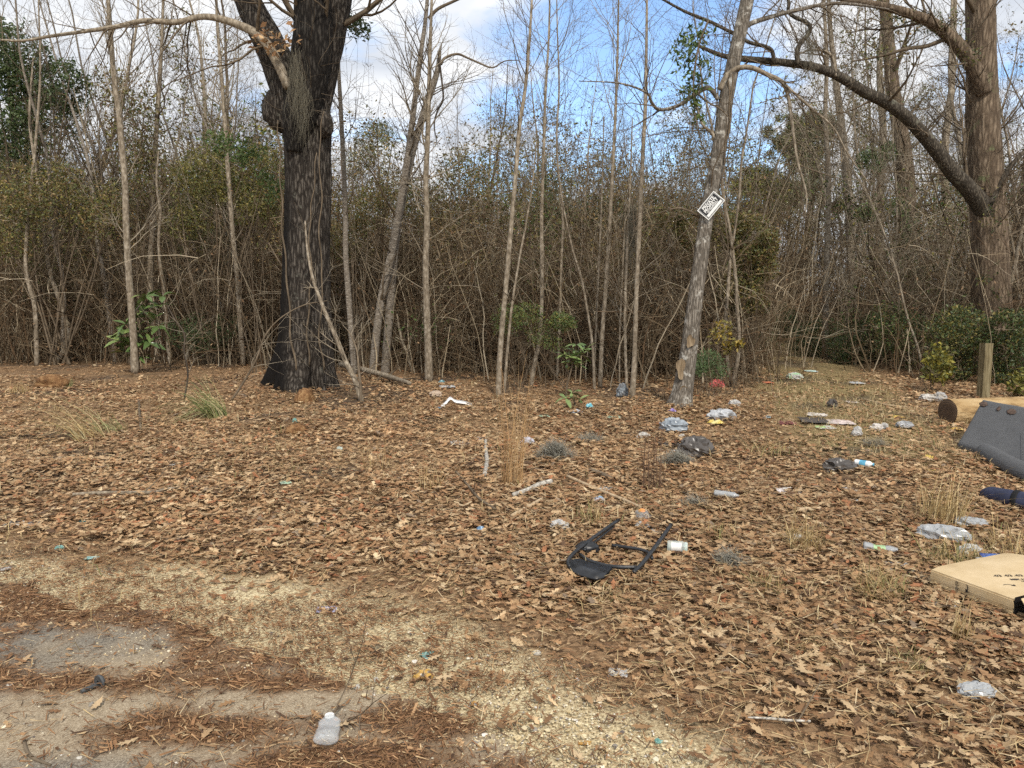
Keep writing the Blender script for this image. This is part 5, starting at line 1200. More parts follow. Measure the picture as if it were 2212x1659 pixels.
# kind, name, label, category, vx, vy, width, height, yaw, colours, material
TR = [
 ('s', 'paper_scrap', 'white crumpled paper behind the saplings left of the tallest one', 'paper', 967, 837, 36, 13, .2, W, W2, 'attr'),
 ('w', 'wrapper', 'small dark teal wrapper above the white paper by the saplings', 'wrapper', 954, 826, 13, 10, .5, (.04, .13, .16), (.10, .3, .36), 'attrgloss'),
 ('w', 'cloth_scrap', 'pale tan rag lying below the white paper by the saplings', 'rag', 941, 853, 22, 11, .4, (.45, .34, .25), (.55, .45, .36), 'attr'),
 ('s', 'wrapper', 'pale green wrapper in the leaves left of the seedling head', 'wrapper', 1176, 903, 24, 10, .1, GRN, (.62, .7, .6), 'attrgloss'),
 ('s', 'cloth_scrap', 'light blue and white rag under the seedling head', 'rag', 1241, 891, 36, 16, .3, (.62, .70, .80), W, 'attr'),
 ('w', 'wrapper', 'bright cyan scrap right of the light blue rag', 'wrapper', 1273, 879, 14, 16, .2, (.10, .52, .66), (.4, .72, .8), 'attrgloss'),
 ('s', 'wrapper', 'pale green strip in the leaves below the cyan scrap', 'wrapper', 1326, 903, 32, 9, -.1, GRN, (.5, .62, .5), 'attrgloss'),
 ('w', 'wrapper', 'small violet wrapper at the foot of the leaning tree', 'wrapper', 1452, 888, 14, 10, .4, (.16, .10, .50), (.34, .26, .7), 'attrgloss'),
 ('w', 'plastic_bag', 'crumpled blue grey plastic bag below the violet wrapper', 'bag', 1454, 923, 50, 26, .2, (.17, .22, .27), (.34, .40, .45), 'attrgloss'),
 ('w', 'paper_cup', 'crushed white cup left of the blue grey bag', 'cup', 1390, 944, 24, 13, .3, W, OFF, 'attr'),
 ('s', 'plastic_scrap', 'dark torn plastic beside the crushed white cup', 'plastic', 1363, 940, 42, 10, .1, (.06, .05, .045), (.14, .12, .1), 'attr'),
 ('w', 'trash_bag', 'shiny black trash bag lump below the leaning tree', 'bag', 1502, 970, 60, 36, .1, BLK, BLK2, 'attrgloss'),
 ('s', 'plastic_scrap', 'black plastic tail beside the shiny black trash bag', 'plastic', 1446, 962, 46, 20, .5, BLK, BLK2, 'attrgloss'),
 ('s', 'cloth_scrap', 'white knitted scrap in front of the shiny black trash bag', 'rag', 1466, 978, 26, 18, -.8, W, W2, 'attr'),
 ('w', 'tissue', 'small pale tissue above the shiny black trash bag', 'tissue', 1474, 945, 16, 9, .2, OFF, W, 'attr'),
 ('w', 'plastic_bag', 'wrinkled grey bag right of the leaning tree', 'bag', 1557, 899, 50, 20, .1, GRY, (.5, .53, .56), 'attrgloss'),
 ('w', 'wrapper', 'yellow snack wrapper beside the wrinkled grey bag', 'wrapper', 1546, 914, 28, 13, .3, YEL, (.82, .74, .3), 'attrgloss'),
 ('s', 'paper_scrap', 'square white paper above the long stick', 'paper', 1307, 1060, 36, 22, -.5, W, W, 'attr'),
 ('w', 'wrapper', 'white and blue wrapper left of the long stick', 'wrapper', 1293, 1081, 24, 15, .3, (.6, .58, .66), (.2, .42, .62), 'attrgloss'),
 ('w', 'tissue', 'white tissue left of the long stick and above the black frame', 'tissue', 1208, 1137, 34, 18, .1, W, W2, 'attr'),
 ('w', 'paper_scrap', 'white torn scraps below the clear lid', 'paper', 1388, 1137, 26, 14, .2, W, W2, 'attr'),
 ('s', 'paper_scrap', 'small white shred right of the clear lid', 'paper', 1410, 1149, 26, 9, .6, W, OFF, 'attr'),
 ('s', 'plastic_scrap', 'small black plastic scrap above the lying clear bottle', 'plastic', 1578, 1064, 34, 14, -.3, BLK, BLK2, 'attrgloss'),
 ('w', 'paper_cup', 'pale lavender crushed cup right of the tall dry grass', 'cup', 1139, 958, 24, 18, .3, (.55, .55, .66), W2, 'attr'),
 ('s', 'foil_scrap', 'grey and white foil left of the peeled stick', 'foil', 994, 958, 46, 14, .1, (.5, .5, .48), W, 'attrgloss'),
 ('s', 'paper_scrap', 'white paper at the tip of the peeled stick', 'paper', 1040, 949, 36, 9, .1, W, OFF, 'attr'),
 ('w', 'wrapper', 'small blue scrap in the leaves left of the white tissue', 'wrapper', 1038, 1144, 16, 12, .2, BLU, (.15, .36, .6), 'attrgloss'),
 ('s', 'wrapper', 'orange red scrap lying alone in the middle of the leaves', 'wrapper', 828, 1157, 26, 12, .5, (.62, .15, .06), (.7, .28, .14), 'attrgloss'),
 ('s', 'wrapper', 'pale green scrap left of the orange red scrap', 'wrapper', 617, 1045, 26, 11, .5, (.36, .56, .40), (.5, .64, .5), 'attrgloss'),
 ('w', 'wrapper', 'upright teal scrap on the soil heap below the oak', 'wrapper', 637, 908, 10, 15, .2, TEAL, TEAL2, 'attrgloss'),
 ('s', 'wrapper', 'flat pale teal scrap left of the soil heap', 'wrapper', 586, 924, 30, 9, .2, TEAL2, (.5, .7, .64), 'attrgloss'),
 ('w', 'wrapper', 'pale mint scrap right of the soil heap', 'wrapper', 734, 971, 12, 12, .2, (.55, .66, .6), W2, 'attr'),
 ('s', 'paper_scrap', 'small white paper in the leaves above the long left branch', 'paper', 380, 1004, 26, 10, .1, W, W, 'attr'),
 ('s', 'cloth_scrap', 'torn white cloth at the left frame edge', 'rag', 40, 1135, 84, 16, -.1, (.62, .61, .58), OFF, 'attr'),
 ('w', 'wrapper', 'teal scrap below the long left branch', 'wrapper', 179, 1128, 13, 11, .2, TEAL, TEAL2, 'attrgloss'),
 ('w', 'wrapper', 'teal lump at the left edge of the sandy verge', 'wrapper', 129, 1186, 18, 12, .4, TEAL, TEAL2, 'attrgloss'),
 ('s', 'wrapper', 'pale teal strip on the sandy verge beside an orange stone', 'wrapper', 198, 1208, 30, 8, .1, TEAL2, (.5, .66, .64), 'attrgloss'),
 ('s', 'paper_scrap', 'white scrap cut by the left frame edge above the road', 'paper', 12, 1231, 32, 12, .5, W, W2, 'attr'),
 ('s', 'foil_scrap', 'lavender blue foil packet on the sandy verge', 'foil', 705, 1321, 48, 18, .05, (.38, .40, .62), (.55, .56, .70), 'attrgloss'),
 ('s', 'wrapper', 'torn teal scrap on the cream gravel', 'wrapper', 928, 1420, 40, 20, .5, TEAL, TEAL2, 'attrgloss'),
 ('s', 'wrapper', 'shiny white packet lying between gravel and leaves', 'wrapper', 1334, 1458, 46, 24, -.25, W, W2, 'attrgloss'),
 ('w', 'wrapper', 'teal crumb on the gravel at the bottom middle', 'wrapper', 1422, 1604, 15, 16, .5, TEAL, TEAL2, 'attrgloss'),
 ('w', 'wrapper', 'teal leaf sized scrap in the deep leaves right of the black frame', 'wrapper', 1557, 1364, 16, 12, .5, TEAL2, TEAL, 'attrgloss'),
 ('w', 'wrapper', 'tiny teal scrap in the leaves right of the shiny white packet', 'wrapper', 1596, 1461, 13, 10, .5, TEAL, TEAL2, 'attrgloss'),
 ('w', 'wrapper', 'tiny mint scrap near the low grass tufts at lower right', 'wrapper', 1707, 1444, 12, 10, .5, TEAL2, W2, 'attrgloss'),
 ('w', 'wrapper', 'orange and black packet on the gravel near the teal scrap', 'wrapper', 913, 1460, 40, 18, .1, (.52, .30, .04), (.08, .07, .06), 'attrgloss'),
 ('w', 'wrapper', 'small orange and grey chip below the orange packet', 'wrapper', 1022, 1523, 18, 14, -.5, (.55, .30, .04), GRY, 'attrgloss'),
 ('s', 'bark_chip', 'bright orange flat chip on the gravel at the bottom', 'chip', 1263, 1609, 30, 10, -.05, (.55, .30, .05), (.46, .25, .05), 'attr'),
 ('s', 'foil_scrap', 'bright white foil strip in front of the cardboard', 'foil', 2040, 1308, 60, 16, -.25, W, (.85, .86, .9), 'attrgloss'),
 ('s', 'foil_scrap', 'second bright white foil scrap touching the cardboard', 'foil', 2078, 1314, 24, 18, -.7, W, W2, 'attrgloss'),
 ('s', 'cloth_scrap', 'pinkish white rag midway to the track', 'rag', 1706, 1066, 58, 30, -.2, (.78, .72, .71), W, 'attr'),
 ('s', 'foam_plate', 'broken white foam plate behind the dry grass', 'plate', 1717, 1167, 60, 28, .05, W, W, 'attr'),
 ('s', 'foam_plate', 'smooth white foam plate left of the cardboard', 'plate', 1934, 1231, 70, 30, -.2, W, W, 'attr'),
 ('w', 'trash_bag', 'black bag lump left of the blue and white bottle', 'bag', 1812, 1010, 58, 26, .1, BLK, BLK2, 'attrgloss'),
 ('s', 'cloth_scrap', 'black cloth in the debris at the start of the track', 'rag', 1757, 911, 62, 22, -.2, (.012, .012, .014), (.03, .03, .034), 'attr'),
 ('s', 'cloth_scrap', 'dark red cloth left of the black cloth', 'rag', 1700, 916, 38, 14, -.2, (.12, .012, .02), (.2, .03, .035), 'attr'),
 ('s', 'paper_scrap', 'long white paper above the black cloth', 'paper', 1765, 898, 44, 12, -.4, (.7, .66, .62), OFF, 'attr'),
 ('s', 'paper_scrap', 'pinkish white paper right of the black cloth', 'paper', 1815, 914, 60, 16, -.3, (.66, .56, .54), OFF, 'attr'),
 ('s', 'wrapper', 'white wrapper with a green edge below the black cloth', 'wrapper', 1782, 925, 38, 11, -.1, W, (.4, .6, .2), 'attrgloss'),
 ('w', 'paper_cup', 'white cup on its side right of the black cloth', 'cup', 1851, 935, 17, 18, -.4, W, W2, 'attr'),
 ('w', 'paper_scrap', 'crumpled grey white paper on the straw of the track', 'paper', 1893, 925, 22, 13, .1, (.64, .6, .57), W, 'attr'),
 ('w', 'paper_scrap', 'round white wad right of the grey white paper', 'paper', 1910, 922, 14, 11, .1, W, W2, 'attr'),
 ('w', 'plastic_scrap', 'black scrap on the track above the black cloth', 'plastic', 1798, 873, 18, 14, .2, BLK, BLK2, 'attr'),
 ('s', 'wrapper', 'orange yellow scrap on the track left of the log', 'wrapper', 1936, 902, 28, 9, .05, (.62, .36, .06), YEL, 'attr'),
 ('w', 'plastic_bag', 'grey scrap below the orange yellow scrap on the track', 'bag', 1954, 919, 28, 12, -.2, GRY, (.4, .42, .44), 'attrgloss'),
 ('s', 'wrapper', 'yellow torn wrapper under the sawn log end', 'wrapper', 2067, 929, 24, 14, -.5, (.72, .46, .08), (.78, .6, .2), 'attr'),
 ('w', 'wrapper', 'round yellow scrap in the grass left of the grey cushion', 'wrapper', 2005, 989, 17, 11, .1, (.68, .47, .14), YEL, 'attr'),
 ('s', 'wrapper', 'flat yellow scrap below the round yellow scrap', 'wrapper', 2012, 1017, 22, 8, .1, (.66, .45, .14), YEL, 'attr'),
 ('w', 'paper_scrap', 'white heap of litter left of the log', 'paper', 2006, 861, 34, 13, .1, (.66, .64, .6), OFF, 'attr'),
 ('w', 'paper_scrap', 'second white heap of litter against the log', 'paper', 2030, 860, 22, 17, .1, W2, OFF, 'attr'),
 ('w', 'paper_scrap', 'white and green litter on the far left of the track', 'paper', 1716, 814, 28, 12, .1, W, (.36, .6, .36), 'attr'),
 ('s', 'paper_scrap', 'pale teal strip far down the track', 'paper', 1752, 803, 26, 8, -.1, (.5, .68, .62), W2, 'attr'),
 ('s', 'plastic_bag', 'grey white plastic lying on the right side of the track', 'bag', 1850, 829, 30, 11, -.1, (.5, .52, .54), W2, 'attrgloss'),
 ('w', 'cloth_scrap', 'bright red scrap in the twigs right of the leaning tree', 'rag', 1549, 832, 26, 16, .1, (.48, .05, .06), (.6, .1, .1), 'attr'),
 ('s', 'wrapper', 'orange red strip on the left verge of the track', 'wrapper', 1660, 827, 22, 7, .1, (.55, .14, .05), (.6, .2, .1), 'attr'),
 ('s', 'paper_scrap', 'pale flat paper across the track left of the log', 'paper', 1841, 870, 26, 7, -.1, (.7, .62, .55), OFF, 'attr'),
 ('w', 'paper_scrap', 'white wad in the twigs above the wrinkled grey bag', 'paper', 1586, 873, 22, 12, .2, W, W2, 'attr'),
 ('w', 'plastic_bag', 'blue grey bucket shaped bag between the last pale saplings', 'bag', 1344, 848, 20, 26, .2, (.20, .25, .29), (.1, .12, .14), 'attrgloss'),
 ('w', 'plastic_bag', 'pale grey clear bag half hidden in the dry tuft', 'bag', 2098, 1194, 46, 22, .2, (.5, .52, .52), (.35, .34, .3), 'attrgloss'),
 ('s', 'wrapper', 'pale scrap in the straw below the pinkish white rag', 'wrapper', 1852, 1083, 22, 12, .3, (.55, .58, .6), OFF, 'attrgloss'),
 ('s', 'wrapper', 'silvery scrap above the pinkish white rag', 'wrapper', 1836, 1060, 28, 12, .1, (.5, .48, .47), OFF, 'attr'),
 ('w', 'wrapper', 'sky blue scrap left of the dark red cloth', 'wrapper', 1657, 903, 14, 9, .1, (.3, .5, .6), W2, 'attrgloss'),
]
for i, (kd, nm, lab, cat, vx, vy, w, h, yaw, c1, c2, mt) in enumerate(TR):
    p = on(vx, vy + (h * .35 if kd == 'w' else 0), .004); Y = p[1]; wm = S(w, Y) * .92; hm = S(h, Y) * .9
    c1 = np.array(c1) * .72 + np.array((.045, .035, .025)); c2 = np.array(c2) * .72 + np.array((.05, .04, .03))
    c1, c2 = np.array(c1), np.array(c2)
    if kd == 'w' and cat == 'wrapper': mb = sheet(wm * 1.1, wm * .9, hm * 1.5, 13 + i, c1, c2, n=12, ragged=.4)
    elif kd == 'w': mb = wad(wm, wm * .8, hm * 1.25, 13 + i, c1, c2, .75)
    else:
        sl = CAM_H / math.hypot(Y, CAM_H); mb = sheet(wm, min(max(hm / sl * .75, wm * .3), wm * 1.1), hm * .55, 13 + i, c1, c2)
    put(mb, nm, lab, cat, p, M[mt], yaw, smooth=False)

# ------------------------------------------------------------------ printed sign on the leaning tree
def text_mb(s, size, bold=0.0, squeeze=1.0):
    cu = bpy.data.curves.new('letters', 'FONT'); cu.body = s; cu.size = size; cu.align_x = 'CENTER'; cu.align_y = 'CENTER'; cu.offset = bold; cu.resolution_u = 3
    o = bpy.data.objects.new('letters', cu); COL.objects.link(o); bpy.context.view_layer.update()
    me = bpy.data.meshes.new_from_object(o.evaluated_get(bpy.context.evaluated_depsgraph_get()))
    v = np.array([q.co[:] for q in me.vertices]); mb = MB(); v[:, 0] *= squeeze
    fs = {}
    for pl in me.polygons: fs.setdefault(len(pl.vertices), []).append(tuple(pl.vertices))
    mb.add(v, np.zeros((0, 4), int))
    for k, f in fs.items(): mb.f.append(np.array(f))
    bpy.data.objects.remove(o); bpy.data.curves.remove(cu); bpy.data.meshes.remove(me)
    return mb
M['signwhite'] = mat_plain('sign_white', (.74, .74, .71), .45, .4, 12, .06)
M['signblack'] = mat_plain('sign_black', (.012, .012, .013), .4, .4, 12, .1)
sgp = P(1536, 444, YL - S(19, YL) - .03)
sign = thing('property_sign', 'black and white private property sign nailed askew to the leaning tree', 'sign', sgp)
# board 0.36 x 0.24 m in its own plane; x along the lettering
SWD, SHT = S(52, YL), S(31, YL)
sign.rotation_euler = (radians(90), 0, 0); sign.rotation_mode = 'XYZ'
Rs = Matrix.Rotation(radians(-4), 4, 'Z') @ Matrix.Rotation(radians(90), 4, 'X') @ Matrix.Rotation(radians(51), 4, 'Z')
sign.matrix_world = Matrix.Translation(Vector(sgp)) @ Rs
def flat(name, mb, mat, par, z):
    o = bpy.data.objects.new(name, mb.mesh(name, mat, (0, 0, 0), False)); COL.objects.link(o); o.parent = par; o.location = (0, 0, z); return o
board = flat('board', MB().box((0, 0, 0), (SWD / 2, SHT / 2, .002)), M['signwhite'], sign, 0)
q = MB().box((0, 0, 0), (SWD / 2 * .93, SHT / 2 * .90, .0008)); field = flat('black_field', q, M['signblack'], sign, .0022)
q = MB()
for cx, cy, hx, hy in ((0, SHT * .405, SWD * .44, .0012), (0, -SHT * .405, SWD * .44, .0012), (-SWD * .44, 0, .0012, SHT * .405), (SWD * .44, 0, .0012, SHT * .405)): q.box((cx, cy, 0), (hx, hy, .0004))
flat('white_line', q, M['signwhite'], field, .0014)
for s_, sz, yy, bo, sq in (('PRIVATE', SHT * .30, SHT * .245, SHT * .009, .98), ('PROPERTY', SHT * .30, SHT * .02, SHT * .009, .86), ('NO TRESPASSING', SHT * .13, -SHT * .145, SHT * .004, 1.0)):
    mb = text_mb(s_, sz, bo, sq); mb.v = [v + (0, yy, 0) for v in mb.v]; flat('lettering', mb, M['signwhite'], field, .002)
flat('blank_strip', MB().box((0, -SHT * .30, 0), (SWD * .415, SHT * .085, .0006)), M['signwhite'], field, .002)

# ------------------------------------------------------------------ grey cushion, its roll, the navy bag, the log, the post
m_fab, nt, b = mat_new('grey_weave')
tcf = nt.nodes.new('ShaderNodeTexCoord'); w1 = nt.nodes.new('ShaderNodeTexWave'); w1.inputs['Scale'].default_value = 60; w1.inputs['Distortion'].default_value = 2
w2 = nt.nodes.new('ShaderNodeTexWave'); w2.bands_direction = 'Y'; w2.inputs['Scale'].default_value = 60; w2.inputs['Distortion'].default_value = 2
nt.links.new(tcf.outputs['Object'], w1.inputs[0]); nt.links.new(tcf.outputs['Object'], w2.inputs[0])
ad = nt.nodes.new('ShaderNodeMath'); ad.operation = 'ADD'; nt.links.new(w1.outputs['Fac'], ad.inputs[0]); nt.links.new(w2.outputs['Fac'], ad.inputs[1])
nz = noise(nt, 9, 6, .7); ad2 = nt.nodes.new('ShaderNodeMath'); ad2.operation = 'ADD'; nt.links.new(ad.outputs[0], ad2.inputs[0]); nt.links.new(nz.outputs['Fac'], ad2.inputs[1])
rf = ramp(nt, [(.2, (.055, .056, .058)), (.8, (.105, .107, .110)), (1.0, (.15, .15, .152))]); dv_ = nt.nodes.new('ShaderNodeMath'); dv_.operation = 'MULTIPLY'; dv_.inputs[1].default_value = .4
nt.links.new(ad2.outputs[0], dv_.inputs[0]); nt.links.new(dv_.outputs[0], rf.inputs[0]); nt.links.new(rf.outputs[0], b.inputs['Base Color'])
b.inputs['Roughness'].default_value = .95; bump(nt, b, ad.outputs[0], .3, .003)
BLc = G(2061, 972) + (0, 0, .05); TLc = P(2121, 859, 8.62)
along = np.array([-.06, -1.0, .03]); along = along / np.linalg.norm(along); upv = TLc - BLc; HT = np.linalg.norm(upv); upv = upv / HT
nrm = np.cross(along, upv); nrm = nrm / np.linalg.norm(nrm); nrm = nrm if nrm[0] < 0 else -nrm
LEN = 1.9; TH = .16
cush = thing('sofa_cushion', 'large grey upholstered cushion panel leaning over the leaves at the right', 'cushion', BLc)
def padded(nu, nw, L, H, T, puff, seed):
    """rounded slab from two sides, corner at the origin: x along, y up, z out"""
    u, t = np.meshgrid(np.linspace(0, 1, nu), np.linspace(0, 1, nw), indexing='ij'); u, t = u.ravel(), t.ravel()
    e = np.minimum(np.minimum(u * L, (1 - u) * L), np.minimum(t * H, (1 - t) * H)); rise = np.clip(e / .05, 0, 1) ** .5
    lump = (fbm(xy3(u * L, t * H, 3), seed, 3) - .5) * puff
    F = np.stack([u * L, t * H, T / 2 * rise + lump * rise], -1); Bk = np.stack([u * L, t * H, -T / 2 * rise], -1)
    i, j = np.meshgrid(np.arange(nu - 1), np.arange(nw - 1), indexing='ij'); a = (i * nw + j).ravel(); f = np.stack([a, a + nw, a + nw + 1, a + 1], -1)
    return np.vstack([F, Bk]), np.concatenate([f, f[:, ::-1] + nu * nw])
v, f = padded(60, 30, LEN, HT, TH, .02, 5)
Bm = np.stack([along, upv, nrm], 1)
v = v @ Bm.T - nrm * TH * .45 + BLc
cover = MB().add(v, f).build('cover', m_fab, cush)
M['tear'] = mat_plain('torn_batting', (.10, .07, .055), .95, .1, 20, .5, .5)
for (s0, t0, w_, h_, seed) in ((.10, .86, .07, .045, 1), (.36, .83, .028, .045, 2), (.56, .82, .065, .05, 3)):
    mb = wad(w_ * 1.7, h_ * 1.7, .006, seed + 50, (.012, .01, .009), (.09, .055, .035), .8, 18, 8)
    vv = mb.v[0] @ Bm.T + BLc + along * s0 * LEN * .62 + upv * t0 * HT + nrm * (TH * .05 + .004); mb.v = [vv]; mb.build('tear', M['tear'], cover)
mb = MB(); p0 = BLc + along * 1.18 + upv * .02 + nrm * (TH * .055 + .006); p1 = BLc + along * .98 + upv * HT * .5 + nrm * (TH * .055 + .012)
mb.tube(catmull([p0, (p0 + p1) / 2, p1], 8), .0018, 5); mb.build('seam', m_fab, cover)
rollb = G(2150, 1020)
c_ = catmull([G(2095, 985) + (0.10, 0, .07), G(2150, 1018) + (.1, 0, .07), G(2205, 1052) + (.14, 0, .07), G(2260, 1090) + (.2, 0, .07)], 24)
q = MB(); q.tube(c_, np.concatenate([[.03, .07], np.full(20, .085), [.08, .05]]), 16, bumpf=bark_bump(.15, 1.2, 5, 3)); o = q.build('bolster', m_fab, None, rollb)
tag(o, 'dark grey rolled bolster lying under the grey cushion panel', 'cushion')
# navy bag
nb = G(2165, 1100); bag = thing('navy_bag', 'dark navy sleeve like bag with a black band below the grey cushion', 'bag', nb)
M['navy'] = mat_plain('navy_nylon', (.022, .026, .055), .5, .35, 14, .3, .25); M['navyband'] = mat_plain('black_band', (.01, .01, .011), .7, .2, 14, .2)
c_ = catmull([G(2118, 1078) + (0, 0, .04), G(2145, 1086) + (0, 0, .055), G(2180, 1098) + (0, 0, .065), G(2215, 1106) + (0, 0, .07), G(2290, 1120) + (0, 0, .06)], 40)
rr = np.interp(np.linspace(0, 1, 40), [0, .06, .2, .5, .8, 1], [.012, .045, .068, .078, .08, .05])
q = MB(); q.tube(c_, rr, 24, bumpf=lambda R, a, p: R * (1 + .16 * (fbm(np.stack(np.broadcast_arrays(np.cos(a)[None] * 1.5, np.sin(a)[None] * 1.5, p[:, :1] * 14), -1).reshape(-1, 3), 8, 3).reshape(R.shape) - .5)) * np.where(np.sin(a) < 0, .9, 1)[None])
q.build('sleeve', M['navy'], bag)
q = MB(); q.tube(c_[23:27], rr[23:27] * 1.09, 24); q.build('band', M['navyband'], bag)
# log
lg = G(2045, 915); log = thing('cut_log', 'thick yellow barked log with a dark sawn end behind the grey cushion', 'log', lg)
R0 = S(28, lg[1]); lc0 = lg + (0, 0, R0 * .92); ldir = np.array([1.0, .22, 0.0]); ldir /= np.linalg.norm(ldir)
M['logside'] = mat_noise('peeled_log', [(.3, (.12, .075, .035)), (.47, (.34, .225, .105)), (.72, (.50, .37, .20))], 9, stretch=(.35, 1, 1), bstr=.9, bdist=.03, detail=8)
m_end, nt, b = mat_new('sawn_end'); tce = nt.nodes.new('ShaderNodeTexCoord'); wv = nt.nodes.new('ShaderNodeTexWave'); wv.wave_type = 'RINGS'; wv.rings_direction = 'X'; wv.inputs['Scale'].default_value = 14; wv.inputs['Distortion'].default_value = 6; wv.inputs['Detail'].default_value = 3
nt.links.new(tce.outputs['Object'], wv.inputs[0]); re = ramp(nt, [(0, (.05, .03, .018)), (.25, (.075, .045, .026)), (.6, (.13, .082, .047))])
ne = noise(nt, 14, 5); mxe = nt.nodes.new('ShaderNodeMath'); mxe.operation = 'MULTIPLY'; nt.links.new(wv.outputs['Fac'], mxe.inputs[0]); nt.links.new(ne.outputs['Fac'], mxe.inputs[1])
nt.links.new(mxe.outputs[0], re.inputs[0]); nt.links.new(re.outputs[0], b.inputs['Base Color']); b.inputs['Roughness'].default_value = .95; bump(nt, b, ne.outputs['Fac'], .5, .006)
pts = lc0 + ldir * np.linspace(0, 3.2, 30)[:, None]
q = MB(); q.tube(pts, R0, 30, cap=False, bumpf=lambda R, a, p: R * (1 + .07 * (fbm(np.stack(np.broadcast_arrays(np.cos(a)[None] * 2, np.sin(a)[None] * 2, p[:, :1] * 1.6), -1).reshape(-1, 3), 18, 3).reshape(R.shape) - .5)))
q.build('bark', M['logside'], log)
u_ = np.array([0, 0, 1.0]); w_ = np.cross(ldir, u_); th = np.linspace(0, 2 * pi, 30, endpoint=False); vv = [lc0 - ldir * .008]
for k in (.3, .6, .85, 1.0):
    rr_ = R0 * k * (1 + .03 * np.sin(th * 3)); vv += list(lc0 - ldir * (.008 - .01 * (k == 1.0)) + np.cos(th)[:, None] * rr_[:, None] * w_ + np.sin(th)[:, None] * rr_[:, None] * u_)
f4 = [(1 + a * 30 + j, 1 + a * 30 + (j + 1) % 30, 1 + (a + 1) * 30 + (j + 1) % 30, 1 + (a + 1) * 30 + j) for a in range(3) for j in range(30)]
q = MB(); q.add(vv, f4); q.f.append(np.array([(0, 1 + (j + 1) % 30, 1 + j) for j in range(30)])); q.build('sawn_end', m_end, log)
# post
pb = G(2123, 862); top = P(2131, 741, pb[1]); HP = top[2] - pb[2]; wp = S(19, pb[1])
M['oldwood'] = mat_noise('weathered_wood', [(.3, (.09, .07, .035)), (.5, (.19, .155, .085)), (.7, (.30, .255, .155))], 9, stretch=(4, 4, .4), bstr=.8, bdist=.01)
q = MB(); k = 14; zz = np.linspace(-.05, HP, k); prof = np.array([(-1, -.9), (-.9, -1), (.9, -1), (1, -.9), (1, .9), (.9, 1), (-.9, 1), (-1, .9)]) * wp / 2
vv = []
for z in zz:
    pr_ = prof * (1 + .06 * (vnoise(np.stack([prof[:, 0] * 30, prof[:, 1] * 30, np.full(8, z * 4)], -1), 3)[:, None] - .5)); vv.append(np.column_stack([pr_[:, 0] + (z / HP) * (top[0] - pb[0]), pr_[:, 1], np.full(8, z)]))
vv[-1][:, 2] += (vnoise(np.column_stack([prof * 60, np.zeros(8)]), 5) - .5) * .05
f = [(a * 8 + j, a * 8 + (j + 1) % 8, (a + 1) * 8 + (j + 1) % 8, (a + 1) * 8 + j) for a in range(k - 1) for j in range(8)]
q.add(np.vstack(vv), f); q.add([vv[-1].mean(0)], np.zeros((0, 4), int)); q.f.append(np.array([((k - 1) * 8 + j, (k - 1) * 8 + (j + 1) % 8, k * 8) for j in range(8)]))
put(q, 'fence_post', 'weathered square wooden post standing at the right edge of the track', 'post', pb, M['oldwood'], .15, smooth=False)

# ------------------------------------------------------------------ flattened cardboard with printed marks
FLc, FRc = G(2010, 1276), G(2186, 1344); ex = FRc - FLc; Lb = np.linalg.norm(ex[:2]); ex = ex / np.linalg.norm(ex); ez = np.array([0, 0, 1.]); ey = np.cross(ez, ex)
if ey[0] < 0: ey = -ey
HB = .095; DB = .62; bo = FLc + (0, 0, .035)
m_card, nt, b = mat_new('cardboard'); nc = noise(nt, 5, 6, .6); rc = ramp(nt, [(.3, (.40, .285, .15)), (.5, (.50, .375, .21)), (.7, (.57, .44, .265))])
nt.links.new(nc.outputs['Fac'], rc.inputs[0]); nt.links.new(rc.outputs[0], b.inputs['Base Color']); b.inputs['Roughness'].default_value = .85
card = thing('cardboard_box', 'flattened brown cardboard box with printed marks at the lower right', 'box', bo)
nl = 9; lh = HB / nl
for k in range(nl):        # the layered edge: each sheet a slab, slightly out of line
    x0, x1 = -.004 * (k % 2) - rng.uniform(0, .004), Lb + rng.uniform(-.004, .004); y0 = rng.uniform(-.004, .004)
    nn = 14; xs_ = np.linspace(x0, x1, nn); warp = .012 * (1 - k / nl) * 0
    vs_ = []
    for yy in np.linspace(y0, DB, 10):
        for xx in xs_:
            curl = .030 * (k / nl) * (xx / Lb) * np.clip(yy / DB, 0, 1) + .014 * (k / nl) * sin(xx / Lb * 5) * (yy / DB) - .012 * (k / nl) * np.exp(-(yy / .05) ** 2)
            vs_.append(bo + ex * xx + ey * yy + ez * (k * lh + curl))
    vs_ = np.array(vs_); up_ = vs_ + ez * lh * .93; N = len(vs_)
    i, j = np.meshgrid(np.arange(9), np.arange(nn - 1), indexing='ij'); a = (i * nn + j).ravel(); f = np.stack([a, a + 1, a + nn + 1, a + nn], -1)
    jj = np.arange(nn - 1); ii_ = np.arange(9)
    rim = np.concatenate([np.stack([jj, jj + 1, jj + 1 + N, jj + N], -1), np.stack([9 * nn + jj + 1, 9 * nn + jj, 9 * nn + jj + N, 9 * nn + jj + 1 + N], -1),
                          np.stack([(ii_ + 1) * nn, ii_ * nn, ii_ * nn + N, (ii_ + 1) * nn + N], -1), np.stack([ii_ * nn + nn - 1, (ii_ + 1) * nn + nn - 1, (ii_ + 1) * nn + nn - 1 + N, ii_ * nn + nn - 1 + N], -1)])
    q = MB(); q.add(np.vstack([vs_, up_]), np.concatenate([f[:, ::-1], f + N, rim])); layer = q.build('cardboard_layer', m_card, card, smooth=False)
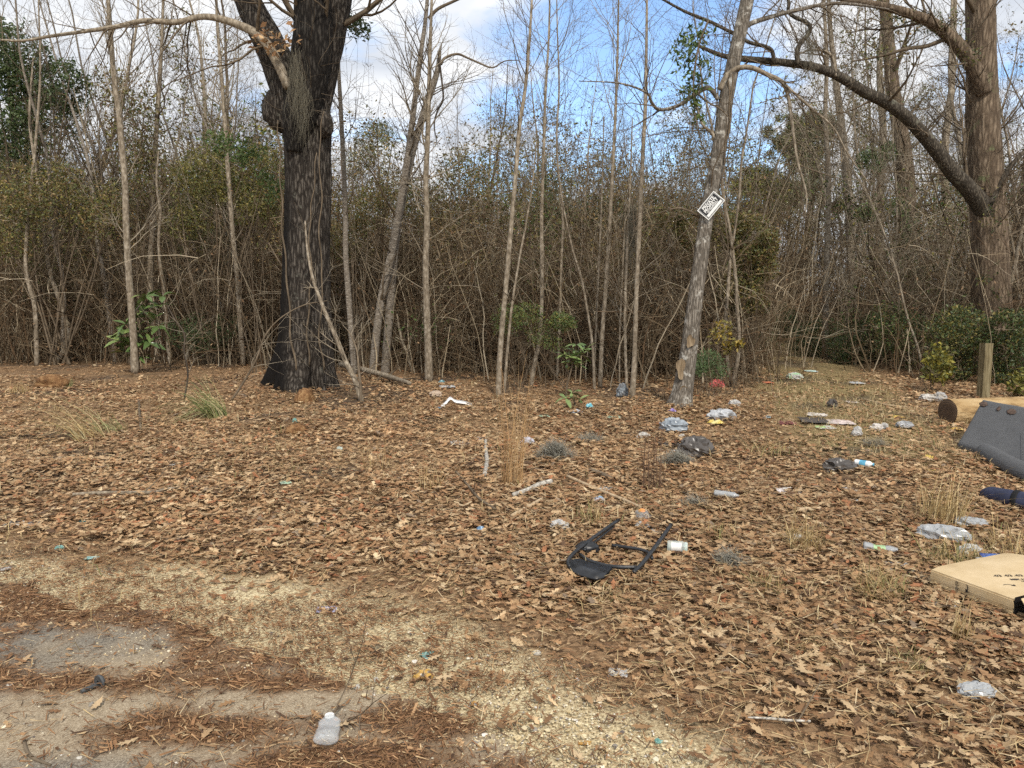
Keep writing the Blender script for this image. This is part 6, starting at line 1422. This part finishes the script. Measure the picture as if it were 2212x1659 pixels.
# folded end flap and a black sheet painting the shade inside the box
q = MB(); fl = [bo + ex * (Lb + .035) + ez * HB * .99, bo + ex * (Lb + .05) + ey * .30 + ez * (HB * 1.15), bo + ex * (Lb + .22) + ey * .26 + ez * .05, bo + ex * (Lb + .13) - ey * .02 + ez * .0]
q.add(np.vstack([fl, np.array(fl) + ez * .005]), [(3, 2, 1, 0), (4, 5, 6, 7), (0, 1, 5, 4), (1, 2, 6, 5), (2, 3, 7, 6), (3, 0, 4, 7)]); q.build('flap', m_card, card, smooth=False)
q = MB(); q.add([bo + ex * (Lb + .006) + ez * HB * 1.0, bo + ex * (Lb + .006) + ey * .2 + ez * HB, bo + ex * (Lb + .006) + ey * .2 + ez * .004, bo + ex * (Lb + .006) + ez * .004], [(0, 1, 2, 3)]); q.build('opening_shade', M['signblack'], card)
M['ink'] = mat_plain('dark_ink', (.035, .03, .028), .8, .2, 40, .4)
def top_z(xx, yy):
    k = (nl - 1) / nl
    return (nl - 1) * lh + lh * .93 + .030 * k * (xx / Lb) * (yy / DB) + .014 * k * sin(xx / Lb * 5) * (yy / DB) - .012 * k * math.exp(-(yy / .05) ** 2) + .002
def mark(mb, xx, yy, ang, name='print'):
    v = np.vstack(mb.v); R_ = np.array([[cos(ang), -sin(ang)], [sin(ang), cos(ang)]]); w2 = v[:, :2] @ R_.T + (xx, yy)
    out = np.array([bo + ex * a + ey * b_ + ez * top_z(a, b_) for a, b_ in w2]); q = MB(); q.add(out, np.zeros((0, 4), int)); q.f = [f for f in mb.f]
    q.build(name, M['ink'], layer, smooth=False)
mark(text_mb('-03 -03 -03', .035, .0006), .26, .24, 1.15); mark(text_mb('MSK 11', .026, .0012), .315, .24, 1.15); mark(text_mb('CE 06', .016, .0006), .345, .25, 1.15)
def arc_arrow(mb_pts, wid):
    pts = np.asarray(mb_pts, float); t = np.gradient(pts, axis=0); t /= np.linalg.norm(t, axis=1, keepdims=True); s_ = np.stack([-t[:, 1], t[:, 0]], -1) * wid
    a_ = np.column_stack([pts - s_, np.zeros(len(pts))]); b_ = np.column_stack([pts + s_, np.zeros(len(pts))]); n_ = len(pts); i = np.arange(n_ - 1)
    mb = MB(); mb.add(np.vstack([a_, b_]), np.stack([i, i + 1, i + 1 + n_, i + n_], -1))
    e = pts[-1]; d_ = t[-1]; nn_ = np.array([-d_[1], d_[0]]); mb.add([[*(e + nn_ * .014 - d_ * .012), 0], [*(e + d_ * .006), 0], [*(e - nn_ * .014 - d_ * .012), 0]], [(0, 1, 2)]); return mb
th = np.linspace(-.9, .9, 12); mark(arc_arrow(np.stack([np.sin(th) * .05, np.cos(th) * .05 - .05], -1), .0028), .40, .34, 2.6); mark(arc_arrow(np.stack([np.sin(th * .8) * .04, np.cos(th * .8) * .05 - .05], -1), .002), .335, .13, .9)
def side_mark(mb, xx, zz, name='print', ang=0.0):
    v = np.vstack(mb.v); R_ = np.array([[cos(ang), -sin(ang)], [sin(ang), cos(ang)]]); w2 = v[:, :2] @ R_.T
    out = np.array([bo + ex * (xx + a) + ez * (zz + b_) - ey * .0085 for a, b_ in w2]); q = MB(); q.add(out, np.zeros((0, 4), int)); q.f = list(mb.f); q.build(name, M['ink'], layer, smooth=False)
side_mark(text_mb('03-03', .024, .0006), .155, .045, ang=-1.5); side_mark(arc_arrow(np.stack([np.cos(th * .8) * .03 - .03, -np.sin(th * .8) * .03], -1), .0028), .215, .055); side_mark(text_mb('MSK', .022, .001), .20, .016)
# blue and white carton behind it
bp = P(2185, 1246, 4.25); bp[2] = zg(bp[0], bp[1]) + .03
q = sheet(.42, .2, .06, 77, (.05, .09, .32), (.10, .32, .62), n=16, ragged=.08, split=3); put(q, 'printed_carton', 'glossy blue printed carton sticking out behind the brown cardboard', 'carton', bp + (0.08, .02, .04), M['attrgloss'], -.35)
q = sheet(.3, .08, .03, 79, W, W, n=10, ragged=.1); put(q, 'paper_scrap', 'white liner sheet between brown cardboard and blue carton', 'paper', bp + (-.04, .0, .05), M['attr'], -.45)

# ------------------------------------------------------------------ black tube frame
fb = G(1330, 1235); fb = fb; fr = thing('tube_frame', 'black plastic U shaped frame half buried in leaves', 'frame', fb)
M['blackplastic'] = mat_plain('black_plastic', (.016, .017, .019), .38, .45, 20, .5, .1)
def rod(vp, r_, z0, z1, name, n=26):
    pts = np.array([G(x, y) for x, y in vp]); pts[:, 2] += np.linspace(z0, z1, len(pts)) + .022; q = MB(); q.tube(catmull(pts, n), r_ * .75, 10); q.build(name, M['blackplastic'], fr)
rod([(1336, 1158), (1300, 1181), (1264, 1205), (1240, 1222), (1227, 1236), (1231, 1246)], .016, .09, .035, 'side_rod')
rod([(1449, 1173), (1424, 1204), (1399, 1234), (1385, 1246), (1368, 1258)], .017, .10, .035, 'side_rod')
rod([(1326, 1162), (1290, 1190), (1262, 1210)], .011, .06, .04, 'brace')
rod([(1253, 1220), (1270, 1233), (1295, 1243), (1330, 1250), (1374, 1252)], .016, .04, .05, 'cross_rod')
rod([(1322, 1199), (1360, 1205), (1390, 1212), (1404, 1222), (1408, 1232)], .014, .04, .05, 'cross_rod')
inner = np.array([G(x, y) for x, y in ((1232, 1240), (1252, 1237), (1275, 1246), (1300, 1252), (1322, 1256))]); outer = np.array([G(x, y) for x, y in ((1229, 1246), (1240, 1257), (1262, 1266), (1288, 1272), (1305, 1268))])
a_, b_ = catmull(inner, 16) + (0, 0, .085), catmull(outer, 16) + (0, 0, .06)
q = MB(); i = np.arange(15); q.add(np.vstack([a_, b_, a_ - (0, 0, .012), b_ - (0, 0, .012)]), np.concatenate([np.stack([i, i + 16, i + 17, i + 1], -1), np.stack([i + 33, i + 49, i + 48, i + 32], -1), np.stack([i + 16, i + 48, i + 49, i + 17], -1), np.stack([i + 1, i + 33, i + 32, i], -1)])); q.build('lip', M['blackplastic'], fr)
pk = G(1268, 1202); q = wad(.13, .09, .08, 97, BLK, BLK2, .3); q.v = [v + pk + (0, 0, .03) for v in q.v]; q.build('corner_pad', M['blackplastic'], fr)

# ------------------------------------------------------------------ jar, bottles, lid
def lathe(prof, n=24, axis='x', crush=None):
    prof = np.array(prof); th = np.linspace(0, 2 * pi, n, endpoint=False); m = len(prof)
    v = np.stack([np.repeat(prof[:, 0], n), (prof[:, 1][:, None] * np.cos(th)).ravel(), (prof[:, 1][:, None] * np.sin(th)).ravel()], -1)
    if crush is not None: v = crush(v)
    i, j = np.meshgrid(np.arange(m - 1), np.arange(n), indexing='ij'); f = np.stack([i * n + j, i * n + (j + 1) % n, (i + 1) * n + (j + 1) % n, (i + 1) * n + j], -1).reshape(-1, 4)
    return MB().add(v, f)
jp = on(1463, 1200); jar = thing('glass_jar', 'clear glass jar lying on its side beside the black frame', 'jar', jp)
jar.rotation_euler = (0, 0, -.15)
q = lathe([(-.062, .001), (-.062, .03), (-.055, .034), (.03, .034), (.042, .028), (.06, .027), (.062, .025)]); q.v = [v + (0, 0, .034) for v in q.v]; flat('glass', q, M['glass'], jar, 0)
q = MB(); t_ = np.linspace(-1.0, 1.0, 9); xx = np.linspace(-.04, .022, 4); vv = [(x_, -.0345 * cos(t2), .034 + .0345 * sin(t2)) for x_ in xx for t2 in t_]; q.add(vv, [(a * 9 + b_, (a + 1) * 9 + b_, (a + 1) * 9 + b_ + 1, a * 9 + b_ + 1) for a in range(3) for b_ in range(8)]); flat('label_paper', q, M['signwhite'], jar, 0)
q = lathe([(.042, .0285), (.046, .030), (.05, .0285), (.054, .030), (.058, .028)]); q.v = [v + (0, 0, .034) for v in q.v]; flat('neck_rim', q, M['glass'], jar, 0)
def bottle(name, label, vx, vy, L, R_, yaw, mat, cap=None, seed=1, crush=.3, flatz=.6, band=None):
    p = on(vx, vy); t_ = thing(name, label, 'bottle', p); t_.rotation_euler = (0, 0, yaw)
    def cr(v):
        k = fbm(v * 14 + seed, seed, 2) - .5; v = v.copy(); v[:, 1] *= 1 + crush * k * 2; v[:, 2] = v[:, 2] * flatz * (1 + crush * k * 2) + R_ * flatz; v[:, 2] += np.abs(v[:, 0]) * .06; return v
    xs_ = np.linspace(-.5, .28, 22); pr_ = [(-.5 * L, .001), (-.5 * L, R_ * .8)] + [(x_ * L, R_ * (1 + .035 * (k % 2))) for k, x_ in enumerate(xs_[1:])] + [(.36 * L, R_ * .75), (.43 * L, R_ * .40), (.47 * L, R_ * .36)]
    body_ = flat('body', lathe(pr_, 22, crush=cr), mat, t_, 0); body_.data.polygons.foreach_set('use_smooth', [True] * len(body_.data.polygons))
    if band is not None: flat('wrap_label', lathe([(x_ * L, R_ * 1.06) for x_ in np.linspace(-.22, .12, 8)], 22, crush=cr), band, body_, 0)
    if cap is not None: flat('cap', lathe([(.46 * L, .001), (.46 * L, R_ * .44), (.52 * L, R_ * .44), (.52 * L, .001)], 14, crush=cr), cap, body_, 0)
    return t_
M['capwhite'] = mat_plain('cap_white', (.75, .75, .74), .4, .4); M['bluelabel'] = mat_plain('blue_label', (.12, .38, .55), .5, .3, 12, .5); M['milky'] = mat_clear('milky_plastic', (.55, .57, .58), .45, .2)
M['greenclear'] = mat_clear('green_plastic', (.55, .78, .42), .35, .2)
bottle('plastic_bottle', 'crushed clear bottle with a white cap on the pavement', 710, 1600, .165, .042, 1.75, M['clear'], M['capwhite'], 3, .5, .5)
bottle('plastic_bottle', 'clear ribbed bottle lying in the leaves right of the long stick', 1570, 1082, .20, .03, -.55, M['milky'], None, 5, .3, .8)
bottle('plastic_bottle', 'small blue and white bottle beside the black bag lump', 1866, 1014, .17, .032, -.75, M['capwhite'], M['bluelabel'], 7, .15, .9, M['bluelabel'])
bottle('plastic_bottle', 'flattened clear green bottle above the smooth white foam plate', 1902, 1200, .20, .042, -.35, M['milky'], None, 9, .6, .45, M['greenclear'])
lp = on(1386, 1122); lid = thing('cup_cover', 'clear plastic lid with an orange straw hole past the end of the long stick', 'lid', lp)
q = lathe([(.035, .001), (.035, .045), (.012, .055), (.0, .068), (.004, .072)], 28); q.v = [v[:, [1, 2, 0]] for v in q.v]; flat('dome', q, M['clear'], lid, 0)
q = wad(.045, .035, .03, 21, ORG, (.6, .3, .15), .3); flat('straw_hole', q, M['attr'], lid, .03)
for lab, vx, vy, w_, d_, h_, yaw, sd in (('clear crumpled bag with a dark corner in the dry tuft', 2036, 1172, .24, .12, .10, -.5, 31), ('clear film bag above the dark cornered bag', 2094, 1139, .17, .1, .05, -.2, 33), ('clear torn plastic in the leaves at the lower right corner', 2108, 1512, .11, .07, .05, .1, 35)):
    put(wad(w_, d_, h_, sd, W, W, .6), 'clear_bag', lab, 'bag', on(vx, vy), M['milky'], yaw, smooth=False)
# metal bolt on the pavement
mp_ = G(213, 1490) + (0, 0, .012); bolt = thing('domed_bolt', 'grey bolt with a wide domed head lying on the pavement', 'bolt', mp_); bolt.rotation_euler = (0, 0, radians(58))
M['steel'] = mat_plain('dull_grey_steel', (.085, .09, .092), .55, .4, 30, .35, .2, .3)
q = lathe([(-.07, .001), (-.07, .0075), (-.06, .009), (.005, .0095)], 14); q.v = [v + (0, 0, .012) for v in q.v]; flat('shank', q, M['steel'], bolt, 0)
q = lathe([(.0, .009), (.0, .03), (.008, .031), (.016, .026), (.02, .014), (.021, .001)], 22); q.v = [v + (0, 0, .03) for v in q.v]; flat('domed_head', q, M['steel'], bolt, -.012)

# ------------------------------------------------------------------ sticks, fallen branches
def stick(name, label, vp, w, mat, lift=.03, side=0, cat='stick', sides=9):
    pts = np.array([on(x, y, lift) for x, y in vp]); Y = pts[:, 1].mean(); b0 = pts[0]; n_ = 30
    c_ = catmull(pts, n_); r_ = np.interp(np.linspace(0, 1, n_), np.linspace(0, 1, len(w)), w) * Y / FV / 2
    if side:
        t_ = thing(name, label, cat, b0); q = MB(); q.tube(c_, r_, sides, bumpf=bark_bump(.15, 1.5, len(label), 9)); q.build('stem', M[mat], t_)
        q = MB(); limbs_from(q, rng, c_, r_, side, .3, 1, (.1, .5), 1, up=0, kids=2, rfac=(.35, .6)); kind(q.build('side_twigs', M['twig'], t_), 'stuff')
    else:
        q = MB(); q.tube(c_, r_, sides, bumpf=bark_bump(.15, 1.5, len(label), 9)); tag(q.build(name, M[mat], None, b0), label, cat)
M['birch'] = mat_noise('lichened_bark', [(.35, (.10, .085, .07)), (.5, (.38, .35, .30)), (.7, (.60, .57, .50))], 45, bstr=.4, bdist=.003)
M['peeled'] = mat_noise('peeled_stick', [(.3, (.30, .215, .13)), (.7, (.50, .385, .25))], 20, stretch=(1, 1, 1), bstr=.3, bdist=.002)
stick('long_stick', 'long straight tan stick pointing down to the clear lid', [(1226, 1041), (1300, 1074), (1345, 1092), (1384, 1110)], [8, 8, 7, 6], 'peeled', .05)
stick('short_stick', 'short thick grey stick above the long tan stick', [(1273, 1024), (1296, 1032), (1320, 1043)], [10, 11, 9], 'twig', .04)
stick('lichened_branch', 'white blotched broken branch left of the long tan stick', [(1108, 1081), (1140, 1070), (1165, 1058), (1191, 1051)], [9, 11, 12, 12], 'birch', .045)
stick('peeled_branch', 'smooth pale stick below the white blotched branch', [(1106, 1126), (1138, 1108), (1170, 1089)], [9, 9, 8], 'peeled', .04)
stick('lichened_branch', 'upright white blotched branch left of the grey moss heap', [(1049, 958), (1050, 985), (1052, 1005), (1047, 1034)], [7, 9, 10, 9], 'birch', .04)
stick('fallen_branch', 'long forked grey branch lying on the left', [(158, 1077), (220, 1074), (290, 1074), (335, 1072), (370, 1064), (425, 1060)], [8, 9, 9, 8, 6, 4], 'sapbark', .035, 4, 'branch')
stick('dark_twig', 'forked dark twig left of the white blotched branch', [(985, 1030), (1010, 1060), (1035, 1090), (1070, 1114)], [4, 5, 6, 6], 'twig', .05, 3, 'branch')
stick('wood_piece', 'split pale wood piece in the leaves above the sandy verge', [(536, 1157), (575, 1153), (620, 1150)], [9, 12, 11], 'peeled', .03)
stick('wood_piece', 'short round sawn wood piece below the pinkish white rag', [(1722, 1112), (1748, 1111), (1773, 1110)], [13, 13, 12], 'peeled', .035)
stick('fallen_log', 'old fallen log slanting away right of the oak roots', [(735, 800), (790, 815), (840, 830), (885, 846)], [12, 13, 12, 8], 'sapbark', .14, 8, 'log')
stick('dead_bough', 'dark curved bough lying against the roots of the massive oak', [(572, 790), (600, 800), (640, 806), (680, 806), (720, 818)], [7, 11, 12, 9, 4], 'twigdark', .10, 3, 'branch')
stick('white_branch', 'white dead branch pointing left of the oak roots', [(478, 706), (505, 715), (530, 722), (570, 730)], [4, 6, 6, 7], 'birch', .9, 0, 'branch') if False else None
stick('dark_twig', 'curved bark strip on the asphalt in the lower left corner', [(52, 1605), (58, 1630), (75, 1648), (110, 1662)], [7, 8, 8, 5], 'twig', .016)
stick('lichened_branch', 'thin white branch in the leaves at the lower right', [(1615, 1566), (1660, 1568), (1700, 1572), (1750, 1574)], [4, 6, 6, 5], 'birch', .03, 2, 'branch')
stick('dark_twig', 'thin straight twig crossing the soil left of the oak', [(300, 868), (302, 900), (304, 930)], [5, 5, 4], 'twig', .03, 0)
stick('dark_twig', 'thin twig on the pavement beside the crushed bottle', [(620, 1558), (690, 1562), (760, 1572), (830, 1578)], [3, 4, 4, 2], 'twig', .016, 2, 'branch')
stick('yellow_stick', 'yellow stripped stick crossing the track left of the log', [(1870, 868), (1890, 873), (1915, 879), (1960, 884)], [4, 5, 5, 3], 'peeled', .03)

# ------------------------------------------------------------------ stones
M['claystone'] = mat_noise('orange_clay', [(.3, (.09, .05, .025)), (.5, (.22, .115, .05)), (.7, (.36, .23, .11))], 14, bstr=.9, bdist=.03)
M['palestone'] = mat_noise('pale_stone', [(.3, (.36, .33, .28)), (.7, (.66, .63, .56))], 14, bstr=.5, bdist=.005)
def stone(label, vx, vy, w, h, mt, sd, nm='stone'):
    p = G(vx, vy + h * .4) - (0, 0, .02 if w > 30 else 0); put(wad(S(w, p[1]), S(w, p[1]) * .8, S(h, p[1]) * 1.25, sd, W, W, .7 if mt == 'claystone' else .35, 26, 16), nm, label, 'stone', p, M[mt], rng.uniform(0, 3))
stone('yellow clay lump beside a grass tuft at the far left', 113, 828, 50, 24, 'claystone', 41, 'clay_lump')
stone('burnt orange clay lump just below the massive oak', 659, 858, 36, 26, 'claystone', 43, 'clay_lump')
stone('low orange clay patch on the soil heap below the oak', 640, 920, 38, 20, 'claystone', 45, 'clay_lump')
for lab, vx, vy, w, h in (('pale pebble near the bottom edge of the pavement', 172, 1640, 16, 10), ('white pebble at the left frame edge on the pavement', 22, 1481, 17, 11), ('white pebble on the gravel left of the orange packet', 772, 1484, 12, 9), ('white pebble in the brown duff above the crushed bottle', 807, 1504, 11, 9), ('cream pebble beside the torn teal scrap', 812, 1468, 12, 8), ('white pebble where leaves meet gravel left of the shiny packet', 1160, 1410, 16, 9)):
    stone(lab, vx, vy, w, h, 'palestone', int(vx), 'pebble')
stone('pink stone on the sandy verge near a white pebble', 634, 1246, 16, 11, 'claystone', 47)
stone('orange stone beside the pale teal strip', 212, 1212, 14, 9, 'claystone', 49)

# ------------------------------------------------------------------ grass tufts
def tuft(label, vx, vy, n_, H, spread, pal, lean_=(0, 0), wid=.003, base=.06, droop=.5, name='grass_tuft', group=None):
    p = G(vx, vy); mb = MB(); k = 6; t = np.linspace(0, 1, k); H = H * (.74 if H < .6 else 1); spread = spread * 1.25; droop = min(droop * 1.25, 1)
    for _ in range(int(n_ * .66)):
        a = rng.uniform(0, 2 * pi); s_ = rng.uniform(.1, 1) * spread; h = H * rng.uniform(.45, 1.1); r0 = base * rng.random() ** .5; a0 = rng.uniform(0, 2 * pi)
        b0 = np.array([cos(a0) * r0, sin(a0) * r0, 0]); d = np.array([cos(a), sin(a), 0]) * s_ + np.array([lean_[0], lean_[1], 0])
        dr = droop * rng.uniform(.2, 1.5); d = d * rng.uniform(.6, 1.7)
        pts = b0 + d * (t ** 1.4)[:, None] * h + np.stack([0 * t, 0 * t, h * (t - dr * t ** 2.2 * min(1.0, np.linalg.norm(d)))], -1); pts[:, 2] = np.maximum(pts[:, 2], .01 + .012 * t)
        sd = np.array([-sin(a), cos(a), 0]) * wid * rng.uniform(.6, 1.2); w_ = sd * (1 - .85 * t ** 2)[:, None]; i = np.arange(k - 1)
        c = np.array(pal[rng.integers(len(pal))]) * rng.uniform(.7, 1.2)
        mb.add(np.concatenate([pts - w_, pts + w_]), np.stack([i, i + 1, i + 1 + k, i + k], -1), c)
    put(mb, name, label, 'grass', p, M['grass'], 0, group)
DRY = [(.50, .37, .175), (.40, .285, .125), (.58, .46, .25), (.30, .205, .088)]; RUST = [(.50, .32, .15), (.42, .25, .115), (.58, .40, .21)]
GRS = [(.16, .21, .075), (.22, .26, .10), (.38, .36, .16), (.50, .44, .24)]; MIXG = DRY + [(.26, .26, .10), (.18, .19, .07)]
gT = 'grass tufts in the clearing'
tuft('flattened green and straw grass clump below the left brush', 470, 905, 260, .75, .55, GRS, (-.55, -.25), .006, .16, .85, group=gT)
tuft('wispy green grass streaks left of the flattened clump', 240, 935, 90, .55, .5, GRS, (-.5, -.15), .004, .2, .9, group=gT)
tuft('long flattened straw blades at the left', 200, 950, 120, .9, .35, GRS[2:] + DRY, (-.9, -.2), .004, .2, .98, group=gT)
tuft('small green tuft beside the yellow clay lump', 148, 838, 60, .3, .5, GRS, (0, 0), .004, .08, .6, group=gT)
tuft('dry grass clump left of the yellow clay lump', 40, 850, 90, .4, .7, DRY, (0, 0), .004, .2, .7, group=gT)
tuft('tall rust coloured broom grass standing in the middle', 1106, 1050, 120, 1.1, .26, RUST, (.07, 0), .0021, .10, .2, group=gT)
tuft('lower rust grass at the left of the tall broom grass', 815, 1015, 60, .55, .6, RUST + DRY, (.05, 0), .002, .16, .5, group=gT)
tuft('dry grass bunch beside the dark forked twig', 930, 1060, 60, .5, .6, DRY + RUST, (0, 0), .002, .1, .4, group=gT)
tuft('brown weed stalks left of the shiny black trash bag', 1408, 1060, 60, .75, .25, [(.16, .10, .065), (.12, .075, .05)], (.02, 0), .003, .10, .1, 'weed_stalks', gT)
tuft('big golden grass tuft behind the broken foam plate', 1735, 1190, 200, .42, .75, DRY, (0, 0), .0022, .12, .5, group=gT)
tuft('golden grass tuft beside the smooth foam plate', 1900, 1290, 220, .34, .8, MIXG, (0, 0), .002, .12, .6, group=gT)
tuft('tall golden tuft in front of the navy bag', 2030, 1130, 260, .55, .6, DRY, (.25, .05), .0024, .16, .4, group=gT)
tuft('golden tuft around the clear crumpled bag', 2060, 1225, 240, .34, .75, MIXG, (0, 0), .0022, .18, .6, group=gT)
tuft('golden tuft at the right frame edge behind the cardboard', 2190, 1205, 200, .36, .7, DRY, (0, 0), .0022, .16, .5, group=gT)
tuft('straw blades standing in front of the cardboard', 2068, 1390, 60, .30, .45, DRY, (.15, 0), .0022, .06, .3, group=gT)
tuft('low green grass tuft among the leaves at lower right', 1975, 1455, 130, .17, 1.0, MIXG, (0, 0), .0017, .07, .7, group=gT)
tuft('low straw tuft left of the golden tuft by the plate', 1655, 1275, 120, .2, .9, MIXG, (0, 0), .002, .09, .7, group=gT)
tuft('small green brown tuft below the long tan stick', 1275, 1130, 110, .26, .6, MIXG, (0, 0), .0024, .10, .5, group=gT)
tuft('small tuft in the leaves right of the glass jar', 1560, 1165, 80, .2, .9, MIXG, (0, 0), .002, .12, .7, group=gT)
tuft('sparse dry tuft in the deep leaves at lower right', 1740, 1410, 90, .14, 1.0, DRY, (0, 0), .0016, .12, .8, group=gT)
tuft('thin tuft in front of the black frame', 1300, 1295, 80, .16, .9, MIXG, (0, 0), .0018, .12, .8, group=gT)
tuft('single tall straw stalks behind the broken foam plate', 1715, 1160, 14, .55, .15, DRY, (.03, 0), .002, .03, .1, group=gT)
tuft('straw tuft by the edge of the track near the weeds', 1660, 985, 120, .35, .8, MIXG, (0, 0), .003, .25, .7, group=gT)

# ------------------------------------------------------------------ moss heaps on the ground
def moss_heap(label, vx, vy, w, h, n_, sd):
    p = on(vx, vy, .02); mb = MB(); wm, hm = S(w, p[1]) / 2, S(h, p[1]); k = 6
    r2 = np.random.default_rng(sd)
    for _ in range(n_):
        c = r2.normal(0, .42, 2); z = max(0, hm * (1 - (c ** 2).sum())) * r2.uniform(.2, 1); d = r2.normal(0, 1, 3); d[2] *= .3; pts = [np.array([c[0] * wm, c[1] * wm * .7, z])]
        for _i in range(k - 1): d = d + r2.normal(0, .8, 3) * (1, 1, .4); d /= np.linalg.norm(d); pts.append(pts[-1] + d * .025)
        pts = np.array(pts); pts[:, 2] = np.maximum(pts[:, 2], .005); sv = np.array([.0011, .0011, 0]); i = np.arange(k - 1)
        mb.add(np.concatenate([pts - sv, pts + sv]), np.stack([i, i + 1, i + 1 + k, i + k], -1), np.array([.30, .285, .235]) * r2.uniform(.5, 1.25))
    put(mb, 'moss_heap', label, 'moss', p, M['moss'], 0, 'moss heaps on the leaves')
moss_heap('grey moss heap right of the tall broom grass', 1199, 993, 84, 36, 1500, 61)
moss_heap('grey moss heap below the shiny black trash bag', 1463, 1008, 74, 26, 1200, 62)
moss_heap('thin flat moss patch above the larger moss heap', 1276, 957, 64, 12, 500, 63)
moss_heap('small moss wisp right of the clear lid', 1500, 1098, 40, 14, 260, 64)
moss_heap('small moss wisp right of the glass jar', 1578, 1222, 46, 16, 320, 65)
moss_heap('faint moss patch on the straw of the track', 1890, 965, 70, 12, 360, 66)
# curled white packaging strip with a blue end
cp = on(975, 880); q = MB(); path_v = [(930, 887), (945, 884), (960, 878), (972, 872), (982, 874), (1000, 874), (1018, 874)]; up_ = [.02, .03, .06, .11, .08, .06, .03]
a_ = catmull([on(x, y, .0) + (0, 0, u) for (x, y), u in zip(path_v, up_)], 24); b_ = a_ + np.array([.02, -.14, -.025]); cc = np.array([(.06, .22, .34) if k < 6 else (.74, .73, .71) for k in range(24)]); i = np.arange(23)
b_[:, 2] = np.maximum(b_[:, 2], zg(b_[:, 0], b_[:, 1]) + .02)
q.add(np.vstack([a_, b_, a_ - (0, 0, .006), b_ - (0, 0, .006)]), np.concatenate([np.stack([i, i + 24, i + 25, i + 1], -1), np.stack([i + 49, i + 73, i + 72, i + 48], -1), np.stack([i + 24, i + 72, i + 73, i + 25], -1), np.stack([i + 1, i + 49, i + 48, i], -1)]), np.vstack([cc] * 4))
q.v = [v - cp for v in q.v]; put(q, 'packaging_strip', 'curled white packaging strip with a blue end below the saplings', 'packaging', cp, M['attr'])
